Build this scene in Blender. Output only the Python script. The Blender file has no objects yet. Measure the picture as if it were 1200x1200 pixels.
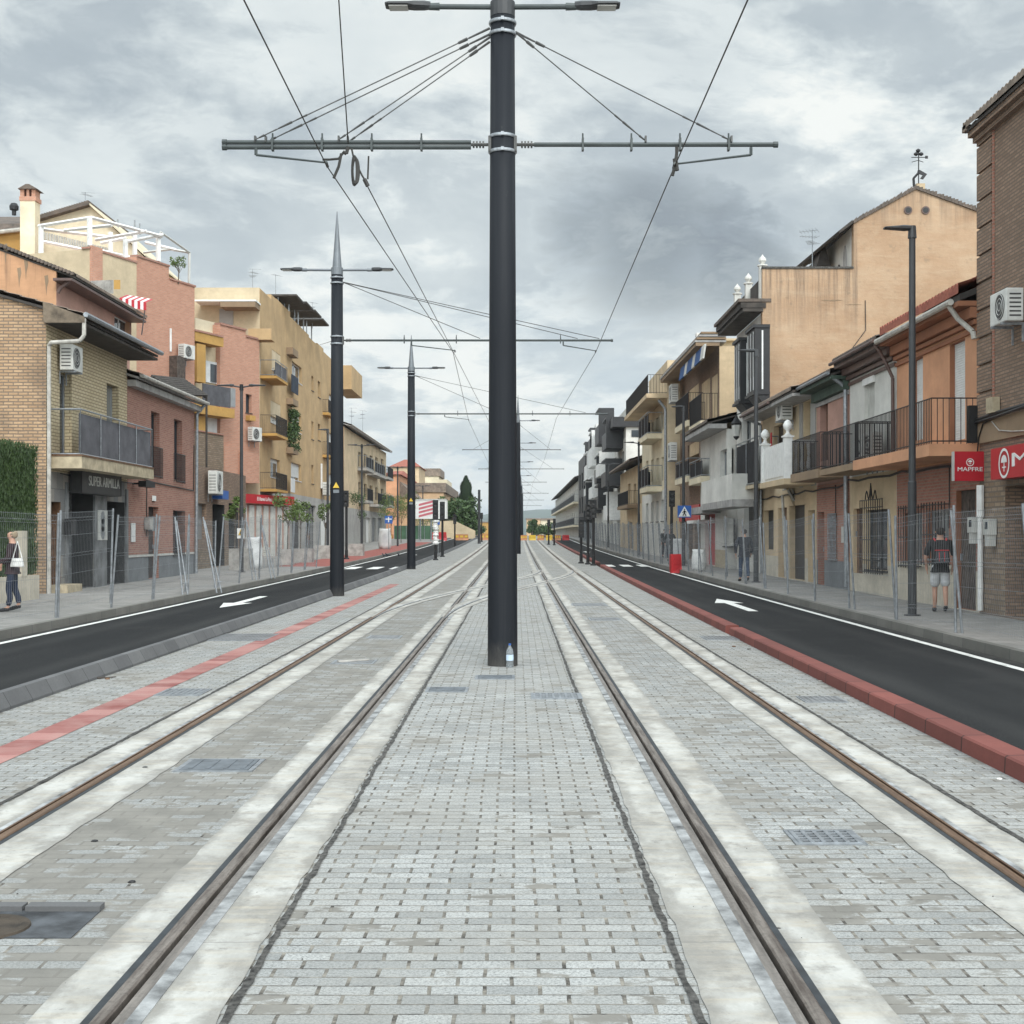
import bpy, bmesh, math, random
from mathutils import Vector, Matrix
random.seed(11)
R = random.random
def U(a, b): return random.uniform(a, b)
S = bpy.context.scene
COL = S.collection
CX, HY, FL, H = 605.0, 627.0, 1600.0, 1.75      # photo geometry: vanishing point, focal length (px of 1200), eye height

def zg(y):                                       # the street climbs gently away from the eye
    if y < 0: return 0.0
    if y < 150: return 4.4e-5*y*y
    return .99 + .6*(1-math.exp(-(y-150)*.0132/.6))
def V(px, py, Y): return Vector(((px-CX)/FL*Y, Y, H+(HY-py)/FL*Y))
def G(px, py, zo=0.0):                           # where a ground point seen at (px,py) lies
    a, b = 1.0, 900.0
    for _ in range(60):
        m = (a+b)/2
        if (py-HY)/FL*m < H-zo-zg(m): a = m
        else: b = m
    return Vector(((px-CX)/FL*a, a, zg(a)+zo))

# ------------------------------------------------------------------ node helpers
def newmat(name):
    m = bpy.data.materials.new(name); m.use_nodes = True
    nt = m.node_tree; b = nt.nodes['Principled BSDF']
    return m, nt, b
def N(nt, t, props=None, **ins):
    n = nt.nodes.new(t)
    for k, v in (props or {}).items(): setattr(n, k, v)
    for k, v in ins.items():
        key = k.replace('_', ' ')
        s = n.inputs[int(k[1:])] if k[0] == 'i' and k[1:].isdigit() else n.inputs[key]
        if hasattr(v, 'is_output'): nt.links.new(v, s)
        else: s.default_value = v
    return n
def c4(c): return (c[0], c[1], c[2], 1)
def mix(nt, f, a, b, mode='MIX'):
    n = nt.nodes.new('ShaderNodeMix'); n.data_type = 'RGBA'; n.blend_type = mode
    for s, v in ((n.inputs[0], f), (n.inputs[6], a), (n.inputs[7], b)):
        if hasattr(v, 'is_output'): nt.links.new(v, s)
        else: s.default_value = c4(v) if isinstance(v, tuple) and len(v) == 3 else v
    return n.outputs[2]
def mth(nt, op, a, b=0.0, c=0.0, clamp=False):
    n = nt.nodes.new('ShaderNodeMath'); n.operation = op; n.use_clamp = clamp
    for s, v in zip(n.inputs, (a, b, c)):
        if hasattr(v, 'is_output'): nt.links.new(v, s)
        else: s.default_value = v
    return n.outputs[0]
def ramp(nt, f, lo, hi, a=0.0, b=1.0):
    n = N(nt, 'ShaderNodeMapRange', {'clamp': True}, Value=f)
    n.inputs[1].default_value = lo; n.inputs[2].default_value = hi
    n.inputs[3].default_value = a; n.inputs[4].default_value = b
    return n.outputs[0]
def uvn(nt): return N(nt, 'ShaderNodeTexCoord').outputs['UV']
def geo(nt): return N(nt, 'ShaderNodeNewGeometry').outputs['Position']
def noise(nt, vec, sc, det=4, rough=.6):
    return N(nt, 'ShaderNodeTexNoise', None, Vector=vec, Scale=sc, Detail=det, Roughness=rough).outputs[0]
def scaled(nt, vec, sx, sy, sz):
    return N(nt, 'ShaderNodeVectorMath', {'operation': 'MULTIPLY'}, i0=vec, i1=(sx, sy, sz)).outputs[0]
def bump(nt, b, h, st=.3, dist=.01):
    n = N(nt, 'ShaderNodeBump', None, Height=h, Strength=st, Distance=dist)
    nt.links.new(n.outputs[0], b.inputs['Normal'])

def plain(name, col, rough=.6, metal=0.0, var=.12, sc=6.0, bmp=.0):
    m, nt, b = newmat(name)
    p = geo(nt)
    f = noise(nt, p, sc, 5)
    d = tuple(x*(1-var*1.6) for x in col); e = tuple(min(1, x*(1+var*1.2)) for x in col)
    nt.links.new(mix(nt, ramp(nt, f, .3, .7), d, e), b.inputs['Base Color'])
    b.inputs['Roughness'].default_value = rough; b.inputs['Metallic'].default_value = metal
    if bmp: bump(nt, b, noise(nt, p, sc*12, 4), bmp, .01)
    return m
def plaster(name, col, stain=(.12, .10, .08), amt=.35, sc=1.0, streak=.3):
    m, nt, b = newmat(name)
    uv = uvn(nt)
    f1 = noise(nt, uv, .55*sc, 6, .65); f2 = noise(nt, uv, 5*sc, 5)
    c = mix(nt, ramp(nt, f1, .38, .68), tuple(x*.8 for x in col), tuple(min(1, x*1.12) for x in col))
    c = mix(nt, ramp(nt, f2, .45, .75, 0, .35), c, tuple(x*.72 for x in col))
    st = noise(nt, scaled(nt, uv, 2.2*sc, .12*sc, 1), 1.5, 5, .7)
    c = mix(nt, ramp(nt, st, .55, .8, 0, streak), c, stain)
    b1 = noise(nt, scaled(nt, uv, .5, 3.0, 1), 1.2*sc, 6, .7)
    c = mix(nt, ramp(nt, b1, .5, .75, 0, amt), c, tuple(x*.62 for x in col))
    nt.links.new(c, b.inputs['Base Color']); b.inputs['Roughness'].default_value = .9
    bump(nt, b, noise(nt, uv, 26, 5), .25, .01)
    return m
def brick(name, c1, c2, mortar, bw=.24, bh=.062, ms=.010, dirt=.35, bst=.6, stain=(.06, .05, .045)):
    m, nt, b = newmat(name)
    uv = uvn(nt)
    wob = noise(nt, uv, 3.0, 2)
    uv2 = N(nt, 'ShaderNodeVectorMath', {'operation': 'MULTIPLY_ADD'}, i0=N(nt, 'ShaderNodeCombineXYZ', None, X=wob, Y=wob).outputs[0], i1=(.012, .012, 0), i2=uv).outputs[0]
    t = N(nt, 'ShaderNodeTexBrick', {'offset': .5}, Vector=uv2, Color1=c4(c1), Color2=c4(c2), Mortar=c4(mortar), Scale=1.0,
          Mortar_Size=ms, Mortar_Smooth=.25, Bias=-.1, Brick_Width=bw, Row_Height=bh)
    f = noise(nt, uv, .7, 6, .65)
    c = mix(nt, ramp(nt, f, .45, .75, 0, dirt), t.outputs[0], stain)
    g = noise(nt, uv, 22, 4)
    c = mix(nt, ramp(nt, g, .35, .7, .0, .35), c, tuple(x*.55 for x in c1))
    nt.links.new(c, b.inputs['Base Color']); b.inputs['Roughness'].default_value = .88
    h = mth(nt, 'MULTIPLY_ADD', t.outputs[1], -1.0, mth(nt, 'MULTIPLY', g, .4))
    bump(nt, b, h, bst, .012)
    return m
M = {}
# ------------------------------------------------------------------ mesh builder
ORG = {}
class Fr:                                        # a vertical facade frame: u along the wall, d outwards, z up
    def __init__(s, x, y, ux, uy, side):
        s.o = Vector((x, y)); s.u = Vector((ux, uy)).normalized()
        s.n = Vector((s.u.y, -s.u.x))*side
    def p(s, u, z, d=0.0):
        q = s.o + s.u*u + s.n*d
        return Vector((q.x, q.y, z))
    def hit(s, px, py, d=0.0):
        rx, ry = (px-CX)/FL, 1.0
        o = s.o + s.n*d
        det = rx*(-s.u.y) - ry*(-s.u.x)
        t = (o.x*(-s.u.y) - o.y*(-s.u.x))/det
        q = Vector((rx*t, t)) - o
        return q.dot(s.u), H+(HY-py)/FL*t
    def hu(s, px, d=0.0): return s.hit(px, 600, d)[0]
    def hz(s, px, py, d=0.0): return s.hit(px, py, d)[1]
    def Y(s, u): return s.o.y + s.u.y*u
def street(x, side): return Fr(x, 0, 0, 1, side)  # side=-1: right-hand houses look left; +1: left-hand houses look right
def facing(y): return Fr(0, y, 1, 0, 1)           # walls square to the street that face the eye
class MB:
    def __init__(s): s.v = []; s.f = []; s.m = []; s.c = 0
    def add(s, vs, fs, m=None):
        o = len(s.v); s.v += [tuple(x) for x in vs]
        for f in fs: s.f.append(tuple(i+o for i in f)); s.m.append(s.c if m is None else m)
        return s
    def poly(s, pts, m=None): return s.add(pts, [tuple(range(len(pts)))], m)
    def hexa(s, P, m=None): return s.add(P, [(0,3,2,1),(4,5,6,7),(0,1,5,4),(1,2,6,5),(2,3,7,6),(3,0,4,7)], m)
    def box(s, x0, x1, y0, y1, z0, z1, m=None):
        return s.hexa([(x0,y0,z0),(x1,y0,z0),(x1,y1,z0),(x0,y1,z0),(x0,y0,z1),(x1,y0,z1),(x1,y1,z1),(x0,y1,z1)], m)
    def fbox(s, F, u0, u1, z0, z1, d0, d1, m=None):
        return s.hexa([F.p(u0,z0,d0),F.p(u1,z0,d0),F.p(u1,z0,d1),F.p(u0,z0,d1),F.p(u0,z1,d0),F.p(u1,z1,d0),F.p(u1,z1,d1),F.p(u0,z1,d1)], m)
    def tube(s, a, b, r, r2=None, n=8, m=None):
        a = Vector(a); b = Vector(b); r2 = r if r2 is None else r2
        d = (b-a)
        if d.length < 1e-6: return s
        d.normalize()
        x = d.cross(Vector((0,0,1)) if abs(d.z) < .9 else Vector((1,0,0))).normalized(); y = d.cross(x)
        vs = []
        for c, rr in ((a, r), (b, r2)):
            for i in range(n):
                t = 2*math.pi*i/n; vs.append(c + (x*math.cos(t)+y*math.sin(t))*rr)
        fs = [(i, (i+1) % n, n+(i+1) % n, n+i) for i in range(n)] + [tuple(range(n-1, -1, -1)), tuple(range(n, 2*n))]
        return s.add(vs, fs, m)
    def path(s, pts, r, n=6, m=None):
        for a, b in zip(pts, pts[1:]): s.tube(a, b, r, None, n, m)
        return s
    def lathe(s, c, prof, n=16, m=None, axis=None):
        c = Vector(c); vs = []; fs = []
        for (r, z) in prof:
            for i in range(n):
                t = 2*math.pi*i/n
                vs.append(c+Vector((r*math.cos(t), r*math.sin(t), z)))
        for k in range(len(prof)-1):
            for i in range(n):
                j = (i+1) % n; fs.append((k*n+i, k*n+j, (k+1)*n+j, (k+1)*n+i))
        fs.append(tuple(range(n-1, -1, -1))); fs.append(tuple(range((len(prof)-1)*n, len(prof)*n)))
        return s.add(vs, fs, m)
    def extr(s, pts, vec, m=None):                # closed prism from a planar polygon
        n = len(pts); vec = Vector(vec); P = [Vector(p) for p in pts]
        vs = P+[p+vec for p in P]
        fs = [tuple(range(n-1, -1, -1)), tuple(range(n, 2*n))]+[(i, (i+1) % n, n+(i+1) % n, n+i) for i in range(n)]
        return s.add(vs, fs, m)
    def build(s, name, mats, parent=None, smooth=False, origin=None, recalc=True):
        me = bpy.data.meshes.new(name)
        off = ORG.get(parent, Vector((0,0,0))) if parent is not None else (Vector(origin) if origin is not None else Vector((0,0,0)))
        me.from_pydata([(v[0]-off.x, v[1]-off.y, v[2]-off.z) for v in s.v], [], s.f)
        if not isinstance(mats, (list, tuple)): mats = [mats]
        for m in mats: me.materials.append(m)
        me.polygons.foreach_set('material_index', s.m)
        if recalc:
            bm = bmesh.new(); bm.from_mesh(me); bmesh.ops.recalc_face_normals(bm, faces=bm.faces[:]); bm.to_mesh(me); bm.free()
        if smooth: me.polygons.foreach_set('use_smooth', [True]*len(me.polygons))
        uv = me.uv_layers.new(name='UVMap').data
        for p in me.polygons:
            n = p.normal
            if abs(n.z) > .75:
                for li in p.loop_indices:
                    c = me.vertices[me.loops[li].vertex_index].co; uv[li].uv = (c.x+off.x, c.y+off.y)
            else:
                l = math.hypot(n.x, n.y) or 1; tx, ty = -n.y/l, n.x/l
                if abs(tx) > abs(ty):
                    if tx < 0: tx, ty = -tx, -ty
                elif ty < 0: tx, ty = -tx, -ty
                for li in p.loop_indices:
                    c = me.vertices[me.loops[li].vertex_index].co
                    uv[li].uv = ((c.x+off.x)*tx+(c.y+off.y)*ty, c.z+off.z)
        o = bpy.data.objects.new(name, me); COL.objects.link(o)
        if parent is not None: o.parent = parent; ORG[o] = off
        else: o.location = off; ORG[o] = off
        return o
def _each(s, name, mats, parent=None, **k):       # one object per connected piece
    par = list(range(len(s.v)))
    def fd(i):
        while par[i] != i: par[i] = par[par[i]]; i = par[i]
        return i
    for f in s.f:
        for i in f[1:]: par[fd(i)] = fd(f[0])
    grp = {}
    for f, m in zip(s.f, s.m): grp.setdefault(fd(f[0]), []).append((f, m))
    out = []
    for fs in grp.values():
        mb = MB(); idx = {}
        for f, m in fs:
            for i in f:
                if i not in idx: idx[i] = len(mb.v); mb.v.append(s.v[i])
            mb.f.append(tuple(idx[i] for i in f)); mb.m.append(m)
        out.append(mb.build(name, mats, parent, **k))
    return out
MB.each = _each
def tag(o, label=None, cat=None, group=None, kind=None):
    if label: o['label'] = label
    if cat: o['category'] = cat
    if group: o['group'] = group
    if kind: o['kind'] = kind
    return o
def thing(name, label, cat, loc=(0,0,0), group=None):
    o = bpy.data.objects.new(name, None); COL.objects.link(o); o.empty_display_size = .2
    o.location = loc; ORG[o] = Vector(loc)
    return tag(o, label, cat, group)
def copy_tree(o, parent=None):
    c = o.copy(); COL.objects.link(c)
    if parent is not None: c.parent = parent
    for ch in list(o.children): copy_tree(ch, c)
    return c
def dup(o, loc, rz=0.0, label=None, group=None, sc=None):
    c = copy_tree(o); c.location = loc; c.rotation_euler = (0, 0, rz)
    if sc: c.scale = sc
    if label: c['label'] = label
    if group: c['group'] = group
    return c
def text(name, body, F, u, z, h, d, mat, parent, width=None, ext=.012):
    cu = bpy.data.curves.new(name, 'FONT'); cu.body = body; cu.size = 1; cu.extrude = 0
    to = bpy.data.objects.new('t', cu); COL.objects.link(to)
    bpy.context.view_layer.update()
    me0 = bpy.data.meshes.new_from_object(to.evaluated_get(bpy.context.evaluated_depsgraph_get()))
    bpy.data.objects.remove(to)
    xs = [v.co.x for v in me0.vertices]; ys = [v.co.y for v in me0.vertices]
    sy = h/(max(ys)-min(ys)); sx = sy if width is None else width/(max(xs)-min(xs))
    sg = 1 if F.n.cross(F.u) < 0 else -1
    # reading direction: seen from outside, left to right
    rd = -1 if (F.n.x*F.u.y - F.n.y*F.u.x) < 0 else 1
    mb = MB()
    vs = []
    for dd in (d, d+ext):
        for v in me0.vertices:
            vs.append(F.p(u+rd*(v.co.x-min(xs))*sx, z+(v.co.y-min(ys))*sy, dd))
    n = len(me0.vertices)
    fs = [tuple(i+n for i in p.vertices) for p in me0.polygons]
    edges = {}
    for p in me0.polygons:
        k = list(p.vertices)
        for a, b in zip(k, k[1:]+k[:1]): edges[(min(a,b), max(a,b))] = edges.get((min(a,b), max(a,b)), 0)+1
    fs += [(a, b, b+n, a+n) for (a, b), q in edges.items() if q == 1]
    mb.add(vs, fs)
    bpy.data.meshes.remove(me0)
    return mb.build(name, mat, parent)
SKYK, SUNE, EXPO = 1.0, 1.5, 0.15
# ------------------------------------------------------------------ materials
M['pole'] = plain('dark_paint', (.0125, .0145, .019), .62, 0, .25, 2.5); M['pole'].node_tree.nodes['Principled BSDF'].inputs['Specular IOR Level'].default_value = .22
def mastpaint():
    m = M['pole']; nt = m.node_tree; b = nt.nodes['Principled BSDF']; p = geo(nt)
    st = noise(nt, scaled(nt, p, 14, 14, .25), 1.0, 6, .7); sc = noise(nt, scaled(nt, p, 9, 9, 3), 2.0, 7, .75); z = N(nt, 'ShaderNodeSeparateXYZ', None, Vector=p).outputs[2]
    c = mix(nt, ramp(nt, st, .50, .72, 0, .5), (.011, .013, .017), (.026, .028, .032)); c = mix(nt, ramp(nt, sc, .66, .74, 0, .7), c, (.07, .07, .07))
    base = mth(nt, 'MULTIPLY', ramp(nt, mth(nt, 'MULTIPLY_ADD', sc, -.5, z), .10, -.2), .35); c = mix(nt, base, c, (.13, .12, .105))
    nt.links.new(c, b.inputs['Base Color'])
mastpaint()
M['lamppost'] = plain('anthracite_paint', (.035, .037, .040), .5, 0, .15, 4)
M['galv'] = plain('galvanised_steel', (.30, .32, .34), .45, .6, .2, 12)
M['pitdark'] = plain('shaded_pit_slate', (.06, .065, .072), .8, 0, .5, 5, .3)  # dark tone carries the shade of the pit
M['fence'] = plain('fence_steel', (.23, .245, .26), .5, .25, .2, 9)
M['spire'] = plain('grey_spire', (.16, .175, .19), .4, .3, .1, 3)
M['armg'] = plain('grey_green_arm', (.05, .06, .06), .45, .2, .15, 4)
M['wire'] = plain('cable', (.035, .033, .03), .5, .3, .1, 10)
M['black'] = plain('black', (.008, .008, .009), .5, 0, .1, 5)
M['blackmetal'] = plain('black_metal', (.014, .014, .016), .5, .1, .15, 8)
M['white'] = plain('white_paint', (.72, .72, .70), .6, 0, .08, 5)
M['pvc'] = plain('white_pvc', (.62, .63, .63), .5, 0, .1, 3)
M['frameg'] = plain('aluminium_frame', (.35, .36, .37), .4, .5, .1, 3)
M['shut'] = plain('grey_roller', (.19, .195, .20), .55, .1, .2, 3)
M['shutl'] = plain('light_roller', (.50, .50, .47), .6, 0, .12, 3)
M['shutw'] = plain('white_roller', (.66, .67, .66), .6, 0, .08, 3)
M['wood'] = plain('brown_wood', (.13, .065, .03), .6, 0, .35, 7)
M['oldwood'] = plain('old_dark_wood', (.075, .058, .048), .8, 0, .4, 6)
M['pink'] = plain('bitumen', (.02, .02, .02), .9, 0, .4, 20)
M['gutter'] = plain('pale_gutter', (.42, .40, .36), .6, 0, .2, 5)
M['brownpipe'] = plain('brown_metal', (.10, .06, .05), .5, 0, .2, 5)
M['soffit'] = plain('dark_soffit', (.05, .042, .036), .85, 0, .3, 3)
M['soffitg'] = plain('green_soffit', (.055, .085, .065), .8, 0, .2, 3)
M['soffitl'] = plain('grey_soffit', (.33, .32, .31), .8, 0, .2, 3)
M['slab'] = plain('buff_slab', (.42, .35, .24), .8, 0, .2, 4)
M['concrete'] = plain('cast_concrete', (.36, .345, .32), .9, 0, .25, 3, .2)
M['greytile'] = plain('grey_cladding', (.15, .155, .16), .5, 0, .4, 1.8, .05)
M['redsign'] = plain('red_sign', (.42, .012, .022), .4, 0, .06, 2)
M['bluesign'] = plain('blue_sign', (.02, .10, .36), .4, 0, .06, 2)
M['darksign'] = plain('dark_sign', (.028, .028, .028), .5, 0, .2, 4)
M['yellow'] = plain('yellow', (.60, .40, .04), .5, 0, .06, 2)
M['redpl'] = plain('red_plastic', (.45, .02, .025), .5, 0, .12, 4)
M['orangepl'] = plain('orange_plastic', (.42, .17, .06), .5, 0, .12, 2)
M['ac'] = plain('ac_casing', (.60, .60, .57), .5, 0, .1, 4)
M['acgrill'] = plain('ac_grille', (.06, .06, .06), .6, 0, .2, 9)
M['tile'] = None
M['darkcloth'] = plain('dark_blue_cloth', (.02, .03, .05), .9, 0, .3, 3)
M['bluefab'] = plain('blue_fabric', (.025, .08, .22), .8, 0, .15, 4)
M['greyfab'] = plain('grey_screen', (.085, .085, .095), .85, 0, .2, 2)
M['skin'] = plain('skin', (.48, .27, .19), .55, 0, .08, 9)
M['bark'] = plain('bark', (.10, .08, .06), .9, 0, .35, 9, .3)
def glassm(name, col=(.03, .04, .05), r=.08):
    m, nt, b = newmat(name)
    f = noise(nt, geo(nt), .6, 3)
    nt.links.new(mix(nt, f, tuple(x*.6 for x in col), tuple(x*1.5 for x in col)), b.inputs['Base Color'])
    b.inputs['Roughness'].default_value = r; b.inputs['Specular IOR Level'].default_value = .55
    return m
M['glass'] = glassm('window_glass'); M['glassl'] = glassm('curtained_glass', (.16, .17, .17), .12)
def leafm(name, a, b_):
    m, nt, b = newmat(name)
    f = noise(nt, geo(nt), 2.2, 3); g = N(nt, 'ShaderNodeNewGeometry').outputs['Random Per Island']
    c = mix(nt, ramp(nt, f, .3, .7), a, b_)
    c = mix(nt, mth(nt, 'MULTIPLY', g, .5), c, tuple(x*1.5 for x in b_))
    nt.links.new(c, b.inputs['Base Color']); b.inputs['Roughness'].default_value = .65
    return m
M['hedge'] = leafm('hedge_leaf', (.014, .031, .007), (.034, .064, .013))
M['leaf'] = leafm('leaf', (.05, .085, .02), (.10, .15, .035))
M['cypress'] = leafm('cypress_leaf', (.012, .026, .014), (.03, .05, .022))
M['leafd'] = leafm('dark_leaf', (.022, .045, .012), (.05, .09, .024))
# roof tiles: course steps along the slope
def tilem(name, c1, c2, moss=.3):
    m, nt, b = newmat(name)
    p = geo(nt)
    f = noise(nt, p, 3.2, 4); g = noise(nt, p, 14, 4); k = noise(nt, p, .9, 5)
    c = mix(nt, ramp(nt, f, .3, .7), c1, c2)
    c = mix(nt, ramp(nt, g, .5, .7, 0, .5), c, tuple(x*.45 for x in c1))
    c = mix(nt, ramp(nt, k, .5, .7, 0, moss), c, (.06, .055, .045))
    nt.links.new(c, b.inputs['Base Color']); b.inputs['Roughness'].default_value = .9
    bump(nt, b, g, .4, .02)
    return m
M['tile'] = tilem('old_tile', (.16, .12, .095), (.30, .24, .19), .6)
M['tilered'] = tilem('red_tile', (.26, .075, .05), (.36, .12, .075), .15)
M['tiledark'] = tilem('dark_tile', (.085, .07, .06), (.17, .13, .105), .6)
# facades
M['br_tan'] = brick('tan_brick', (.40, .255, .145), (.52, .35, .21), (.20, .155, .115), .26, .085, .016, .75, 1.0)
M['br_buff'] = brick('buff_brick', (.56, .46, .29), (.64, .54, .36), (.24, .19, .12), .30, .092, .013, .12, .8)
M['br_red'] = brick('red_brick', (.30, .128, .09), (.41, .195, .142), (.37, .28, .23), .25, .066, .009, .2, .5)
M['br_salmon'] = brick('salmon_brick', (.47, .225, .148), (.57, .295, .20), (.44, .31, .24), .30, .090, .012, .1, .35, (.30, .15, .11))
M['br_brown'] = brick('brown_brick', (.24, .155, .105), (.36, .24, .165), (.15, .12, .095), .25, .068, .013, .3, 1.0)
M['br_old'] = brick('old_red_brick', (.36, .155, .11), (.46, .215, .155), (.33, .25, .20), .25, .070, .012, .3, .6)
M['br_stone'] = brick('stone_brick', (.22, .155, .10), (.34, .255, .18), (.17, .14, .11), .32, .10, .018, .35, 1.0)
M['tilewall'] = brick('shop_tile', (.17, .175, .18), (.30, .275, .24), (.10, .10, .10), .45, .60, .008, .3, .2)
M['pl_orange'] = plaster('orange_plaster', (.60, .31, .175), amt=.18, streak=.12)
M['pl_old'] = plaster('stained_orange_plaster', (.52, .29, .16), (.05, .042, .035), .4, 1, .75)
M['pl_tan'] = plaster('tan_plaster', (.62, .42, .255), (.20, .15, .10), .55, 1.0, .3)
M['pl_white'] = plaster('white_plaster', (.62, .61, .57), amt=.12, streak=.15)
M['pl_cream'] = plaster('cream_plaster', (.57, .465, .315), (.35, .26, .16), amt=.15, streak=.15)
M['pl_pale'] = plaster('pale_cream_plaster', (.68, .60, .44), (.35, .28, .2), amt=.15, streak=.2)
M['pl_mustard'] = plaster('mustard_plaster', (.475, .325, .17), (.28, .20, .11), amt=.15, streak=.2)
M['pl_ochre'] = plaster('ochre_plaster', (.47, .275, .08), amt=.15, streak=.12)
M['pl_pink'] = plaster('pinkish_plaster', (.46, .27, .215), amt=.45, streak=.2)
M['pl_beige'] = plaster('beige_plaster', (.58, .45, .29), amt=.35, streak=.3)
M['pl_grey'] = plaster('grey_plaster', (.36, .35, .33), amt=.3, streak=.3)
M['pl_brown'] = plaster('brown_plaster', (.27, .19, .12), amt=.3, streak=.3)
M['pl_rust'] = plaster('rust_plaster', (.30, .13, .07), amt=.2, streak=.1)
M['stone_l'] = plaster('pale_stone', (.54, .49, .40), (.2, .18, .15), .4, 3, .1)
M['stone_g'] = plaster('grey_stone', (.17, .18, .19), (.3, .3, .3), .3, 2, .2)
def tan_wall():
    m, nt, b = newmat('weathered_tan_render')
    uv = uvn(nt)
    a = noise(nt, uv, .35, 7, .68); tro = noise(nt, scaled(nt, uv, .55, 2.6, 1), 1.1, 7, .72); f = noise(nt, uv, 9, 6, .7); sp = noise(nt, uv, 2.4, 7, .75)
    c = mix(nt, ramp(nt, a, .36, .66), (.335, .212, .127), (.455, .315, .205))
    c = mix(nt, ramp(nt, tro, .50, .64, 0, .35), c, (.49, .37, .255)); c = mix(nt, ramp(nt, tro, .46, .36, 0, .28), c, (.42, .26, .15)); pt = noise(nt, uv, .9, 6, .7); c = mix(nt, ramp(nt, pt, .5, .62, 0, .4), c, (.46, .34, .23))
    c = mix(nt, ramp(nt, f, .5, .75, 0, .4), c, (.45, .30, .18)); c = mix(nt, ramp(nt, sp, .58, .66, 0, .55), c, (.25, .185, .125))
    sep = N(nt, 'ShaderNodeSeparateXYZ', None, Vector=uv); run = noise(nt, scaled(nt, uv, 2.6, .10, 1), 1.6, 6, .75)
    for (x0, x1, zt, ln) in ((9.3, 13.0, 11.05, 1.9), (13.0, 18.0, 14.6, 1.3)):
        inx = mth(nt, 'MULTIPLY', ramp(nt, sep.outputs[0], x0-.02, x0+.02), ramp(nt, sep.outputs[0], x1+.02, x1-.02))
        k = mth(nt, 'MULTIPLY', inx, ramp(nt, sep.outputs[1], zt-ln, zt, 0, 1)); c = mix(nt, mth(nt, 'MULTIPLY', mth(nt, 'MULTIPLY', k, ramp(nt, run, .44, .62)), .75), c, (.13, .095, .07))
    nt.links.new(c, b.inputs['Base Color']); b.inputs['Roughness'].default_value = .93
    bump(nt, b, mth(nt, 'MULTIPLY_ADD', tro, 1.6, f), .55, .02); return m
M['tanwall'] = tan_wall()
M['black_pan'] = plain('black_panel', (.018, .018, .02), .5, 0, .2, 2)

# ------------------------------------------------------------------ paving materials (u = x, v = y in metres)
def pavers(name, cement=0.0, tone=1.0):
    m, nt, b = newmat(name)
    uv = geo(nt)
    wv = N(nt, 'ShaderNodeTexNoise', None, Vector=uv, Scale=2.3, Detail=3.0).outputs['Color']
    uvw = N(nt, 'ShaderNodeVectorMath', {'operation': 'MULTIPLY_ADD'}, i0=wv, i1=(.03, .016, 0), i2=uv).outputs[0]
    uvw = scaled(nt, uvw, 1, 1.5, 1)
    A = tuple(x*tone for x in (.28, .285, .277)); B = tuple(x*tone for x in (.455, .46, .448))
    t = N(nt, 'ShaderNodeTexBrick', {'offset': .5}, Vector=uvw, Color1=c4((0,0,0)), Color2=c4((1,1,1)), Mortar=c4((.5,.5,.5)), Scale=1.0,
          Mortar_Size=.0088, Mortar_Smooth=.3, Bias=0.0, Brick_Width=.213, Row_Height=.104*1.5)
    rnd = t.outputs[0]; mort = t.outputs[1]
    fine = noise(nt, uv, 75, 5, .85); mid = noise(nt, uv, 18, 4); big = noise(nt, uv, .8, 5, .6)
    c = mix(nt, rnd, A, B)
    c = mix(nt, ramp(nt, fine, .44, .60, 0, .8), c, tuple(x*.52 for x in A))
    c = mix(nt, ramp(nt, mid, .55, .8, 0, .35), c, (.36, .34, .31))
    c = mix(nt, ramp(nt, big, .40, .66, 0, .45), c, (.33, .315, .285)); c = mix(nt, ramp(nt, noise(nt, scaled(nt, uv, 1, .5, 1), 4.5, 6, .7), .58, .68, 0, .5), c, (.24, .225, .20))
    edge = mth(nt, 'ADD', mort, mth(nt, 'MULTIPLY', mth(nt, 'SUBTRACT', noise(nt, uv, 24, 5, .7), .5), 1.5), clamp=True)
    jc = mix(nt, ramp(nt, noise(nt, uv, 9, 5, .7), .38, .62), (.06, .055, .049), (.27, .25, .215))
    c = mix(nt, ramp(nt, edge, .18, .6), c, jc)
    # cement / dust films with the outline of patches and of single stones
    pn = noise(nt, uv, 1.6, 6, .62); sel = mth(nt, 'MULTIPLY_ADD', mth(nt, 'SUBTRACT', rnd, .5), .30, mth(nt, 'MULTIPLY_ADD', mth(nt, 'SUBTRACT', noise(nt, scaled(nt, uv, 3, 9, 1), 2.2, 4, .6), .5), .35, mth(nt, 'ADD', pn, .07)))
    lo = .74 - cement*.40
    film = ramp(nt, mth(nt, 'MULTIPLY_ADD', mid, .12, sel), lo+.06, lo+.12)
    fc = mix(nt, ramp(nt, noise(nt, uv, 3, 5), .3, .7), (.155, .147, .131), (.245, .232, .206))
    c = mix(nt, mth(nt, 'MULTIPLY', film, .92), c, mix(nt, ramp(nt, mort, .2, .8, 0, .55), fc, (.17, .16, .145)))
    nt.links.new(c, b.inputs['Base Color'])
    b.inputs['Roughness'].default_value = .88; b.inputs['Specular IOR Level'].default_value = .25
    h = mth(nt, 'MULTIPLY_ADD', mth(nt, 'MULTIPLY', edge, mth(nt, 'SUBTRACT', 1.0, mth(nt, 'MULTIPLY', film, .75))), -1.0, mth(nt, 'MULTIPLY_ADD', fine, .22, mth(nt, 'MULTIPLY', rnd, .3)))
    bump(nt, b, h, .55, .008)
    return m
M['pave_c'] = pavers('pale_pavers', .06)
M['pave_r'] = pavers('pale_dusty_pavers', .26, .97)
M['pave_l'] = pavers('cement_covered_pavers', .66, .97)
M['pave_s'] = pavers('grey_pavers', .20, .93)
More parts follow.
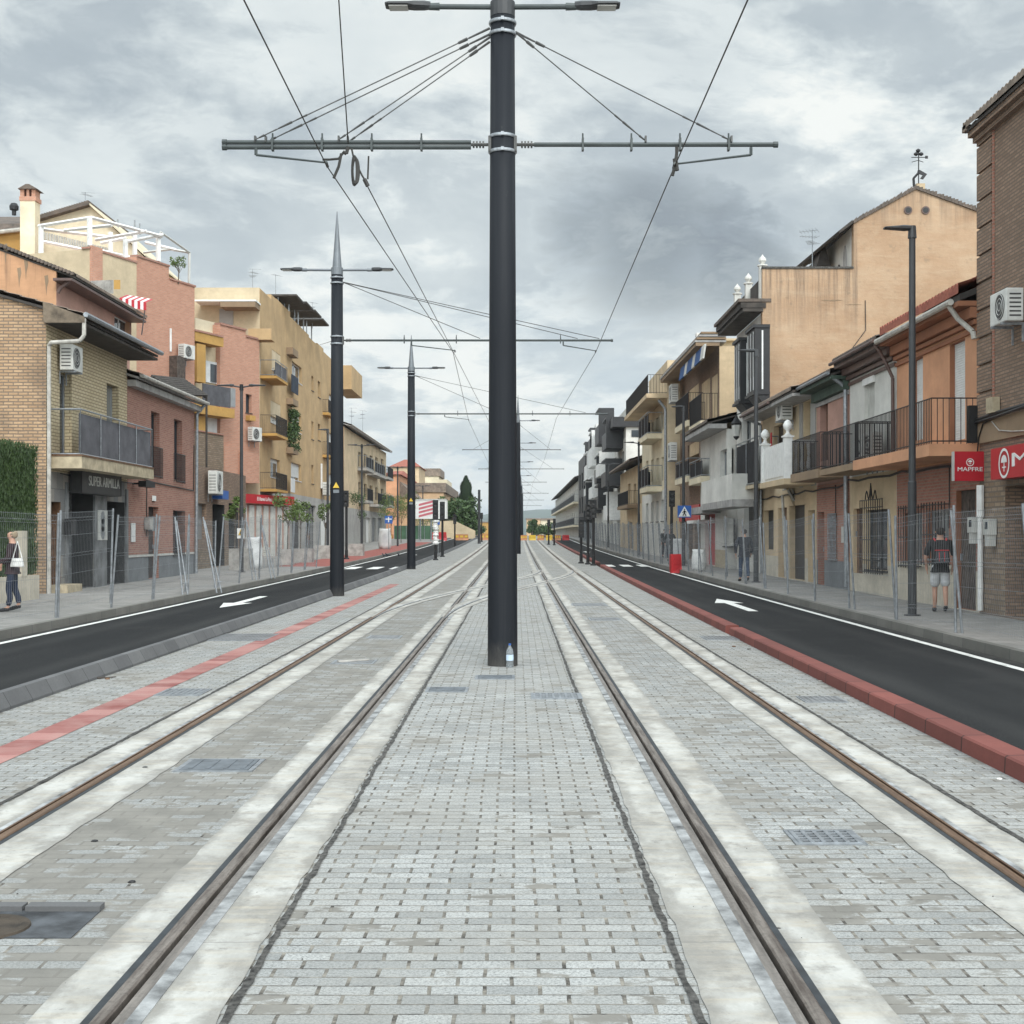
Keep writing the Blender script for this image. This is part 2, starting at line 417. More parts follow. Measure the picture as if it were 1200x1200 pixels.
def concrete_strip():
    m, nt, b = newmat('poured_concrete')
    p = geo(nt)
    a = noise(nt, scaled(nt, p, 1.6, 1.0, 1), 1.3, 6, .65); f = noise(nt, p, 60, 4, .7); d = noise(nt, scaled(nt, p, .6, 6, 1), 2.2, 5, .7)
    k = noise(nt, p, 5, 6, .7)
    c = mix(nt, ramp(nt, a, .36, .6), (.245, .235, .213), (.485, .48, .452))
    c = mix(nt, ramp(nt, d, .48, .7, 0, .65), c, (.44, .385, .30)); c = mix(nt, ramp(nt, noise(nt, scaled(nt, p, 2.2, .5, 1), 1.0, 5, .6), .52, .7, 0, .7), c, (.24, .23, .21))
    c = mix(nt, ramp(nt, k, .54, .68, 0, .7), c, (.20, .188, .168)); c = mix(nt, ramp(nt, noise(nt, scaled(nt, p, 1, 1.6, 1), 2.1, 8, .78), .56, .62, 0, .45), c, (.36, .32, .26)); c = mix(nt, ramp(nt, noise(nt, p, 11, 6, .75), .60, .68, 0, .5), c, (.13, .12, .11))
    c = mix(nt, ramp(nt, f, .3, .75, 0, .3), c, (.38, .36, .33))
    ed = N(nt, 'ShaderNodeSeparateXYZ', None, Vector=uvn(nt)).outputs[0]; ed = mth(nt, 'MINIMUM', ed, mth(nt, 'SUBTRACT', 1.0, ed))
    wv = noise(nt, scaled(nt, p, 2.5, 1.4, 1), 1.4, 6, .7)
    c = mix(nt, mth(nt, 'MULTIPLY', ramp(nt, mth(nt, 'MULTIPLY_ADD', mth(nt, 'SUBTRACT', wv, .5), 1.5, ed), .24, .0), .75), c, (.235, .225, .205))
    # joints between pours every ~2.4 m
    sep = N(nt, 'ShaderNodeSeparateXYZ', None, Vector=p)
    yy = mth(nt, 'ADD', sep.outputs[1], mth(nt, 'MULTIPLY', noise(nt, p, 3, 3), .05))
    fr = mth(nt, 'ABSOLUTE', mth(nt, 'SUBTRACT', mth(nt, 'FRACT', mth(nt, 'DIVIDE', yy, 2.35)), .5))
    c = mix(nt, ramp(nt, fr, .003, .0015, 0, .6), c, (.17, .16, .15))
    nt.links.new(c, b.inputs['Base Color']); b.inputs['Roughness'].default_value = .9; b.inputs['Specular IOR Level'].default_value = .25
    bump(nt, b, mth(nt, 'MULTIPLY_ADD', k, 1.5, f), .3, .006)
    return m
M['conc'] = concrete_strip()
def asphalt():
    m, nt, b = newmat('fresh_asphalt')
    p = geo(nt)
    f = noise(nt, p, 90, 4, .8); g = noise(nt, scaled(nt, p, 1.2, .18, 1), .9, 5, .6)
    c = mix(nt, ramp(nt, f, .38, .66), (.009, .0095, .010), (.038, .0395, .041))
    c = mix(nt, ramp(nt, g, .42, .7, 0, .5), c, (.036, .0365, .0365)); c = mix(nt, ramp(nt, noise(nt, p, .45, 6, .65), .55, .7, 0, .4), c, (.048, .047, .045)); c = mix(nt, ramp(nt, noise(nt, p, 300, 2), .6, .72, 0, .5), c, (.085, .085, .085))
    X = N(nt, 'ShaderNodeSeparateXYZ', None, Vector=p).outputs[0]; lane = mth(nt, 'ABSOLUTE', mth(nt, 'SUBTRACT', mth(nt, 'ABSOLUTE', mth(nt, 'ADD', X, .83)), 6.02))
    trk = ramp(nt, mth(nt, 'ABSOLUTE', mth(nt, 'SUBTRACT', lane, .78)), .32, .05); c = mix(nt, mth(nt, 'MULTIPLY', trk, ramp(nt, g, .3, .7, .15, .55)), c, (.047, .047, .0465)); c = mix(nt, mth(nt, 'MULTIPLY', ramp(nt, mth(nt, 'MULTIPLY_ADD', noise(nt, p, 2.5, 5), .5, lane), 1.62, 1.95), .6), c, (.10, .096, .088))
    nt.links.new(c, b.inputs['Base Color']); b.inputs['Roughness'].default_value = .95; b.inputs['Specular IOR Level'].default_value = .10
    bump(nt, b, f, .7, .006)
    return m
M['asphalt'] = asphalt()
def flag(name, c1, c2, mort, w, h, ms=.006):
    m, nt, b = newmat(name)
    uv = geo(nt)
    t = N(nt, 'ShaderNodeTexBrick', {'offset': .5}, Vector=uv, Color1=c4(c1), Color2=c4(c2), Mortar=c4(mort), Scale=1.0, Mortar_Size=ms, Mortar_Smooth=.2, Brick_Width=w, Row_Height=h)
    f = noise(nt, uv, 1.1, 6, .65); g = noise(nt, uv, 40, 3)
    c = mix(nt, ramp(nt, f, .4, .7, 0, .5), t.outputs[0], tuple(x*.6 for x in c1))
    c = mix(nt, ramp(nt, g, .4, .7, 0, .25), c, tuple(x*.6 for x in c1))
    nt.links.new(c, b.inputs['Base Color']); b.inputs['Roughness'].default_value = .9
    bump(nt, b, mth(nt, 'MULTIPLY_ADD', t.outputs[1], -1, mth(nt, 'MULTIPLY', g, .3)), .4, .006)
    return m
M['flag'] = flag('pavement_tiles', (.235, .226, .212), (.30, .288, .27), (.14, .13, .12), .4, .4)
M['redpave'] = flag('red_paving', (.26, .075, .06), (.33, .10, .08), (.18, .08, .07), .2, .1, .004)
M['kerbg'] = flag('dark_kerb_stone', (.105, .105, .108), (.155, .155, .155), (.04, .04, .04), 40, .62, .008)
M['kerbp'] = flag('old_kerb_stone', (.15, .145, .13), (.21, .20, .18), (.08, .08, .08), 40, 1.0, .010)
M['kerbr'] = flag('red_kerb_stone', (.165, .048, .038), (.225, .066, .052), (.045, .02, .018), 40, 1.0, .016)
def redstrip():
    m, nt, b = newmat('red_strip_pavers')
    uv = geo(nt)
    t = N(nt, 'ShaderNodeTexBrick', {'offset': 0.0}, Vector=uv, Color1=c4((.21, .06, .052)), Color2=c4((.42, .21, .185)), Mortar=c4((.25, .10, .09)), Scale=1.0, Mortar_Size=.004, Bias=-.15, Brick_Width=40, Row_Height=.40)
    c = mix(nt, ramp(nt, noise(nt, uv, 3.0, 5), .4, .75, 0, .5), t.outputs[0], (.42, .29, .26))
    c = mix(nt, ramp(nt, noise(nt, uv, 90, 3), .4, .7, 0, .3), c, (.2, .09, .08))
    nt.links.new(c, b.inputs['Base Color']); b.inputs['Roughness'].default_value = .9
    return m
M['redstrip'] = redstrip()
def worn_white():
    m, nt, b = newmat('road_paint')
    p = geo(nt); f = noise(nt, p, 30, 5, .7)
    nt.links.new(mix(nt, ramp(nt, mth(nt, 'MULTIPLY_ADD', noise(nt, p, 3.5, 6, .7), .6, mth(nt, 'MULTIPLY', f, .5)), .56, .68, 0, .75), (.70, .70, .67), (.22, .22, .21)), b.inputs['Base Color']); b.inputs['Roughness'].default_value = .7
    return m
M['paint'] = worn_white()
def rust(name, a, b_, metal):
    m, nt, b = newmat(name)
    p = geo(nt); f = noise(nt, scaled(nt, p, 12, .8, 1), 2, 6, .7); g = noise(nt, p, 40, 4)
    c = mix(nt, ramp(nt, f, .35, .65), a, b_); c = mix(nt, ramp(nt, g, .5, .75, 0, .5), c, tuple(x*.5 for x in a))
    nt.links.new(c, b.inputs['Base Color']); b.inputs['Roughness'].default_value = .55; b.inputs['Metallic'].default_value = metal
    bump(nt, b, g, .2, .003)
    return m
M['rustlip'] = rust('rail_lip', (.10, .088, .078), (.235, .21, .188), .15)
M['rusthead'] = rust('rusty_rail_head', (.085, .048, .028), (.185, .115, .07), .2)
M['shinehead'] = rust('rail_head', (.10, .08, .068), (.30, .265, .235), .55)
M['mortar'] = plain('grey_mortar', (.27, .275, .275), .9, 0, .5, 5, .4)
M['rubber'] = plain('rubber_seal', (.028, .033, .038), .7, 0, .25, 8)
M['seam'] = plain('dark_joint', (.085, .081, .075), .95, 0, .62, 26, .8)
M['rustplain'] = plain('rusty_iron', (.055, .042, .03), .8, .1, .4, 9, .3)
M['beam'] = plain('stained_beam', (.16, .125, .09), .9, 0, .4, 3, .2)
# ------------------------------------------------------------------ camera
cam = bpy.data.cameras.new('camera'); camo = bpy.data.objects.new('camera', cam); COL.objects.link(camo)
camo.location = (0, 0, H); camo.rotation_euler = (math.radians(90), 0, 0)
cam.sensor_width = 36; cam.lens = 36*FL/1200; cam.shift_x = -(CX-600)/1200; cam.shift_y = (HY-600)/1200
cam.clip_end = 20000; cam.clip_start = .05
S.camera = camo
# ------------------------------------------------------------------ ground sheets
def ys(a, b, near=None):
    out = [a]; y = a
    while y < b:
        st = .5 if y < 20 else (1.0 if y < 60 else (3 if y < 170 else 12))
        if near and y < 26: st = near
        y = min(b, y+st); out.append(y)
    return out
def sheet(name, f0, f1, zo, a, b, m, kind='structure', near=None, jit=0.0, wide=None):
    mb = MB(); Y = ys(a, b, near)
    k = [(f0(y) if callable(f0) else f0, f1(y) if callable(f1) else f1) for y in Y]
    vs = []
    for (x0, x1), y in zip(k, Y):
        j = jit if 1 < y < 45 else 0
        vs += [(x0+U(-j, j), y, zg(y)+zo), (x1+U(-j, j), y, zg(y)+zo)]
    fs = [(2*i, 2*i+1, 2*i+3, 2*i+2) for i in range(len(Y)-1)]
    mb.add(vs, fs)
    o = mb.build(name, M[m] if isinstance(m, str) else m)
    if m == 'conc':                               # u runs across the strip, for the dirt along its edges
        d = o.data.uv_layers[0].data
        for l in o.data.loops: d[l.index].uv = (l.vertex_index % 2, Y[l.vertex_index//2])
    o['kind'] = kind
    return o
def profile(name, prof, a, b, m, xf=None):        # a long kerb or rail: prof is a closed list of (x,z)
    mb = MB(); Y = ys(a, b); n = len(prof); vs = []
    for y in Y:
        dx = xf(y) if xf else 0
        vs += [(x+dx, y, zg(y)+z) for x, z in prof]
    fs = []
    for i in range(len(Y)-1):
        for k in range(n):
            fs.append((i*n+k, i*n+(k+1) % n, (i+1)*n+(k+1) % n, (i+1)*n+k))
    fs.append(tuple(range(n))); fs.append(tuple(range((len(Y)-1)*n, len(Y)*n)))
    mb.add(vs, fs)
    return mb
FAR = 420.0
def kr(y): return 3.49+ (min(y, 25)*.008 if y > 0 else 0) + max(0, min(y-25, 60))*.0085   # inner foot of the red kerb
LR0 = -8.50; LR1 = -5.22
# wide terrain under everything, out to the horizon
mb = MB(); Yt = ys(-6, 400)+[600, 900, 1500, 2500, 4000, 9000]
Xt = [-6000, -900, -200, -60, 60, 200, 900, 6000]
vs = [(x, y, zg(y)-.22) for y in Yt for x in Xt]; n = len(Xt)
mb.add(vs, [(i*n+j, i*n+j+1, (i+1)*n+j+1, (i+1)*n+j) for i in range(len(Yt)-1) for j in range(n-1)])
M['earth'] = plain('dry_earth', (.17, .15, .10), .95, 0, .3, .05)
tag(mb.build('ground', M['earth']), kind='structure')
sheet('pavement_left', -45, LR0-.12, .15, -3, FAR, 'flag')
sheet('road_left', LR0, LR1, 0, -3, FAR, 'asphalt')
sheet('pavers_left', -5.06, -3.1, 0, -3, FAR, 'pave_s')
sheet('pavers_left_track', -2.75, -1.65, 0, -3, FAR, 'pave_l')
sheet('pavers_centre', -1.30, .90, 0, -3, FAR, 'pave_c')
sheet('pavers_right_track', 1.28, 2.36, 0, -3, FAR, 'pave_r')
sheet('pavers_right', 2.72, lambda y: kr(y)+.01, 0, -3, FAR, 'pave_s')
sheet('road_right', lambda y: kr(y)+.2, 6.86, 0, -3, FAR, 'asphalt')
sheet('pavement_right', 6.98, 45, .15, -3, FAR, 'flag')
def kerb(name, prof, a, b, m, xf=None):
    o = profile(name, prof, a, b, m, xf).build(name, M[m]); o['kind'] = 'structure'; return o
kerb('kerb_left', [(LR0-.12, .153), (LR0-.01, .148), (LR0+.005, -.1), (LR0-.12, -.1)], -3, 52, 'kerbp')
kerb('kerb_right', [(6.86, -.1), (6.87, .148), (6.98, .153), (6.98, -.1)], -3, FAR, 'kerbp')
kerb('kerb_left_far', [(LR0-.12, .153), (LR0-.01, .148), (LR0+.005, -.1), (LR0-.12, -.1)], 52, FAR, 'kerbp')
kerb('kerb_track_left', [(-5.24, -.1), (-5.24, .165), (-5.13, .17), (-5.05, .03), (-5.05, -.1)], -3, FAR, 'kerbg')
for a, b in ((-3, 23.6), (24.1, 66)):
    kerb('kerb_track_right', [(0, -.1), (.012, .118), (.03, .132), (.22, .135), (.245, .125), (.25, -.1)], a, b, 'kerbr', kr)
kerb('kerb_track_right', [(0, -.1), (.012, .118), (.03, .132), (.22, .135), (.245, .125), (.25, -.1)], 70, FAR, 'kerbr', kr)
# the worn red strip, road lines
sheet('red_strip', -4.25, -3.93, .004, -3, 46, 'redstrip')
sheet('edge_line_left', LR0+.21, LR0+.34, .004, -3, FAR, 'paint')
sheet('edge_line_right', 6.46, 6.59, .004, -3, FAR, 'paint')
sheet('red_pavement', -10.9, LR0-.13, .154, 62, 140, 'redpave')
def ground_poly(name, pts, zo, m):
    mb = MB(); mb.poly([(x, y, zg(y)+zo) for x, y in pts]); o = mb.build(name, M[m]); o['kind'] = 'structure'; return o
# lane arrows
def arrow(x, y0, L, sgn):
    s = sgn
    p = [(-.11, 0), (.11, 0), (.11, L*.62), (.36, L*.62), (0, L), (-.36, L*.62), (-.11, L*.62)]
    mb = MB(); mb.poly([(x+a, y0+s*b, zg(y0+s*b)+.005) for a, b in p]); o = mb.build('lane_arrow', M['paint']); o['kind'] = 'structure'
g = G(884, 716.5); arrow(g.x-.02, g.y, 5.6, 1)
g = G(314, 699.5); arrow(-6.95, g.y+.3, 5.6, -1)
arrow(-7.0, 95, 5, -1); arrow(5.3, 100, 5, 1)
# zebra crossings
for i in range(3):
    x = -8.0+i*1.05; y = 63
    ground_poly('zebra_stripe', [(x, y), (x+.55, y), (x+.55, y+3.5), (x, y+3.5)], .005, 'paint')
for i in range(3):
    x = 4.4+i*.86; y = 67
    ground_poly('zebra_stripe', [(x, y), (x+.5, y), (x+.5, y+3.2), (x, y+3.2)], .005, 'paint')
# ------------------------------------------------------------------ tracks
RX = [-2.965, -1.495, 1.095, 2.535]
J = lambda base, amp, sd: (lambda y: base + amp*(.7*math.sin(y*1.7+sd)+.6*math.sin(y*7.3+2*sd)+.5*math.sin(y*17.1+sd)+.6*math.sin(y*.37+sd)+.4*math.sin(y*29+3*sd)))
CONC = [(-3.31, -3.06), (-2.905, -2.60), (-1.75, -1.555), (-1.36, -1.085), (.70, .96), (1.155, 1.39), (2.21, 2.475), (2.63, 2.87)]
for i, (a, b) in enumerate(CONC):
    outer = (i in (0, 3, 4, 7))
    rail_left = i % 2 == 1                        # the side that meets the rail stays straight
    sheet('track_concrete', (a-.005 if rail_left else J(a, .008, i)), (b+.005 if not rail_left else J(b, .008, i+3)), .005, -3, FAR, 'conc', near=.16, jit=.0)
for x in (-3.345, -1.05, .665, 2.895):
    sheet('joint', J(x-.016, .004, x), J(x+.016, .004, x+1), .007, -3, 60, 'seam', near=.07, jit=.006)
# rails: s=+1 lip towards +x
LBL = {0: 'rusty brown tram rail, outermost on the left', 1: 'tram rail with an open groove left of the centre paving',
       2: 'shiny grooved tram rail right of the centre paving', 3: 'rusty brown tram rail, outermost on the right, nearest the red kerb'}
for i, x in enumerate(RX):
    inner = i in (1, 2)
    s = (-1, 1, -1, 1)[i]
    t = thing('tram_rail', LBL[i], 'rail', (x, 0, 0))
    hm = M['shinehead'] if inner else M['rusthead']
    def pr(a, b, z0, z1): 
        a, b = sorted((x+s*a, x+s*b)); return [(a, z0), (b, z0), (b, z1), (a, z1)]
    hw = .028
    profile('h', [(x-hw, -.08), (x+hw, -.08), (x+hw, .009), (x+hw-.008, .016), (x-hw+.008, .016), (x-hw, .009)], -3, FAR, None).build('rail_head', hm, t)
    w = .045 if inner else .014
    profile('l', pr(.052, .052+w, -.08, .0075), -3, FAR, None).build('rail_lip', M['rustlip'] if inner else M['rusthead'], t)
    profile('f', pr(.03, .052, -.08, -.035), -3, FAR, None).build('groove_floor', M['rubber'], t)
    profile('r', pr(-.03, -.062, -.08, .0065), -3, FAR, None).build('rubber_seal', M['rubber'], t)
    o = profile('m', pr(.052+w, .052+w+(.06 if inner else .035), -.08, .0085), -3, FAR, None).build('mortar_bed', M['mortar'], t)
# crossover between the two tracks: two S-curved rails
def sstep(y, a=28.0, b=62.0):
    t = max(0, min(1, (y-a)/(b-a))); return t*t*(3-2*t)
for k, (xa, xb) in enumerate(((-2.965, 1.095), (-1.495, 2.535))):
    f = lambda y, xa=xa, xb=xb: xa+(xb-xa)*sstep(y)
    w = lambda y: .09+.15*min(1, max(0, (y-28)/5))*min(1, max(0, (62-y)/5))
    sheet('track_concrete', lambda y: f(y)-w(y), lambda y: f(y)+w(y), .0095, 28.5, 61.5, 'conc')
    t = thing('crossover_rail', ('left' if k == 0 else 'right')+'-hand curved rail of the crossover between the tracks', 'rail', (xa, 28, zg(28)))
    profile('h', [(-.03, -.05), (.03, -.05), (.03, .013), (-.03, .013)], 28, 62, None, f).build('rail_head', M['mortar'], t)
    profile('h', [(.03, -.05), (.06, -.05), (.06, .0125), (.03, .0125)], 28, 62, None, f).build('groove_floor', M['rubber'], t)
# ------------------------------------------------------------------ covers, grates and holes in the paving
def cover(label, px0, px1, py0, py1, m, style='slab', group=None):
    a = G((px0+px1)/2, py1); b = G((px0+px1)/2, py0)
    x0 = (px0-CX)/FL*(a.y+b.y)/2; x1 = (px1-CX)/FL*(a.y+b.y)/2
    z = zg(a.y)
    cx_, cy_ = (x0+x1)/2, (a.y+b.y)/2
    t = thing('access_cover', label, 'cover', (cx_, cy_, z))
    if abs(b.y-a.y) < .25: b.y = a.y+.3
    mb = MB(); w = .035
    for q in ((x0-w, x0, a.y-w, b.y+w), (x1, x1+w, a.y-w, b.y+w), (x0, x1, a.y-w, a.y), (x0, x1, b.y, b.y+w)):
        mb.box(*q, z-.05, z+.008)
    mb.build('frame', M['galv'], t)
    mb = MB()
    if style == 'slab':
        mb.box(x0+.004, x1-.004, a.y+.004, b.y-.004, z-.05, z+.011)
        for i in range(4):
            xx = x0+(x1-x0)*(.12+.25*i); mb.box(xx, xx+.03, a.y+.05, b.y-.05, z+.011, z+.015)
    else:
        n = max(4, int((x1-x0)/.06)); k = max(3, int((b.y-a.y)/.06))
        for i in range(n+1):
            xx = x0+(x1-x0)*i/n; mb.box(xx-.012, xx+.012, a.y, b.y, z-.05, z+.012)
        for i in range(k+1):
            yy = a.y+(b.y-a.y)*i/k; mb.box(x0, x1, yy-.012, yy+.012, z-.05, z+.010)
    mb.build('lid' if style == 'slab' else 'grate', M[m], t)
    if style != 'slab':
        mb = MB(); mb.box(x0, x1, a.y, b.y, z+.001, z+.004); mb.build('shaded_pit_floor', M['black'], t)  # flat black sheet stands for the shade below the bars
M['coverg'] = plain('cover_slate', (.125, .14, .155), .6, .1, .25, 6)
cover('smooth dark grey slab cover between the left rails', 218, 298, 891, 904, 'coverg')
cover('grey grid cover between the right rails, nearest the camera', 932, 1000, 975, 989, 'galv', 'grate')
cover('dark grate between the left kerb and the red strip', 255, 316, 743, 751, 'shut', 'grate')
cover('pale grate beside the red strip, near the leftmost joint', 192, 238, 808, 815, 'galv', 'grate')
cover('left flat cover in the centre paving before the big mast', 503, 545, 806, 811, 'coverg')
cover('middle flat cover right at the foot of the big mast', 560, 600, 792, 796, 'coverg')
cover('right pale cover in the centre paving before the big mast', 626, 678, 813, 819, 'galv', 'grate')
cover('dark grate between the right outer rail and the red kerb', 942, 984, 817, 823, 'shut', 'grate')
cover('grate beside the gap in the red kerb', 826, 866, 746, 750, 'shut', 'grate')
cover('near one of two slim covers between the far right rails', 692, 724, 724, 727, 'shut')
cover('far one of two slim covers between the far right rails', 671, 709, 707, 710, 'shut')
cover('slim cover between the far left rails', 434, 468, 745, 748, 'shut')
cover('narrow dark cover between the left rails beyond the slab cover', 393, 437, 774, 778, 'shut')
# the open hole near the left edge, with a round brown lid in it
g0 = G(60, 1100); g1 = G(60, 1068)
t = thing('access_pit', 'open pit with a round rusty lid in the left track', 'pit', (-2.13, 6.1, 0))
x0, x1, y0, y1 = -2.62, -1.93, g0.y, g1.y
mb = MB(); mb.box(x0, x1, y0, y1, .003, .0065); mb.build('shaded_pit_floor', M['pitdark'], t)  # flat sheet without a hole; its dark colour holds the pit's shade
mb = MB()
for q in ((x0-.21, x0, y1-.02, y1+.06), (x0+.02, x0+.33, y1-.02, y1+.06), (x0+.345, x1, y1-.02, y1+.06)): mb.box(*q, -.03, .03)
mb.build('stone_edge', M['kerbg'], t)
mb = MB(); mb.lathe((-2.36, y0+.14, .004), [(.20, 0), (.195, .012), (.16, .014), (.15, .009), (.05, .010)], 28); mb.build('round_lid', M['rustplain'], t)
# rubble
stones = [('small brown stone by the gap in the red kerb', 860, 758, .05, 'wood'), ('small grey stone by the gap in the red kerb', 878, 761, .05, 'kerbp'),
          ('pale stone lying against the red kerb', 961, 799, .045, 'conc'), ('white chip near the right edge below the red kerb', 1171, 913, .03, 'white'),
          ('dark pebble between the left rails', 111, 986, .03, 'black'), ('black chip on the white concrete left of the slab cover', 170, 900, .035, 'black'),
          ('dark chip on pavers beside the dark left kerb', 126, 796, .05, 'wood'), ('dark fragment between the left rails near the open pit', 155, 1034, .03, 'black'),
          ('brown spot stone on the right concrete strip', 881, 1042, .022, 'wood'), ('grey chip on the right inner concrete strip', 912, 1089, .025, 'seam')]
for lb, px, py, r, m in stones:
    g = G(px, py); r *= .72; mb = MB(); rr = [U(.7, 1.1) for _ in range(9)]
    mb.lathe((g.x, g.y, g.z-.004), [(r*.9, 0), (r, r*.35), (r*.7, r*.55), (r*.2, r*.65)], 7)
    mb.v = [(g.x+(v[0]-g.x)*U(.75, 1.15), g.y+(v[1]-g.y)*U(.75, 1.15), v[2]) for v in mb.v]
    tag(mb.build('stone', M[m], origin=g), lb, 'stone')
mb = MB()
for i in range(300):                              # loose grit in the paving
    y = 4.5+22*R()**1.6; x = U(-4.9, 3.4); r = U(.002, .006); z = zg(y)+.003
    mb.add([(x-r, y-r, z), (x+r, y-r*.6, z), (x+r*.7, y+r, z), (x-r*.8, y+r*.8, z), (x, y, z+r*1.2)], [(0,1,4), (1,2,4), (2,3,4), (3,0,4)])
o = mb.build('grit', M['seam']); o['kind'] = 'stuff'
# sticks lying about
for lb, a, b, r in (('thin dark stick lying beside the left kerb', (112, 796), (136, 795), .012), ('pale board laid over the narrow cover between the left rails', (396, 777), (432, 775), .03)):
    p = G(*a); q = G(*b); mb = MB(); mb.tube(p+Vector((0, 0, .012)), q+Vector((0, 0, .02)), r, r*.6, 6); tag(mb.build('stick', M['oldwood'] if 'dark' in lb else M['concrete'], origin=p), lb, 'stick')
# ------------------------------------------------------------------ tram masts
M['palered'] = plain('faded_red_print', (.50, .13, .16), .6, 0, .1, 2)
M['stay'] = plain('steel_stay', (.07, .07, .068), .45, .4, .2, 20)
def collar(mb, x, y, z, r):
    mb.lathe((x, y, z-.09), [(r+.012, 0), (r+.012, .03), (r+.006, .031), (r+.006, .15), (r+.012, .151), (r+.012, .18)], 20)
def lamp_arm(t, x, y, z, L, m, mh):
    for s in (-1, 1):
        mb = MB(); mb.tube((x+s*.1, y, z), (x+s*(L-.62), y, z+.005), .035, .035, 10); mb.tube((x+s*(L-.72), y, z+.005), (x+s*(L-.58), y, z+.005), .05, .045, 10)
        arm = mb.build('lamp_arm', m, t)
        mb = MB()
        sec = [(L-.60, .055, .05), (L-.52, .085, .06), (L-.38, .10, .058), (L-.30, .13, .036), (L-.05, .13, .03), (L, .11, .02)]
        vs = []
        for (d, w, h) in sec:
            for i in range(8):
                a = 2*math.pi*i/8+math.pi/8; vs.append((x+s*d, y+w*math.cos(a), z+.02+h*math.sin(a)))
        k = len(sec); fs = [(j*8+i, j*8+(i+1) % 8, (j+1)*8+(i+1) % 8, (j+1)*8+i) for j in range(k-1) for i in range(8)]
        fs += [tuple(range(8)), tuple(range((k-1)*8, k*8))]
        mb.add(vs, fs); mb.build('lamp_head', mh, t, smooth=False)
        mb = MB(); d0, d1 = sorted((x+s*(L-.30), x+s*(L-.05))); mb.box(d0, d1, y-.10, y+.10, z-.016, z-.010); mb.build('lens', M['shutl'], t)
def mast(Y, px_b, py_arm, py_lamp, py_top, left, right, label, lod=0, rb=None):
    x = (px_b-CX)/FL*Y; z0 = zg(Y)
    za = H+(HY-py_arm)/FL*Y; zl = H+(HY-py_lamp)/FL*Y
    zt = H+(HY-py_top)/FL*Y if py_top else zl+1.75
    t = thing('catenary_mast', label, 'mast', (x, Y, z0), 'tram catenary masts')
    mb = MB(); r0, r1 = .20, .16
    mb.lathe((x, Y, z0-.1), [(r0, 0), (r0, .1), ((r0+r1)/2, (zl-z0)/2), (r1, zl-z0+.02)], 32 if lod == 0 else 16)
    mb.build('pole', M['pole'], t, smooth=lod < 2)
    mb = MB(); mb.lathe((x, Y, zl-.08), [(.165, 0), (.165, .2), (.13, .21), (.012, zt-zl), (.002, zt-zl+.02)], 16); mb.build('spire', M['spire'] if lod else M['lamppost'], t)
    if lod < 2:
        mb = MB()
        for zz in (zl-.18, zl-.33, za+.08, za-.12):
            mb.lathe((x, Y, zz), [(r1+.02, 0), (r1+.026, .012), (r1+.026, .03), (r1+.02, .042)], 20); mb.box(x-.02, x+.02, Y-r1-.05, Y-r1-.02, zz, zz+.045)
        mb.each('clamp', M['galv'], t)
    lamp_arm(t, x, Y, zl+.06, 1.56, M['armg'] if lod == 0 else M['spire'], M['lamppost'])
    def arm(xe, dbl):
        s = 1 if xe > x else -1
        mb = MB(); xs = x+s*.42
        zz = [za+.03, za-.035] if dbl else [za]
        for q in zz:
            mb.tube((xs, Y-.02, q), (xe, Y-.02, q), .031 if lod < 2 else .028, .031 if lod < 2 else .028, 8)
            mb.tube((xe-s*.05, Y-.02, q), (xe+s*.01, Y-.02, q), .042, .042, 8)
        if lod < 2:
            for k in range(1, 5): xx = xs+(xe-xs)*k/5.0; mb.box(xx-.014, xx+.014, Y-.07, Y+.03, za-.08, za+.08); mb.tube((xx, Y-.02, za+.07), (xx, Y-.02, za+.15), .014, .012, 6)
        a = mb.build('cross_arm', M['armg'] if lod < 2 else M['stay'], t)
        mb = MB(); xa, xb = x+s*.17, x+s*.42
        mb.tube((xa, Y-.02, za), (xb, Y-.02, za), .022, .022, 8)
        for k in range(4): xx = xa+(xb-xa)*(.35+.17*k); mb.tube((xx-.012, Y-.02, za), (xx+.012, Y-.02, za), .046, .046, 10)
        mb.box(xa-.02*1, xa+.02, Y-.09, Y+.05, za-.10, za+.10); mb.build('insulator', M['stay'], a)
    def stay(xe, off=0.0, zst=None):
        s = 1 if xe > x else -1
        mb = MB(); zs = zl-.28 if zst is None else zst
        p = Vector((x+s*.17, Y-.02, zs)); q = Vector((xe, Y-.02+off, za+.05)); d = (q-p)
        k = p+d*.09
        mb.tube(p, k, .017, .012, 6); mb.tube(k, q, .0085 if lod == 0 else .010, None, 5)
        if lod == 0:
            for f in (.11, .12): c = p+d*f; mb.tube(c-d.normalized()*.05, c+d.normalized()*.05, .022, .018, 6)
            for f, rr, hl in ((.80, .014, .08), (.87, .017, .10), (.93, .010, .08), (.97, .016, .04)): c = p+d*f; mb.tube(c-d.normalized()*hl, c+d.normalized()*hl, rr, rr*.6, 6)
            mb.box(xe-.012, xe+.012, Y-.06, Y+.02, za+.03, za+.11)
        mb.build('stay_wire', M['stay'], t)
    for (xe, dbl, stays) in (left, right):
        if xe is None: continue
        arm(xe, dbl)
        for st in stays:
            stay(st[0] if isinstance(st, tuple) else st, st[1] if isinstance(st, tuple) else 0, zl-.28+(st[2] if isinstance(st, tuple) else 0))
    return t, x, za, zl
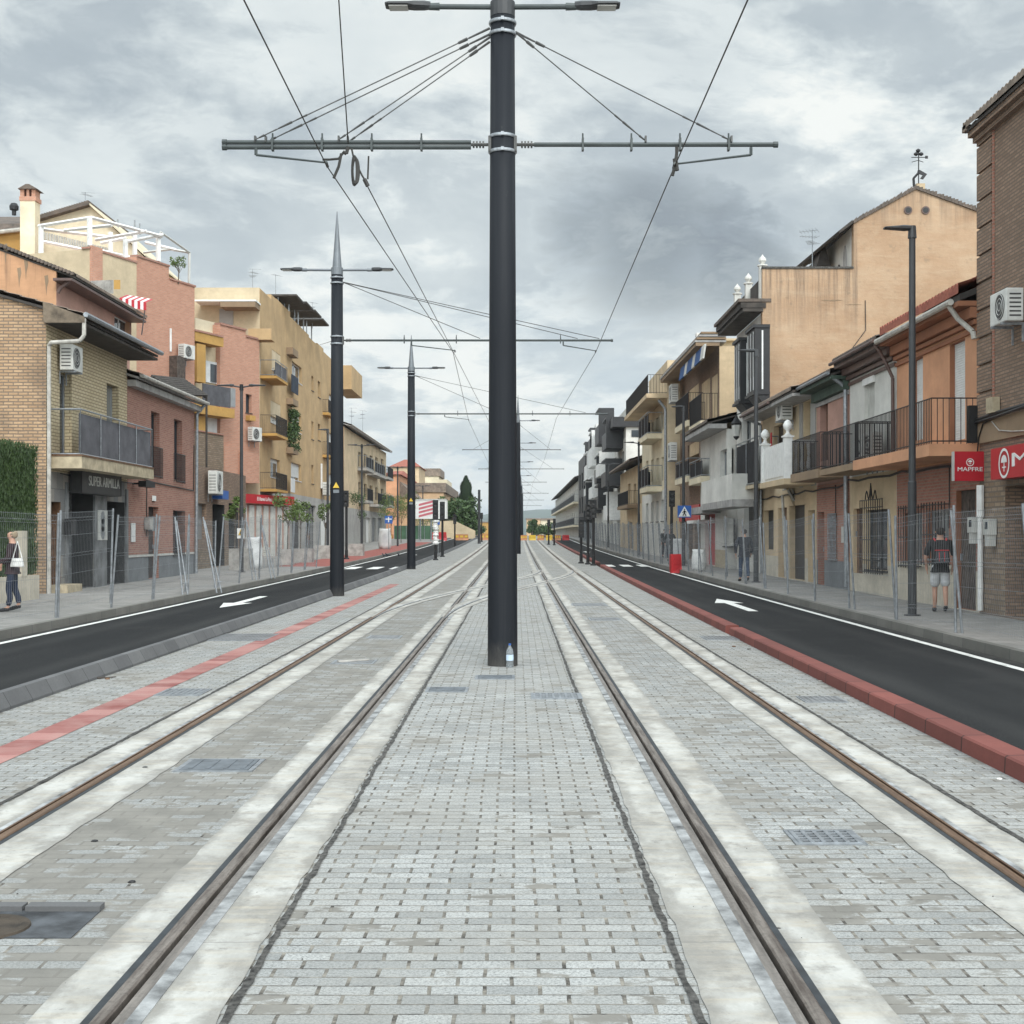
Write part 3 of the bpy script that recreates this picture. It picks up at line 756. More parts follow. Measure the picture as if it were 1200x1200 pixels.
# big mast in front
t1, x1, za1, zl1 = mast(18.18, 589, 170, 13.5, None, (-3.90, True, [(-3.47, -.05, .05), (-3.33, .05, -.03), (-2.36, -.05, -.07), (-2.24, .05, -.13)]), (3.47, False, [1.72, 2.86]), 'large dark tram mast rising from the centre paving, nearest the camera')
def steady(t, xa, xb, Y, za, zw):                 # light arm that holds the contact wire sideways
    mb = MB(); mb.tube((xa, Y-.03, za-.04), (xa, Y-.03, za-.14), .022, .022, 6); mb.tube((xa, Y-.03, za-.14), (xb, Y-.03, zw+.04), .017, .013, 6)
    mb.tube((xb, Y-.12, zw+.03), (xb, Y+.06, zw+.01), .022, .02, 6); mb.build('steady_arm', M['armg'], t)
YM = 18.18
steady(t1, -3.46, -2.52, YM, za1, 6.66); steady(t1, 3.12, 2.10, YM, za1, 6.64)
mb = MB()
def P1(px, py, dy=0): return V(px, py, YM-.05+dy)
mb.path([P1(403, 178), P1(397, 186), P1(386, 187), P1(378, 187)], .016, 6); mb.path([P1(400, 180), P1(397, 195), P1(391, 209)], .02, 6)
mb.path([P1(408, 172), P1(406, 180), P1(402, 178)], .025, 6); mb.build('wire_hanger', M['wire'], t1)
mb = MB(); mb.path([P1(793, 172), P1(793, 180), P1(791, 193), P1(788, 206)], .024, 6); mb.path([P1(791, 186), P1(793, 200)], .035, 6); mb.build('wire_hanger', M['wire'], t1)
mb = MB()                                         # coiled spare cable
for k in range(3):
    c = P1(415.2+k*.8, 200, -.02*k); mb.path([c+Vector(((.03+.006*k)*math.cos(a), .012*k, (.2-.015*k)*math.sin(a))) for a in [2*math.pi*i/18 for i in range(19)]], .014, 5)
mb.path([P1(412, 174), P1(414, 183)], .014, 6); mb.path([P1(419, 195), P1(424, 205), P1(430, 215)], .014, 6); mb.path([P1(427, 210), P1(431, 218)], .032, 6); mb.path([P1(432, 183), P1(431, 210)], .012, 5)
mb.build('cable_coil', M['wire'], t1)
# stencils on the big mast
FP = Fr(x1, YM-.205, 1, 0, 1)
t2, x2, za2, zl2 = mast(37.84, 395, 399, 319, 245, (None, 0, []), (2.67, False, [1.7, -1.0, 2.3]), 'slim tapering tram mast at the left kerb, nearer of the two', 1)
t3, x3, za3, zl3 = mast(63.0, 482, 485, 433, 391, (None, 0, []), (4.2, False, [3.2, -.8]), 'slim tapering tram mast at the left kerb, farther of the two', 1)
steady(t2, -2.9, -1.7, 37.84, za2, za2-.32); steady(t2, 1.3, 2.2, 37.84, za2, za2-.33); steady(t3, -3.3, -2.2, 63, za3, za3-.3)
FARM = [(97, 607, 527, 494, 462, -3.94, 3.03, 'tram mast just showing behind the large mast'), (120, 607.5, 549.5, 520, 497, -3.5, 4.0, 'second tram mast beyond the one behind the large mast'),
        (148, 608, 565, 542, 522, -3.6, 3.0, 'third tram mast down the centre line behind the large mast'), (180, 609, 578, 558, 541, -3.6, 3.8, 'fourth tram mast down the centre line, small and far'),
        (215, 610.5, 586, 569, 555, -3.6, 3.6, 'fifth tram mast down the centre line, tiny and very far'), (255, 612, 592.5, 578, 566, -3.6, 3.6, 'sixth tram mast down the centre line, hardly visible')]
for (Y, px, pa, pl, pt, le, ri, lb) in FARM:
    xx = (px-CX)/FL*Y
    mast(Y, px, pa, pl, pt, (xx+le, False, [xx+le*.8]), (xx+ri, False, [xx+ri*.75]), lb, 2)
# stencil marks and warning triangles on the masts
for (t, x, Y, z, k) in ((t2, x2, 37.84, 3.05, 1), (t3, x3, 63, 3.3, 1)):
    F = Fr(x, Y-.195, 1, 0, 1)
    mb = MB(); mb.extr([F.p(-.09, z, 0), F.p(.09, z, 0), F.p(0, z+.16, 0)], F.p(0, 0, .008)-F.p(0, 0, 0)); mb.build('warning_triangle', M['yellow'], t)
    mb = MB(); mb.fbox(F, -.08, .08, z-.14, z-.05, 0, .006); mb.build('warning_plate', M['spire'], t)
# ------------------------------------------------------------------ wires
def wire(label, pts, r=.0085, name='contact_wire'):
    mb = MB(); mb.path([Vector(p) for p in pts], r, 6)
    return tag(mb.build(name, M['wire'], origin=pts[0]), label, 'wire')
zf = lambda Y, o=5.05: zg(Y)+1.75+o-.1
wire('left tram contact wire, running the length of the street', [(-2.45, -1, 6.66), (-2.52, 18.18, 6.66), (-1.75, 37.84, za2-.33), (-2.2, 63, za3-.3), (-2.1, 97, 7.1), (-1.9, 148, 7.4), (-2.1, 215, 7.5), (-1.9, 255, 7.5), (-1.9, 330, 7.5)])
wire('right tram contact wire, running the length of the street', [(2.16, -1, 6.66), (2.10, 18.18, 6.64), (2.2, 37.84, za2-.33), (1.85, 63, za3-.2), (2.0, 97, 7.1), (1.8, 148, 7.4), (2.1, 215, 7.5), (2.1, 255, 7.5), (2.2, 330, 7.5)])
wire('thin feeder wire coming down to the left cross arm of the large mast', [V(398, -40, 16.4), V(397, 0, 16.6), V(408, 168, 18.1)], .008, 'feeder_wire')
wire('feeder wire from the hanging coil to the masts further on', [V(430, 217, 18.1), V(525, 400, 37.8), V(572, 492, 63), V(590, 540, 97)], .0085, 'feeder_wire')
wire('thin service wire from left mast towards the mustard apartment block', [V(395, 398, 37.9), V(375, 404, 60)], .008, 'service_wire')
# ------------------------------------------------------------------ bottle at the foot of the mast
g = G(597.5, 782); g.y = 17.93; g.x = -.085; t = thing('water_bottle', 'clear half full plastic water bottle at the foot of the large mast', 'bottle', g)
m, nt, b = newmat('clear_plastic'); b.inputs['Base Color'].default_value = (.85, .9, .93, 1); b.inputs['Transmission Weight'].default_value = .85; b.inputs['Roughness'].default_value = .12; b.inputs['IOR'].default_value = 1.2; M['clear'] = m
mb = MB(); mb.lathe(g, [(.045, 0), (.048, .01), (.046, .09), (.048, .1), (.046, .2), (.04, .235), (.016, .275), (.015, .292)], 18); mb.build('body', m, t, smooth=True)
mb = MB(); mb.lathe((g.x, g.y, g.z+.09), [(.0485, 0), (.0485, .07)], 18); mb.build('label_band', plain('bottle_label', (.55, .68, .82), .5), t)
mb = MB(); mb.lathe((g.x, g.y, g.z+.29), [(.017, 0), (.017, .02)], 14); mb.build('cap', M['bluesign'], t)
# ------------------------------------------------------------------ street lamps
def street_lamp(px, Y, py_top, side, label, double=False, x=None):
    x = (px-CX)/FL*Y if x is None else x; z0 = zg(Y)+.15; zt = H+(HY-py_top)/FL*Y
    t = thing('street_lamp', label, 'street lamp', (x, Y, z0), 'street lamps along the pavements')
    mb = MB(); mb.lathe((x, Y, z0), [(.16, 0), (.16, .02), (.085, .03), (.083, 2.6), (.07, 2.62), (.062, zt-z0)], 14); mb.build('pole', M['lamppost'], t, smooth=False)
    for s in ((-1, 1) if double else (side,)):
        L = .95 if double else .55
        mb = MB(); zz = zt-.02
        mb.tube((x, Y, zt-.22), (x, Y, zt+.02), .085, .07, 10)
        if double: mb.tube((x, Y, zz-.08), (x+s*.45, Y, zz), .03, .03, 8)
        vs = []
        for (d, w, h) in ((.0 if not double else .3, .06, .05), (.16 if not double else .42, .10, .06), (L*.5, .13, .045), (L*.95, .12, .026), (L, .08, .018)):
            for i in range(8):
                a = 2*math.pi*i/8+math.pi/8; vs.append((x+s*d, Y+w*math.cos(a), zz+h*math.sin(a)))
        fs = [(j*8+i, j*8+(i+1) % 8, (j+1)*8+(i+1) % 8, (j+1)*8+i) for j in range(4) for i in range(8)]+[tuple(range(8)), tuple(range(32, 40))]
        mb.add(vs, fs); mb.build('lamp_head', M['lamppost'], t)
    return t
street_lamp(1069, 26.6, 266, -1, 'tall dark street lamp in front of the orange house on the right')
lampB = street_lamp(886, 43.8, 410, -1, 'dark street lamp in front of the white house with black bay windows')
lampC = street_lamp(801, 62.9, 476, -1, 'dark street lamp on the right that carries the crossing sign')
street_lamp(748.6, 85.8, 518, -1, 'double armed street lamp before the black and white flats', True)
street_lamp(712.8, 114, 543, -1, 'small double armed street lamp far along the right pavement', True)
street_lamp(283, 54, 451, 1, 'double armed street lamp at the salmon brick block on the left', True)
street_lamp(384, 78, 503, -1, 'single armed street lamp beside the mustard apartment block')
street_lamp(424, 91, 521, 1, 'slim street lamp before the flats with dark balconies', True)
street_lamp(466, 119, 547, 1, 'slim street lamp left of the farther left mast', True)
street_lamp(495.5, 165, 569, 1, 'tiny street lamp in front of the far billboard', True)
# ------------------------------------------------------------------ traffic lights
def signal(px, Y, py_top, py_bot, label, n=3, cross=None, zo=0.0, r=.07, w=.14):
    x = (px-CX)/FL*Y; z0 = zg(Y)+zo; zt = H+(HY-py_top)/FL*Y; zb = H+(HY-py_bot)/FL*Y
    t = thing('traffic_light', label, 'traffic light', (x, Y, z0))
    mb = MB(); mb.lathe((x, Y, z0), [(.16, 0), (.15, .06), (.09, .1), (.085, .5), (r, .52), (r, zt-z0-.1)], 12); mb.build('pole', M['black'], t)
    mb = MB(); mb.box(x-w, x+w, Y-.24, Y-.06, zb, zt); hd = mb.build('head', M['black'], t)
    for k in range(n):
        zc = zb+(zt-zb)*(k+.5)/n; rr = min(.105, (zt-zb)/n*.42)
        mb = MB()
        vs = []
        for d in (.245, .38):
            for i in range(9):
                a = math.pi*(i/8.0)*1.15-.24; vs.append((x+rr*math.cos(a), Y-d, zc+rr*math.sin(a)))
        mb.add(vs, [(i, i+1, i+10, i+9) for i in range(8)]); mb.build('visor', M['blackmetal'], hd)
        mb = MB(); mb.add([(x+rr*.92*math.cos(2*math.pi*i/14), Y-.246, zc+rr*.92*math.sin(2*math.pi*i/14)) for i in range(14)], [tuple(range(14))]); mb.build('lens', M['acgrill'], hd)
    return t
signal(681, 73, 606, 630, 'black traffic light at the end of the red kerb, leftmost and lowest', 2)
signal(689, 71, 591, 609, 'black traffic light at the end of the red kerb, middle of the three', 3)
signal(695.5, 69, 586, 607, 'black traffic light at the end of the red kerb, tallest, nearest the road', 3)
signal(787, 66, 575, 594, 'black traffic light on the right pavement beside the crossing sign', 3, zo=.15)
signal(510.5, 80, 586, 609, 'black traffic light at the left kerb wrapped in white film, left of a pair', 2, w=.16)
signal(518.5, 88, 588, 609.5, 'black traffic light at the left kerb, right of a pair', 2, w=.16)
signal(406, 76, 575, 594, 'black traffic light partly hidden behind the nearer left mast', 2, zo=.15)
signal(533, 120, 603, 614, 'small black traffic light far down the left side', 2)
signal(564.5, 150, 601, 608, 'tiny black traffic light left of the large mast', 2)
signal(643, 135, 609, 617, 'tiny black traffic light right of the far track, left of two', 2)
signal(649.5, 132, 608, 616, 'tiny black traffic light right of the far track, right of two', 2)
x = (510.5-CX)/FL*80; mb = MB(); z0 = zg(80)
for k in range(9):
    a = U(0, 6); mb.lathe((x+U(-.06, .06), 80+U(-.08, .0), z0+.9+k*.16), [(.1, 0), (U(.14, .22), .08), (U(.12, .2), .16), (.1, .2)], 7)
tag(mb.build('plastic_wrap', M['white'], origin=(x, 80, z0+.9)), 'white plastic film wrapped round the left traffic light pole', 'wrapping')
# tall bare posts at the far left of the track
x = (561.5-CX)/FL*140; mb = MB(); mb.lathe((x, 140, zg(140)), [(.18, 0), (.15, .2), (.13, H+(HY-574)/FL*140-zg(140))], 10)
tag(mb.build('bare_post', M['lamppost'], origin=(x, 140, zg(140))), 'tall bare dark post left of the large mast', 'post')
# ------------------------------------------------------------------ road signs
def sign_square(px0, px1, py0, py1, Y, label, post=True, mat='bluesign', x_post=None):
    F = Fr(0, Y, 1, 0, 1); a = F.hu(px0); b = F.hu(px1); zt = F.hz(px0, py0); zb = F.hz(px0, py1)
    t = thing('road_sign', label, 'sign', ((a+b)/2, Y, zg(Y)+.15))
    mb = MB(); mb.fbox(F, a, b, zb, zt, 0, .03); mb.build('plate', M[mat], t)
    if post:
        mb = MB(); xm = (a+b)/2; mb.tube((xm, Y+.04, zg(Y)), (xm, Y+.04, zt), .03, .03, 8); mb.build('post', M['galv'], t)
    return t, F, a, b, zb, zt
t, F, a, b, zb, zt = sign_square(794, 810, 592.5, 606.5, 62.6, 'blue square crossing sign with a walking figure, on the right lamp post', False)
w = b-a; c = (a+b)/2
mb = MB(); mb.extr([F.p(a+w*.06, zb+w*.07, .03), F.p(b-w*.06, zb+w*.07, .03), F.p(c, zt-w*.05, .03)], (0, -.006, 0)); mb.build('white_triangle', M['white'], t)
mb = MB(); d = .037
mb.path([F.p(c, zb+w*.52, d), F.p(c-.01, zb+w*.34, d)], .035, 6); mb.path([F.p(c-.01, zb+w*.34, d), F.p(c-.07, zb+w*.13, d)], .022, 6); mb.path([F.p(c-.01, zb+w*.34, d), F.p(c+.07, zb+w*.13, d)], .022, 6)
mb.path([F.p(c, zb+w*.50, d), F.p(c-.10, zb+w*.34, d)], .016, 6); mb.path([F.p(c, zb+w*.50, d), F.p(c+.09, zb+w*.38, d)], .016, 6); mb.lathe(F.p(c+.005, zb+w*.56, d), [(.02, 0), (.03, .02), (.02, .05)], 8)
mb.build('walking_figure', M['black'], t)
t, F, a, b, zb, zt = sign_square(451, 460, 604.5, 613.5, 105, 'blue square sign on the left pavement by the dark balconies')
mb = MB(); mb.fbox(F, a+.06, b-.06, zb+.3, zb+.38, .03, .036); mb.fbox(F, a+.25, a+.33, zb+.1, zt-.08, .03, .037); mb.build('white_symbol', M['white'], t)
sign_square(511.5, 515.5, 610, 615, 100, 'small blue sign under the pair of left traffic lights')
F = Fr(0, 53.9, 1, 0, 1); a, b = F.hu(278), F.hu(286.5); zb, zt = F.hz(280, 631), F.hz(280, 619)
t = thing('warning_sign', 'pale works warning sign with a yellow triangle on the left lamp post', 'sign', ((a+b)/2, 53.9, zb))
mb = MB(); mb.fbox(F, a, b, zb, zt, 0, .03); mb.build('plate', M['white'], t); c = (a+b)/2
mb = MB(); mb.extr([F.p(a+.04, zb+.12, .03), F.p(b-.04, zb+.12, .03), F.p(c, zt-.03, .03)], (0, -.008, 0)); mb.build('yellow_triangle', M['yellow'], t)
mb = MB(); mb.fbox(F, c-.02, c+.02, zb+.16, zb+.28, .038, .044); mb.build('black_mark', M['black'], t)
mb = MB(); x = -10.86
# ------------------------------------------------------------------ mesh fences along both kerbs
def fence_proto(label, group, W=3.3, Hh=2.02):
    t = thing('mesh_fence', label, 'fence', (0, 0, 0), group)
    for y in (0.0, W):
        mb = MB(); mb.tube((0, y, 0), (0, y, Hh+.03), .023, .023, 8); mb.build('post', M['fence'], t)
    mb = MB()
    hz = [.16, .36, .42, .80, 1.14, 1.20, 1.56, 1.84, 1.90, 2.0]
    def zx(z):                                    # the pressed folds that stiffen the mesh
        for c in (.39, 1.17, 1.87):
            if abs(z-c) < .06: return .03*(1-abs(z-c)/.06)
        return 0
    for z in hz:
        mb.tube((zx(z), .02, z), (zx(z), W-.02, z), .0026, None, 4)
    zz = [.1, .33, .39, .45, 1.11, 1.17, 1.23, 1.81, 1.87, 1.93, 2.02]
    k = int(W/.09)
    for i in range(1, k):
        y = W*i/k; pts = [(zx(z), y, z) for z in zz]
        for p, q in zip(pts, pts[1:]): mb.tube(p, q, .0017, None, 3)
    mb.build('wire_mesh', M['fence'], t, recalc=False)
    return t
def run_fence(x, y0, y1, label, group, lean, step=3.42):
    pr = fence_proto(label, group); y = y0; first = True
    while y < y1:
        c = pr if first else copy_tree(pr)
        first = False
        xx = x(y) if callable(x) else x
        c.location = (xx+U(-.05, .05), y, zg(y+1.7)+.15)
        c.rotation_euler = (U(-.045, .045), lean*U(.0, .09), U(-.02, .02))
        c.scale = (1, U(.97, 1.0), U(.97, 1.02))
        y += step+U(-.12, .1)
run_fence(-8.72, 22.6, 60, 'grey wire mesh fence panel leaning along the left pavement kerb', 'mesh fence panels on the left kerb', 1)
run_fence(7.10, 15.4, 150, 'grey wire mesh fence panel standing along the right pavement kerb', 'mesh fence panels on the right kerb', -1)
# loose props that hold the fence
for (lb, a, b, X) in (('steel fence prop by the red brick house window', (214, 697), (205, 606), 0), ('steel fence prop by the stone brick corner', (254, 695), (238, 606), 0),
                ('steel fence prop beside the works warning sign', (296, 680), (288, 608), 0), ('steel fence prop before the brick planter on the left', (318, 678), (306, 612), 0)):
    g = G(a[0], a[1], .15); q = V(b[0], b[1], g.y+.6); mb = MB(); mb.tube(g, q, .022, .022, 8); mb.tube(g+Vector((.12, .05, 0)), q+Vector((.03, .05, -.1)), .02, .02, 8); mb.tube(g+Vector((0, 0, .3)), g+Vector((.12, .05, .3)), .014, .014, 6)
    tag(mb.build('fence_prop', M['fence'], origin=g), lb, 'prop')
# ------------------------------------------------------------------ barriers
def barrier(x, Y, w, h, d, m, label, rot=0, n=3):
    t = thing('road_barrier', label, 'barrier', (0, 0, 0))
    mb = MB(); mb.extr([(-w/2, -d/2, 0), (w/2, -d/2, 0), (w/2, -d/4, h*.35), (w/2*.93, -d/5, h), (-w/2*.93, -d/5, h), (-w/2, -d/4, h*.35)], (0, d*.8, 0)); mb.build('shell', M[m], t)
    mb = MB()
    for k in range(n): mb.box(-w/2+w*(k+.2)/n, -w/2+w*(k+.8)/n, -d*.36, -d*.26, h*.45, h*.8)
    mb.build('panel', M[m] if m != 'orangepl' else M['yellow'], t)
    t.location = (x, Y, zg(Y)); t.rotation_euler = (0, 0, rot); return t
g = G(799, 671, 0); barrier(6.72, 57.5, .46, .8, .35, 'redpl', 'red plastic road barrier at the right kerb', .15, 1)
g = G(545, 634); 
barrier(-8.9, 158, 1.7, 1.0, .5, 'redpl', 'red and white barrier standing alone at the far left', 0)
mb = MB(); mb.box(-9.4, -8.4, 157.8, 158.2, zg(158)+1, zg(158)+1.5); 
for i in range(6):
    barrier(.9+i*1.0, 162+U(-1, 1), .8, .62, .4, ('orangepl', 'yellow', 'orangepl', 'yellow', 'orangepl', 'redpl')[i], ['first', 'second', 'third', 'fourth', 'fifth', 'last'][i]+' plastic barrier from the left in the row closing the far track', U(-.2, .2))
for i in range(5):
    barrier(-15.5+i*3.0, 164+U(-2, 2), 1.6, .7, .4, 'orangepl', ['first', 'second', 'third', 'fourth', 'last'][i]+' orange barrier from the left before the far garden wall', U(-.1, .1))
# sacks
def sack(label, x, y, z, r, h, m='white'):
    mb = MB(); prof = [(r*.9, 0), (r, h*.2), (r*1.02, h*.6), (r*.86, h*.9), (r*.92, h)]
    mb.lathe((x, y, z), prof, 14)
    mb.v = [(v[0]+U(-.03, .03), v[1]+U(-.03, .03), v[2]+(U(-.05, .05) if v[2] > z+.1 else 0)) for v in mb.v]
    tag(mb.build('sack', M[m], origin=(x, y, z), smooth=True), label, 'sack')
g = G(296, 664, .15); sack('tall white builder sack standing in the pavement planters on the left', -11.2, 58, zg(58)+.15, .42, 1.35, 'pvc')
sack('white bulging sack behind the right fence beside the red barrier', 7.42, 55.5, zg(55.5)+.15, .30, .85)
sack('second white sack on the right pavement before the dark figures', 8.0, 67, zg(67)+.15, .5, 1.2, 'pvc')
sack('white sack at the foot of the blue square sign on the left', -10.3, 107, zg(107)+.15, .5, 1.6, 'pvc')
# ------------------------------------------------------------------ building kit
def wallmesh(mb, F, u0, u1, z0, z1, ops, depth, bands, rec=.2, mi=0, side_i=0, roof=True, rev=None):
    us = sorted(set([u0, u1]+[o[0] for o in ops]+[o[1] for o in ops])); zs = sorted(set([z0, z1]+[o[2] for o in ops]+[o[3] for o in ops]+[b[0] for b in bands]))
    us = [u for u in us if u0-1e-6 <= u <= u1+1e-6]; zs = [z for z in zs if z0-1e-6 <= z <= z1+1e-6]
    def mat_at(z):
        m = mi
        for (zb, k) in sorted(bands, reverse=True):
            if z < zb: m = k
        return m
    for i in range(len(us)-1):
        for j in range(len(zs)-1):
            a, b, c, d = us[i], us[i+1], zs[j], zs[j+1]; um, zm = (a+b)/2, (c+d)/2
            if any(o[0] < um < o[1] and o[2] < zm < o[3] for o in ops): continue
            mb.poly([F.p(a, c), F.p(b, c), F.p(b, d), F.p(a, d)], mat_at(zm))
    rec0 = rec
    for o in ops:
        a, b, c, d = o[:4]; k = mat_at((c+d)/2) if rev is None else rev; rec = rec0
        if len(o) > 4: rec, k = o[4], o[5]
        mb.poly([F.p(a, c), F.p(a, d), F.p(a, d, -rec-.06), F.p(a, c, -rec-.06)], k)
        mb.poly([F.p(b, c), F.p(b, d), F.p(b, d, -rec-.06), F.p(b, c, -rec-.06)], k)
        mb.poly([F.p(a, d), F.p(b, d), F.p(b, d, -rec-.06), F.p(a, d, -rec-.06)], k)
        mb.poly([F.p(a, c), F.p(b, c), F.p(b, c, -rec-.06), F.p(a, c, -rec-.06)], k)
    for u in (u0, u1): mb.poly([F.p(u, z0), F.p(u, z1), F.p(u, z1, -depth), F.p(u, z0, -depth)], side_i)
    mb.poly([F.p(u0, z0, -depth), F.p(u1, z0, -depth), F.p(u1, z1, -depth), F.p(u0, z1, -depth)], side_i)
    if roof: mb.poly([F.p(u0, z1), F.p(u1, z1), F.p(u1, z1, -depth), F.p(u0, z1, -depth)], side_i)
class Bld:
    def __init__(s, name, label, F, u0, u1, ztop, depth, mat, bands=(), side=None, group=None, z0=None, cat='building', rec=.2, rev=None):
        u0, u1 = sorted((u0, u1))
        s.F, s.u0, s.u1, s.zt, s.dep, s.rec = F, u0, u1, ztop, depth, rec
        s.zb = zg(F.Y((u0+u1)/2))+.15
        s.z0 = s.zb-.5 if z0 is None else z0
        s.mats = [M[mat]]; s.bands = []
        for (z, k) in bands: s.mats.append(M[k]); s.bands.append((z, len(s.mats)-1))
        if side: s.mats.append(M[side]); s.si = len(s.mats)-1
        else: s.si = 0
        s.rev = None
        if rev: s.mats.append(M[rev]); s.rev = len(s.mats)-1
        p = F.p((u0+u1)/2, s.zb); s.t = thing(name, label, cat, p, group)
        s.ops = []
    def rect(s, px0, px1, py0, py1, d=0.0):
        a, b = s.F.hu(px0, d), s.F.hu(px1, d); m = (px0+px1)/2
        zt = s.F.hz(m, py0, d); zb = s.F.hz(m, py1, d) if py1 is not None else s.zb+.02
        return min(a, b), max(a, b), zb, zt
    def op(s, px0, px1, py0, py1, kind='win', d=0.0, rec=None, revm=None, **k):
        a, b, zb, zt = s.rect(px0, px1, py0, py1); o = (a, b, zb, zt); r0 = s.rec
        if rec: s.rec = rec; s.mats.append(M[revm]); o += (rec, len(s.mats)-1)
        s.ops.append(o); s.fill(a, b, zb, zt, kind, **k); s.rec = r0; return a, b, zb, zt
    def opm(s, a, b, zb, zt, kind='win', **k): s.ops.append((a, b, zb, zt)); s.fill(a, b, zb, zt, kind, **k)
    def fill(s, a, b, zb, zt, kind, drop=0.0, fr='pvc', gl='glass', sh='shutl', rail=False, grid=False):
        F, t, d = s.F, s.t, -s.rec
        if kind in ('win', 'french'):
            w = .05; mb = MB()
            for q in ((a, a+w, zb, zt), (b-w, b, zb, zt), (a+w, b-w, zb, zb+w), (a+w, b-w, zt-w, zt)): mb.fbox(F, *q, d-.06, d)
            mid = (a+b)/2; mb.fbox(F, mid-.035, mid+.035, zb+w, zt-w, d-.055, d-.004)
            if kind == 'win': mb.fbox(F, a-.05, b+.05, zb-.05, zb-.002, d+.0, .05)
            if grid:
                for q in (.33, .66): zz = zb+(zt-zb)*q; mb.fbox(F, a+w, mid-.035, zz-.018, zz+.018, d-.05, d-.01); mb.fbox(F, mid+.035, b-w, zz-.018, zz+.018, d-.05, d-.01)
            wd = mb.build('window', M[fr], t)
            mb = MB(); mb.fbox(F, a+w*.8, b-w*.8, zb+w*.8, zt-w*.8, d-.045, d-.03); mb.build('pane', M[gl], wd)
            if drop > 0:
                mb = MB(); s.slats(mb, a+.01, b-.01, zt-(zt-zb)*drop, zt, d+.012); mb.build('shutter', M[sh], wd)
        elif kind in ('shut', 'roll'):
            mb = MB(); s.slats(mb, a, b, zb, zt, d, .05 if kind == 'shut' else .09); mb.build('shutter' if kind == 'shut' else 'roller_shutter', M[sh], t)
        elif kind == 'door':
            mb = MB(); mb.fbox(F, a, b, zb-.1, zt, d-.06, d)
            w = b-a
            for (q0, q1) in ((.08, .45), (.52, .92)):
                for (r0, r1) in ((.12, .45), (.55, .88)):
                    mb.fbox(F, a+w*r0, a+w*r1, zb+(zt-zb)*q0, zb+(zt-zb)*q1, d-.002, d+.018)
            dr = mb.build('door', M[sh], t); mb = MB(); mb.fbox(F, a+w*.9, a+w*.95, zb+1.0, zb+1.15, d, d+.05); mb.build('handle', M['galv'], dr)
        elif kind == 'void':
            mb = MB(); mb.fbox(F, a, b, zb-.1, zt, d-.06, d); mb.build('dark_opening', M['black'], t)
        elif kind == 'shop':
            mb = MB()
            for u in (a, a+(b-a)*.33, a+(b-a)*.66, b-.05): mb.fbox(F, u, u+.05, zb, zt, d-.05, d)
            mb.fbox(F, a, b, zt-.06, zt, d-.05, d+.002); mb.fbox(F, a, b, zb, zb+.08, d-.05, d+.002)
            wd = mb.build('shopfront', M['darksign'], t); mb = MB(); mb.fbox(F, a+.02, b-.02, zb+.02, zt-.03, d-.04, d-.02); mb.build('pane', M['glass'], wd)
        if rail: s.rail(a-.06, b+.06, zb, zb+1.0, .10)
    def slats(s, mb, a, b, zb, zt, d, pit=.05):
        F = s.F; n = max(2, int((zt-zb)/pit)); vs = []
        for i in range(n):
            z0 = zb+(zt-zb)*i/n; z1 = zb+(zt-zb)*(i+1)/n; h = z1-z0
            mb.poly([F.p(a, z0, d-.012), F.p(b, z0, d-.012), F.p(b, z0+h*.2, d), F.p(a, z0+h*.2, d)])
            mb.poly([F.p(a, z0+h*.2, d), F.p(b, z0+h*.2, d), F.p(b, z0+h*.85, d), F.p(a, z0+h*.85, d)])
            mb.poly([F.p(a, z0+h*.85, d), F.p(b, z0+h*.85, d), F.p(b, z1, d-.012), F.p(a, z1, d-.012)])
    def rail(s, a, b, z0, z1, d, step=.11, mat='blackmetal', parent=None, back=0.0, r=.009):
        F = s.F; mb = MB()
        def run(p, q):
            for z in (z0+.06, z1): mb.tube((p.x, p.y, z), (q.x, q.y, z), r*1.6, None, 5)
            n = max(1, int((q-p).length/step))
            for i in range(n+1): c = p+(q-p)*i/n; mb.tube((c.x, c.y, z0), (c.x, c.y, z1), r, None, 4)
        run(F.p(a, 0, d), F.p(b, 0, d)); run(F.p(a, 0, back), F.p(a, 0, d)); run(F.p(b, 0, back), F.p(b, 0, d))
        return mb.build('railing', M[mat], parent or s.t)
    def balcony(s, a, b, zst, zsb, dep, zr, style='bars', slab='slab', mat='blackmetal', cover=None, edge=None):
        F = s.F; a, b = sorted((a, b))
        mb = MB(); mb.fbox(F, a, b, zsb, zst, .003, dep); sl = mb.build('balcony', M[slab], s.t)
        if edge: mb = MB(); mb.fbox(F, a-.02, b+.02, zst+.002, zst+.05, .003, dep+.02); mb.build('edge', M[edge], sl)
        if style == 'bars': s.rail(a+.03, b-.03, zst, zr, dep-.05, mat=mat, parent=sl)
        elif style == 'solid':
            mb = MB()
            for q in ((a, b, dep-.12, dep), (a, a+.12, .004, dep-.12), (b-.12, b, .004, dep-.12)): mb.fbox(F, q[0], q[1], zst, zr, q[2], q[3])
            mb.build('parapet', M[mat], sl)
        elif style == 'cover':
            s.rail(a+.03, b-.03, zst, zr, dep-.05, parent=sl, step=1.75, mat='galv', r=.016)
            mb = MB()
            def corr(p, q):
                n = int((q-p).length/.075); L = (q-p)
                nn = Vector((L.y, -L.x, 0)).normalized()*.018
                for i in range(n):
                    c0 = p+L*i/n; c1 = p+L*(i+.5)/n; c2 = p+L*(i+1)/n
                    for (x0, x1) in ((c0-nn, c1+nn), (c1+nn, c2-nn)):
                        mb.poly([(x0.x, x0.y, zst+.1), (x1.x, x1.y, zst+.1), (x1.x, x1.y, zr-.1), (x0.x, x0.y, zr-.1)])
            corr(F.p(a+.06, 0, dep-.09), F.p(b-.06, 0, dep-.09)); corr(F.p(b-.06, 0, .1), F.p(b-.06, 0, dep-.1))
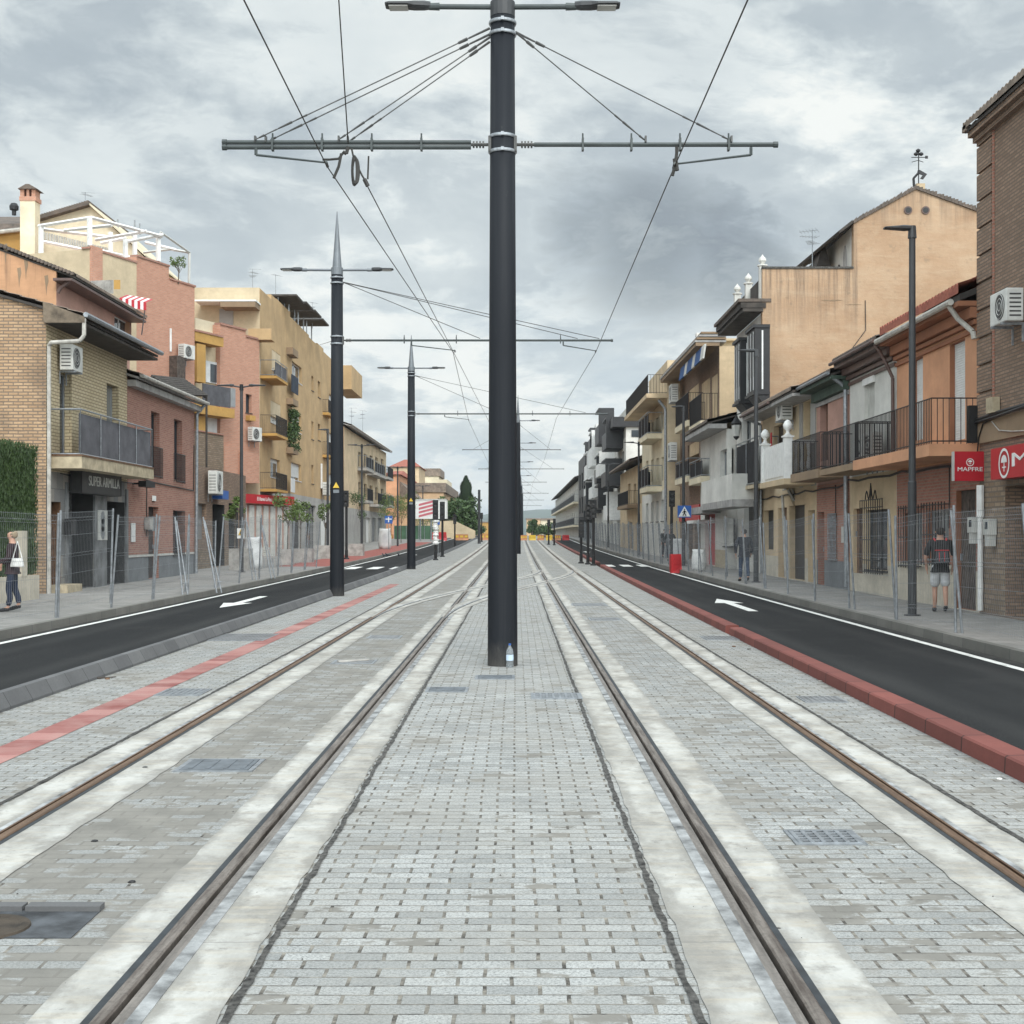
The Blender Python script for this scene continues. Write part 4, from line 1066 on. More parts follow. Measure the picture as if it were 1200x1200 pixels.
            mb.build('screen', M[cover or 'greyfab'], sl)
        return sl
    def roof(s, dov, ze, dr, zr, mat='tile', ua=None, ub=None, wave=.035, th=.14, fascia='soffit', pit=.21, back=True):
        F = s.F; a = s.u0-.12 if ua is None else ua; b = s.u1+.12 if ub is None else ub
        n = max(4, int((b-a)/pit*6)); mb = MB(); rows = []
        L = math.hypot(dov+dr, zr-ze); k = max(2, int(L/.42)); prof = []
        for j in range(k):
            f0, f1 = j/k, (j+1)/k
            prof += [(dov-(dov+dr)*f0, ze+(zr-ze)*f0+th+.03), (dov-(dov+dr)*f1, ze+(zr-ze)*f1+th)]
        for (d, z) in prof:
            rows.append([F.p(a+(b-a)*i/n, z+wave*abs(math.sin(math.pi*(a+(b-a)*i/n)/pit)), d) for i in range(n+1)])
        vs = [p for r in rows for p in r]; w = n+1
        mb.add(vs, [(r*w+i, r*w+i+1, (r+1)*w+i+1, (r+1)*w+i) for r in range(len(rows)-1) for i in range(n)])
        bot = [F.p(a+(b-a)*i/n, ze+th*.55, dov) for i in range(n+1)]
        mb.add(rows[0]+bot, [(i, i+1, w+i+1, w+i) for i in range(n)])
        o = mb.build('roof', M[mat], s.t, recalc=False)
        mb = MB()                                  # boards under the tiles
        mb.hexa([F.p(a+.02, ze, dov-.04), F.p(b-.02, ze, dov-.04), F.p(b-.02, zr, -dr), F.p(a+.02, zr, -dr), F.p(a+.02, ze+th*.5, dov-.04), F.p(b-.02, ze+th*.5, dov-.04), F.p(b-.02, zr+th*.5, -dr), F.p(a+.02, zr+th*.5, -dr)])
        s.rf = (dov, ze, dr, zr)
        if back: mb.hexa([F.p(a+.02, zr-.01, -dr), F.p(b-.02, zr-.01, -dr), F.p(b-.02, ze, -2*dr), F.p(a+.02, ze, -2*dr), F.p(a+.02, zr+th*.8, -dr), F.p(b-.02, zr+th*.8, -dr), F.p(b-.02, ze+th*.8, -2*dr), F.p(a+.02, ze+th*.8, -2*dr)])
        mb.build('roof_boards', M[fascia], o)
        return o
    def gable(s, u, dr, zr, mat, dfull=None):      # triangle that closes the roof end
        F = s.F; mb = MB(); D = dfull or 2*dr
        dov, ze, rdr, rzr = s.rf; z0 = ze+(rzr-ze)*dov/(dov+rdr)-.01
        mb.extr([F.p(u, s.zt, -.001), F.p(u, z0, -.001), F.p(u, rzr-.01, -rdr), F.p(u, s.zt, -D)], F.p(.12 if u < (s.u0+s.u1)/2 else -.12, 0, 0)-F.p(0, 0, 0)); mb.build('gable', M[mat], s.t)
    def soffit(s, dov, z, mat='soffit', th=.08, ua=None, ub=None):
        mb = MB(); mb.fbox(s.F, s.u0-.1 if ua is None else ua, s.u1+.1 if ub is None else ub, z, z+th, .002, dov); return mb.build('soffit', M[mat], s.t)
    def trim(s, name, a, b, z0, z1, d0, d1, mat): mb = MB(); mb.fbox(s.F, a, b, z0, z1, d0, d1); return mb.build(name, M[mat], s.t)
    def gutter(s, d, z, mat='gutter', a=None, b=None, r=.07):
        F = s.F; mb = MB(); mb.tube(F.p(s.u0-.1 if a is None else a, z, d), F.p(s.u1+.1 if b is None else b, z, d), r, None, 8); return mb.build('gutter', M[mat], s.t)
    def pipe(s, pts, mat='gutter', r=.045):
        mb = MB(); mb.path([s.F.p(*p) for p in pts], r, 8); return mb.build('drainpipe', M[mat], s.t)
    def done(s, roof=True):
        mb = MB(); wallmesh(mb, s.F, s.u0, s.u1, s.z0, s.zt, s.ops, s.dep, s.bands, s.rec, 0, s.si, roof, s.rev)
        s.wall = mb.build('wall', s.mats, s.t, recalc=False); return s
def ac_unit(F, u, z, d, label, w=.8, h=.6, dp=.32):
    p = F.p(u, z, d); t = thing('air_conditioner', label, 'air conditioner', p)
    mb = MB(); mb.fbox(F, u-w/2, u+w/2, z, z+h, d+.06, d+.06+dp); cs = mb.build('casing', M['ac'], t)
    md = cs.modifiers.new('bev', 'BEVEL'); md.width = .02; md.segments = 2
    mb = MB(); c = F.p(u-w*.12, z+h*.5, d+.06+dp+.001); nrm = F.p(0, 0, 1)-F.p(0, 0, 0)
    mb.tube(c, c+nrm*.008, h*.40, None, 20); mb.build('fan_hole', M['acgrill'], t)
    mb = MB()
    for k in range(1, 4):
        r = h*.4*k/3.2; q = 20; pts = [c+nrm*.014+Vector((F.u.x, F.u.y, 0))*r*math.cos(2*math.pi*i/q)+Vector((0, 0, 1))*r*math.sin(2*math.pi*i/q) for i in range(q+1)]
        mb.path(pts, .006, 4)
    mb.each('fan_grille', M['ac'], t)
    for e in (-1, 1):
        mb = MB()
        for k in range(6): zz = z+h*(.14+.13*k); mb.fbox(F, u+e*w/2-(.004 if e > 0 else -.004), u+e*(w/2+.004), zz, zz+.03, d+.11, d+.0+dp)
        mb.build('side_vent', M['acgrill'], t)
    mb = MB()
    for e in (-.3, .3): mb.extr([F.p(u+e*w-.02, z-.004, d), F.p(u+e*w-.02, z-.004, d+dp+.1), F.p(u+e*w-.02, z-.05, d+dp+.1), F.p(u+e*w-.02, z-.05, d+.03), F.p(u+e*w-.02, z-.35, d+.03), F.p(u+e*w-.02, z-.35, d)], F.p(u+.04, 0, 0)-F.p(u, 0, 0))
    mb.each('bracket', M['galv'], t); return t
def antenna(x, y, z, h, label, n=3, ang=.3):
    t = thing('tv_antenna', label, 'antenna', (x, y, z))
    mb = MB(); mb.tube((x, y, z), (x, y, z+h), .022, .016, 6); mb.build('mast_tube', M['galv'], t)
    for k in range(n):
        zz = z+h*(1-.17*k)-.03; a = ang+k*.8; dx, dy = math.cos(a), math.sin(a); L = .55
        mb = MB(); mb.tube((x-dx*L*.4, y-dy*L*.4, zz), (x+dx*L, y+dy*L, zz), .010, None, 5)
        for j in range(6):
            c = Vector((x+dx*L*(-.35+.25*j), y+dy*L*(-.35+.25*j), zz)); w = .26-.025*j; mb.tube(c+Vector((-dy*w, dx*w, .04 if k == 0 else 0)), c+Vector((dy*w, -dx*w, -.04 if k == 0 else 0)), .007, None, 4)
        mb.build('aerial', M['galv'], t)
    return t
def lamp_bracket(): pass
# ================================================================== LEFT SIDE
FLs = street(-12.4, 1)
B = Bld('house', 'two storey buff brick corner house with a grocery sign and grey roller shutters', FLs, FLs.hu(54), FLs.hu(149), 7.32, 9.5, 'br_buff', [(3.45, 'tilewall')], side='br_tan')
B.op(70, 84, 437, 534, 'french', fr='frameg', rail=False); B.op(125, 139, 451, 536, 'french', fr='frameg', gl='glassl', drop=.0)
B.op(57, 71, 588, None, 'door', sh='wood', rec=.3, revm='wood'); sA = B.op(79, 109, 577, None, 'roll', sh='shut', rec=.62, revm='darksign'); sB = B.op(124, 146, 588, None, 'roll', sh='shut', rec=.62, revm='darksign')  # shutter reveals coloured dark, recess shade put into the colour
B.done()
a, b = B.u0+.05, B.u1-.02
zst, zsb, zr = FLs.hz(96, 535, .8), FLs.hz(96, 549, .8), FLs.hz(96, 480, .8)
B.balcony(a+.25, b, zst, zsb, .85, zr, 'cover', 'slab', edge='wood')
for uu in (0,): pass
B.soffit(.95, 7.32, 'soffit', .07); B.roof(1.0, 7.42, 5.2, 9.15, 'tile'); B.gable(B.u0, 4.75, 9.1, 'br_tan', 9.5)
B.gutter(1.08, 7.55, 'galv')
B.pipe([(B.u0-.06, 7.45, 1.02), (B.u0-.06, 7.0, 1.02), (B.u0-.06, 6.86, .9), (B.u0-.06, 6.82, .15), (B.u0+.02, 6.75, .07), (B.u0+.02, .2, .07)], 'gutter', .055)
Yb = B.u0-.12; mb = MB(); mb.extr([V(50, 353, Yb), V(99, 371, Yb), V(99, 378, Yb), V(51, 378, Yb)], (0, .11, 0)); mb.build('end_beam', M['beam'], B.t)
for (q0, q1) in ((sA[0]-.22, sA[0]-.03), (sA[1]+.04, sB[0]-.04), (sB[1]+.04, B.u1-.02)): B.trim('pilaster', q0, q1, .2, 3.2, .004, .05, 'greytile')
B.trim('door_step', FLs.hu(57), FLs.hu(75), .1, .42, .0, .5, 'slab')
t = thing('shop_sign', 'dark shop sign reading SUPER ARMILLA under the balcony', 'sign', FLs.p(B.u0+3, 3.0, .2))
a, b = FLs.hu(95, .35), FLs.hu(141.5, .35); zb, zt = FLs.hz(120, 580, .35), FLs.hz(120, 553, .35)
mb = MB(); mb.fbox(FLs, a, b, zb, zt, .05, .36); mb.build('sign_box', M['darksign'], t)
mb = MB()
for q in ((a, b, zt-.03, zt), (a, b, zb, zb+.03), (a, a+.03, zb+.03, zt-.03), (b-.03, b, zb+.03, zt-.03)): mb.fbox(FLs, *q, .36, .375)
mb.build('rim', M['blackmetal'], t)
text('letters', 'SUPER ARMILLA', FLs, a+(b-a)*.17, zb+(zt-zb)*.34, (zt-zb)*.42, .361, M['shutl'], t, width=(b-a)*.78)
ac_unit(FLs, FLs.hu(71)+.1, FLs.hz(71, 435), .02, 'white air conditioner under the eave of the buff brick house, beside its drainpipe', .85, .7, .36)
t = thing('notice_sign', 'pale printed panel between the two roller shutters', 'notice', FLs.p(FLs.hu(117), 2, .05)); mb = MB(); q = B.rect(112, 123, 598, 633); mb.fbox(FLs, *q, .055, .075); mb.build('panel', M['shutl'], t)
mb = MB(); w = q[1]-q[0]; h = q[3]-q[2]
for k in range(3): mb.tube(FLs.p((q[0]+q[1])/2, q[2]+h*(.25+.25*k), .075), FLs.p((q[0]+q[1])/2, q[2]+h*(.25+.25*k), .079), w*.22, None, 12)
mb.build('printed_motif', M['galv'], t)
mb = MB(); F = FLs; q = (F.hu(73), F.hu(81)); mb.fbox(F, F.hu(73), F.hu(79), F.hz(76, 627), F.hz(76, 608), .06, .25); tag(mb.build('mailbox', M['blackmetal'], origin=F.p(F.hu(76), 2, .06)), 'black mailbox beside the brown door of the buff brick house', 'mailbox')
F = FLs; mb = MB(); mb.fbox(F, F.hu(153), F.hu(164), F.hz(158, 571), F.hz(158, 564), .25, .5); mb.fbox(F, F.hu(155), F.hu(156.5), F.hz(158, 568), F.hz(158, 566), .0, .25); tag(mb.build('floodlight', M['blackmetal'], origin=F.p(F.hu(158), 3.2, .1)), 'small black floodlight beside the grocery sign', 'lamp')
# --- hedge and its low wall
F0 = street(-11.6, 1)
mb = MB(); mb.fbox(F0, 20, 33.2, -.3, .78, -.25, 0); 
t = thing('garden_wall', 'low rough stone wall under the clipped green hedge', 'wall', F0.p(26, .15, 0)); mb.build('wall', M['stone_l'], t)
mb = MB(); mb.fbox(F0, 32.0, 32.35, .78, 1.85, -.28, .015); mb.build('post', M['stone_l'], t)
t = thing('hedge', 'tall dark green clipped hedge at the left edge', 'hedge', F0.p(27, .8, -.3))
mb = MB(); mb.fbox(F0, 20, 33.5, .8, 3.85, -1.3, -.22); mb.build('core', M['hedge'], t)
mb = MB()
for i in range(16000):
    u = U(25, 33.55); k = R()
    if k < .82: d = -.2+U(-.03, .07); z = U(.78, 3.9)
    elif k < .93: d = U(-1.3, -.15); z = 3.85+U(-.05, .10)
    else: u = 33.5+U(-.02, .07); d = U(-1.3, -.15); z = U(.8, 3.9)
    p = F0.p(u, z, d); s_ = U(.03, .06); a = U(0, 6.28); c = Vector((math.cos(a), math.sin(a), 0))*s_*.35; up = Vector((U(-.3, .3), U(-.3, .3), 1.6))*s_
    mb.poly([p-c, p+c, p+up+c*.3, p+up-c*.3])
mb.build('foliage', M['hedge'], t, recalc=False)
# --- red brick house
B = Bld('house', 'two storey red brick house with a grey stone base, left side', FLs, FLs.hu(149)+.01, FLs.hu(228), 6.72, 9.0, 'br_red', [(1.02, 'stone_g')], side='br_red')
for q in ((177, 187, 483, 557), (204, 213.5, 492, 563)):
    r = B.op(*q, 'french', fr='darksign'); B.rail(r[0]-.05, r[1]+.05, r[2]-.1, r[2]+.95, .10, .10, 'blackmetal')
r = B.op(174, 186, 594, None, 'door', sh='darksign'); r = B.op(203, 214, 599, 650, 'win', fr='darksign'); B.rail(r[0]-.02, r[1]+.02, r[2], r[3], .07, .12)
B.done(); B.trim('base_line', B.u0+.02, B.u1-.02, 1.03, 1.10, .003, .03, 'shutl'); B.trim('cornice', B.u0, B.u1, 6.50, 6.70, .003, .28, 'soffitl')
B.roof(.42, 6.72, 4.5, 8.3, 'tile', fascia='soffitl'); B.gutter(.5, 6.82, 'gutter'); B.pipe([(B.u1-.1, 6.8, .45), (B.u1-.1, 6.4, .12), (B.u1-.1, .25, .08)], 'galv', .06)
mb = MB(); mb.path([FLs.p(B.u0+.1, 3.72, .03), FLs.p(B.u0+3, 3.55, .03), FLs.p(B.u1-.3, 3.45, .03), FLs.p(B.u1-.2, 5.2, .03)], .02, 5); mb.build('cable', M['wire'], B.t)
mb = MB(); mb.path([FLs.p(FLs.hu(171), 3.6, .03), FLs.p(FLs.hu(171), 1.7, .03)], .018, 5); mb.build('cable', M['wire'], B.t)
q = B.rect(168.5, 180, 607, 619); t = thing('meter_box', 'grey meter box beside the door of the red brick house', 'meter box', FLs.p(q[0], q[2], .0)); mb = MB(); mb.fbox(FLs, q[0], q[0]+.42, q[2]-.05, q[3], .02, .2); mb.build('box', M['concrete'], t); mb = MB(); mb.fbox(FLs, q[0]+.47, q[0]+.8, q[2]-.1, q[3]+.05, .02, .16); mb.build('meter', M['galv'], t)
q = B.rect(152.5, 157, 613, 635); mb = MB(); mb.fbox(FLs, *q, .02, .05); tag(mb.build('notice', M['white'], origin=FLs.p(q[0], q[2], .02)), 'white vertical notice on the red brick wall', 'notice')
q = B.rect(177.5, 181, 581, 587); mb = MB(); mb.fbox(FLs, *q, .02, .06); tag(mb.build('house_plaque', M['white'], origin=FLs.p(q[0], q[2], .02)), 'small white plaque over the red brick house door', 'plaque')
# slatted dark pergola on the terrace behind
t = thing('slatted_awning', 'dark brown slatted awning sloping over the terrace beyond the red brick roof', 'awning', (-14.5, 56, 6.6))
P = [V(178, 441, 56), V(216, 445, 61), V(242, 463, 60), V(207, 462, 55)]
mb = MB()
for i in range(9):
    f = i/8.0; a_ = P[0].lerp(P[3], f); b_ = P[1].lerp(P[2], f); mb.tube(a_, b_, .07, None, 4)
mb.build('slats', M['soffit'], t); mb = MB()
for f in (.05, .5, .95): mb.tube(P[0].lerp(P[1], f)-Vector((0, 0, .1)), P[3].lerp(P[2], f)-Vector((0, 0, .1)), .05, None, 4)
for p in (P[3], P[2]): mb.tube(p, Vector((p.x, p.y, zg(56)+4.2)), .05, None, 6)
mb.build('posts', M['soffit'], t)
# --- orange house behind
Fo = street(-18.2, 1)
B = Bld('house', 'taller house with stained orange gable wall behind the buff brick corner house', Fo, Fo.hu(66), Fo.hu(152), 11.9, 12, 'pl_pink', side='pl_old')
B.op(134, 154, 373, 391, 'win', fr='white'); B.op(150, 158, 378, 390, 'win', fr='white') if False else None
B.done(); B.soffit(.75, 11.75, 'brownpipe', .1, B.u0-.4); B.roof(.8, 11.9, 6, 14.4, 'tile', ua=B.u0-.05, pit=.24); B.gable(B.u0, 6, 14.5, 'pl_old', 12)
mb = MB()
for i in range(46): d = -6+6.6*i/45.0; z = 11.95+2.6*(1-(d+6)/6.6*1.0)+.12; mb.fbox(Fo, B.u0-.16, B.u0+.1, z-.05, z+.07, d, d+.12)
mb.build('verge_tiles', M['tiledark'], B.t)
B.pipe([(B.u0-.12, 11.8, .6), (B.u0-.12, 11.5, .2), (B.u0-.12, 11.3, .1)], 'brownpipe', .07)
for q in ((20, 322), (28, 312), (52, 331), (4, 294)):
    p = V(q[0], q[1], 53.8); mb = MB(); yy = Fo.p(B.u0, 0).y-.006; mb.extr([(p.x-.08, yy, p.z+.3), (p.x+.06, yy, p.z+.34), (p.x+.09, yy, p.z+.1), (p.x+.03, yy, p.z-.15), (p.x, yy, p.z-.5), (p.x-.03, yy, p.z-.1)], (0, .012, 0)); mb.build('damp_stain', M['pl_brown'], B.t)
# red and white awning
t = thing('striped_awning', 'red and white striped awning over an upper window on the left', 'awning', V(155, 358, 62))
for i in range(9):
    p = V(140+i*3.5, 349+i*.6, 62.5-i*.0); q = V(140+(i+1)*3.5, 349.6+i*.6, 62.5); mb = MB()
    mb.poly([p+Vector((0, 1.2, .35)), q+Vector((0, 1.2, .35)), q, p]); mb.poly([p, q, q-Vector((0, 0, .36)), p-Vector((0, 0, .36))]); mb.build('stripe', M['redsign'] if i % 2 == 0 else M['white'], t, recalc=False)
mb = MB(); mb.tube(V(170, 362, 62.6), V(166, 392, 63.6), .03, None, 5); mb.build('arm', M['galv'], t)
mb = MB(); p = V(112, 331, 63); mb.hexa([V(106, 344, 64), V(133, 344, 63), V(133, 344, 66), V(106, 344, 67), V(106, 329, 64), V(133, 328, 63), V(133, 328, 66), V(106, 329, 67)]); mb.build
tag(mb.build('roof_duct', M['concrete'], origin=p), 'grey mouldy duct box on the cream terrace wall', 'duct')
mb = MB(); mb.hexa([V(133.5, 339, 63), V(141, 339, 63), V(141, 339, 65), V(133.5, 339, 65), V(133.5, 328, 63), V(141, 328, 63), V(141, 328, 65), V(133.5, 328, 65)]); tag(mb.build('duct_outlet', M['pl_ochre'], origin=V(137, 335, 63)), 'ochre duct outlet on the cream terrace wall', 'duct')
# --- cream and salmon block with pergola: facade turned away from the street
P0 = V(105, 600, 66); P2 = V(228, 600, 74.5)
Fb = Fr(P0.x, P0.y, P2.x-P0.x, P2.y-P0.y, 1)
u160, u198, u228 = Fb.hu(160), Fb.hu(198), Fb.hu(228)
T = thing('apartment_block', 'cream and salmon brick block with a white roof pergola', 'building', Fb.p(4, zg(70), 0))
mb = MB(); z16 = Fb.hz(132, 300); wallmesh(mb, Fb, 0, u160, 0, z16, [], 14, []); mb.build('wall', M['pl_cream'], T)
mb = MB(); wallmesh(mb, Fb, u160+.003, u198, 0, Fb.hz(180, 307), [], 13, []); wallmesh(mb, Fb, u198+.003, u228, 0, Fb.hz(213, 332), [], 13, []); mb.build('brick_wall', M['br_salmon'], T)
mb = MB(); mb.fbox(Fb, .003, .85, 0, Fb.hz(110, 289), .003, .12); mb.build('brick_pier', M['br_salmon'], T)
mb = MB(); mb.fbox(Fb, -.1, u160, z16, z16+.1, -.4, .06); mb.fbox(Fb, u160+.004, u198+.02, Fb.hz(180, 307)+.001, Fb.hz(180, 307)+.1, -.4, .06); mb.fbox(Fb, u198+.03, u228+.06, Fb.hz(213, 332)+.001, Fb.hz(213, 332)+.1, -.4, .06); mb.build('coping', M['br_old'], T)
mb = MB(); q = V(48, 300, 67.8); r_ = V(105, 292, 66)
mb.hexa([(q.x, q.y, 8), (r_.x, r_.y, 8), (r_.x+.1, r_.y+4, 8), (q.x, q.y+4, 8), (q.x, q.y, z16), (r_.x, r_.y, z16), (r_.x+.1, r_.y+4, z16), (q.x, q.y+4, z16)]); mb.build('side_wall', M['pl_cream'], T)
mb = MB(); Yp = 78; poly = [(31, 262), (104, 240), (168, 300), (168, 345), (31, 345)]; mb.extr([V(a, b, Yp) for a, b in poly], (0, 9, 0)); mb.build('penthouse', M['pl_pale'], T)
def slabroof(pa, pb, Y0, Y1, th, m, par, nm='penthouse_roof'):
    mb = MB(); A = V(*pa, Y0); Bq = V(*pb, Y0); n = 26
    for i in range(n):
        f0, f1 = i/n, (i+1)/n; p = A.lerp(Bq, f0); q = A.lerp(Bq, f1)
        mb.hexa([p, q, q+Vector((0, Y1-Y0, 0)), p+Vector((0, Y1-Y0, 0)), p+Vector((0, 0, th)), q+Vector((0, 0, th*.8)), q+Vector((0, Y1-Y0, th*.8)), p+Vector((0, Y1-Y0, th))])
    return mb.build(nm, M[m], par)
slabroof((28, 262), (104, 239.5), 77.5, 87, .28, 'tiledark', T); slabroof((104, 239.5), (170, 300), 77.6, 87, .12, 'pl_pale', T)
mb = MB(); mb.hexa([V(-30, 278, 76), V(33, 268, 76), V(33, 268, 84), V(-30, 270, 84), V(-30, 262, 76.5), V(31, 262, 76.5), V(26, 254, 84), V(-30, 254, 84)]); mb.build('low_roof', M['tiledark'], T)
mb = MB(); mb.hexa([V(-30, 274, 76.2), V(34, 270, 76.2), V(34, 270, 84), V(-30, 270, 84), V(-30, 330, 76.2), V(34, 330, 76.2), V(34, 330, 84), V(-30, 330, 84)]); mb.build('low_wall', M['pl_ochre'], T)
mb = MB(); mb.tube(V(-20, 274, 75.8), V(33, 268, 75.8), .12, None, 8); mb.build('gutter', M['gutter'], T)
# chimney
p = V(32, 262, 75); t = thing('chimney', 'cream and brick chimney with a tiled cap at the far left', 'chimney', p)
def cbox(px0, px1, py0, py1, Y, dp, m, par, nm): mb = MB(); a = V(px0, py1, Y); b = V(px1, py0, Y); mb.box(a.x, b.x, Y, Y+dp, a.z, b.z); return mb.build(nm, M[m], par)
cbox(23.5, 41, 235, 330, 75, .8, 'pl_pale', t, 'stack'); cbox(22.5, 42, 230, 235, 74.96, .9, 'br_salmon', t, 'brick_band')
for q in ((23.5, 28), (31, 34), (37, 41)): cbox(q[0], q[1], 221, 230, 75, .8, 'br_salmon', t, 'corner_post')
mb = MB(); mb.extr([V(20.5, 221, 74.8), V(43.5, 221, 74.8), V(34, 215.5, 74.8), V(30, 215.5, 74.8)], (0, 1.1, 0)); mb.build('cap', M['tiledark'], t)
mb = MB(); p = V(16.5, 248, 77); mb.lathe(p-Vector((0, 0, .2)), [(.12, 0), (.12, .25), (.24, .3), (.26, .5), (.16, .66), (.02, .7)], 12); tag(mb.build('roof_vent', M['blackmetal'], origin=p), 'round dark roof cowl left of the chimney', 'vent')
# pergola
t = thing('pergola', 'white metal pergola on the roof terrace at upper left', 'pergola', V(130, 300, 70))
mb = MB()
def beam(a, b, w=.11, Ya=68, Yb=68):
    mb.tube(V(a[0], a[1], Ya), V(b[0], b[1], Yb), w, None, 4)
for (x, y0, y1, Y) in ((48, 264, 299, 68), (105, 256, 288, 67), (147, 280, 305, 70), (185.5, 275, 306, 71.5), (129.5, 272, 296, 73), (158, 275, 300, 75)): beam((x, y0), (x, y1), .13, Y, Y)
for (a, b, Ya, Yb) in (((45, 265), (107, 255), 68, 67), ((107, 255), (190, 277), 67, 71.5), ((75, 270), (131, 264), 70, 69), ((112, 281), (172, 271), 71, 70), ((150, 283), (191, 275), 70, 71.5), ((48, 268), (78, 272), 68, 72), ((78, 272), (147, 280), 72, 74), ((170, 284), (206, 293), 74, 74), ((118, 285), (148, 279), 73, 73)): beam(a, b, .09, Ya, Yb)
mb.build('frame', M['white'], t)
mb = MB()
for (a, b, Ya, Yb) in (((188, 272), (222, 296), 71.5, 74), ((222, 296), (221.5, 332), 74, 74), ((168, 296), (200, 292), 74, 74), ((200, 292), (222, 296), 74, 74)): beam(a, b, .07, Ya, Yb)
mb.build('side_frame', M['shutl'], t)
t2_ = thing('terrace_railing', 'white slatted railing and striped blind on the roof terrace', 'railing', V(90, 285, 72)); mb = MB()
for i in range(26): x = 52+i*3.0; mb.tube(V(x, 272+i*.75, 74), V(x, 281+i*.75, 74), .06, None, 4)
mb.build('blind', M['gutter'], t2_); mb = MB(); mb.tube(V(50, 283, 73.6), V(160, 305, 73.6), .09, None, 4); mb.tube(V(117, 293, 72), V(160, 303, 73), .07, None, 4); mb.tube(V(117, 297, 72), V(160, 307, 73), .05, None, 4); mb.build('rail', M['white'], t2_)
antenna(V(100, 239, 80).x, 80, V(100, 239, 80).z, .7, 'small tv aerial on the cream roof ridge at upper left', 2)
for (px, h, lb) in ((138, 257, 'left'), (158, 258, 'middle'), (164, 262, 'right')):
    p = V(px, 275, 80); mb = MB(); mb.tube(p, V(px, h, 80), .05, .05, 6); tag(mb.build('flue_pipe', M['galv'], origin=p), lb+' grey flue pipe behind the white pergola', 'pipe')
ac_unit(Fb, Fb.hu(212), Fb.hz(212, 421), .1, 'air conditioner on the salmon brick wall above the dark balcony, left side', 1.0, .75, .4)
B.t
mb = MB(); mb.fbox(Fb, Fb.hu(198), Fb.hu(208), Fb.hz(203, 446), Fb.hz(203, 418), .02, .5); mb.build('brown_shutter', M['oldwood'], T)
mb = MB(); mb.tube(Fb.p(Fb.hu(199), Fb.hz(199, 385), .05), Fb.p(Fb.hu(199), Fb.hz(199, 412), .05), .06, None, 6); mb.build('duct_pipe', M['white'], T)
# --- ochre bay and salmon block
P0 = V(229, 600, 75.5); P2 = V(304, 600, 81.5); Fc = Fr(P0.x, P0.y, P2.x-P0.x, P2.y-P0.y, 1)
B = Bld('apartment_block', 'salmon brick flats with an ochre framed balcony bay', Fc, Fc.hu(258), Fc.hu(288), Fc.hz(272, 384), 12, 'br_salmon', z0=Fc.hz(280, 563))
B.rec = .12
B.op(287.0-0, 287.6, 462, 486, 'void') if False else None
B.done()
mb = MB(); u288, u304 = Fc.hu(288)+.003, Fc.hu(304)
B2 = Bld('x', None, Fc, u288, u304, Fc.hz(296, 397), 12, 'br_salmon', z0=Fc.hz(296, 566)); bpy.data.objects.remove(B2.t); B2.t = B.t; ORG[B.t] = B.t.location.copy()
B2.op(287.2+.8, 295, 462, 484, 'win', fr='darksign'); B2.done()
B2.trim('window_box', Fc.hu(287.5)+.02, Fc.hu(294.5), Fc.hz(290, 493), Fc.hz(290, 487), .003, .3, 'pl_ochre')
mb = MB(); mb.fbox(Fc, Fc.hu(258), u288-.02, Fc.hz(272, 384)+.002, Fc.hz(272, 384)+.12, -.4, .07); mb.fbox(Fc, u288, u304+.05, Fc.hz(296, 397)+.002, Fc.hz(296, 397)+.12, -.4, .07); mb.build('coping', M['br_old'], B.t)
ub0, ub1 = Fc.hu(229), Fc.hu(258)-.003
def crect(px0, px1, py0, py1, d0, d1, m, nm, F=Fc, t=None):
    mb = MB(); a, b = F.hu(px0, d1), F.hu(px1, d1); c = (px0+px1)/2; mb.fbox(F, a, b, F.hz(c, py1, d1), F.hz(c, py0, d1), d0, d1); return mb.build(nm, M[m], t or B.t)
crect(229, 257.8, 376, 397, -8, -.5, 'pl_pale', 'upper_wall'); crect(229, 257.8, 390, 560, -8, -.3, 'pl_cream', 'back_wall')
crect(229, 262, 392, 403, -.6, .55, 'pl_ochre', 'canopy'); crect(229, 262, 389.5, 391.8, -.62, .6, 'br_old', 'canopy_cap')
crect(231, 241, 403.3, 448, .1, .5, 'pl_ochre', 'column'); crect(231, 241, 487.5, 510, .1, .5, 'pl_ochre', 'column')
crect(229, 275, 476, 487, -1.2, .9, 'pl_ochre', 'balcony_slab'); crect(238, 270, 452, 475.5, .82, .88, 'greyfab', 'balcony_screen'); crect(270.4, 276, 455, 477, .7, .86, 'frameg', 'glass_end')
crect(241.5, 257, 424, 449, -.29, -.22, 'pvc', 'window'); crect(247, 254, 427, 448, -.21, -.19, 'glass', 'pane'); crect(242, 257, 490, 510, -.29, -.2, 'shutw', 'window')
# stone-brick terrace front and ground floor below
P0 = V(228, 600, 67); P2 = V(264, 600, 70.5); Fd = Fr(P0.x, P0.y, P2.x-P0.x, P2.y-P0.y, 1)
crect(228, 262, 507.5, 565, -3, 0, 'br_stone', 'terrace_parapet', Fd); crect(227.5, 262.3, 505.8, 507.3, -3, .06, 'br_old', 'parapet_coping', Fd)
crect(263, 278, 524, 564, -.5, .25, 'br_salmon', 'oriel', Fc); crect(285, 297, 530, 566, -.2, .3, 'br_salmon', 'oriel', Fc)
FD = street(-13.5, 1)
G1 = Bld('shop', 'ground floor of stone brick and grey roller shutters under the salmon flats', FD, FD.hu(229), FD.hu(288), 4.7, 3.5, 'br_brown', [(1.1, 'br_stone')])
G1.op(230, 242, 590, 632, 'shut', sh='frameg'); G1.op(249, 263, 591, None, 'roll', sh='shut', rec=.7, revm='darksign'); G1.op(268, 279, 590, None, 'roll', sh='shut', rec=.7, revm='darksign'); G1.done()  # dark reveal colour stands in for shade inside the shutter recesses
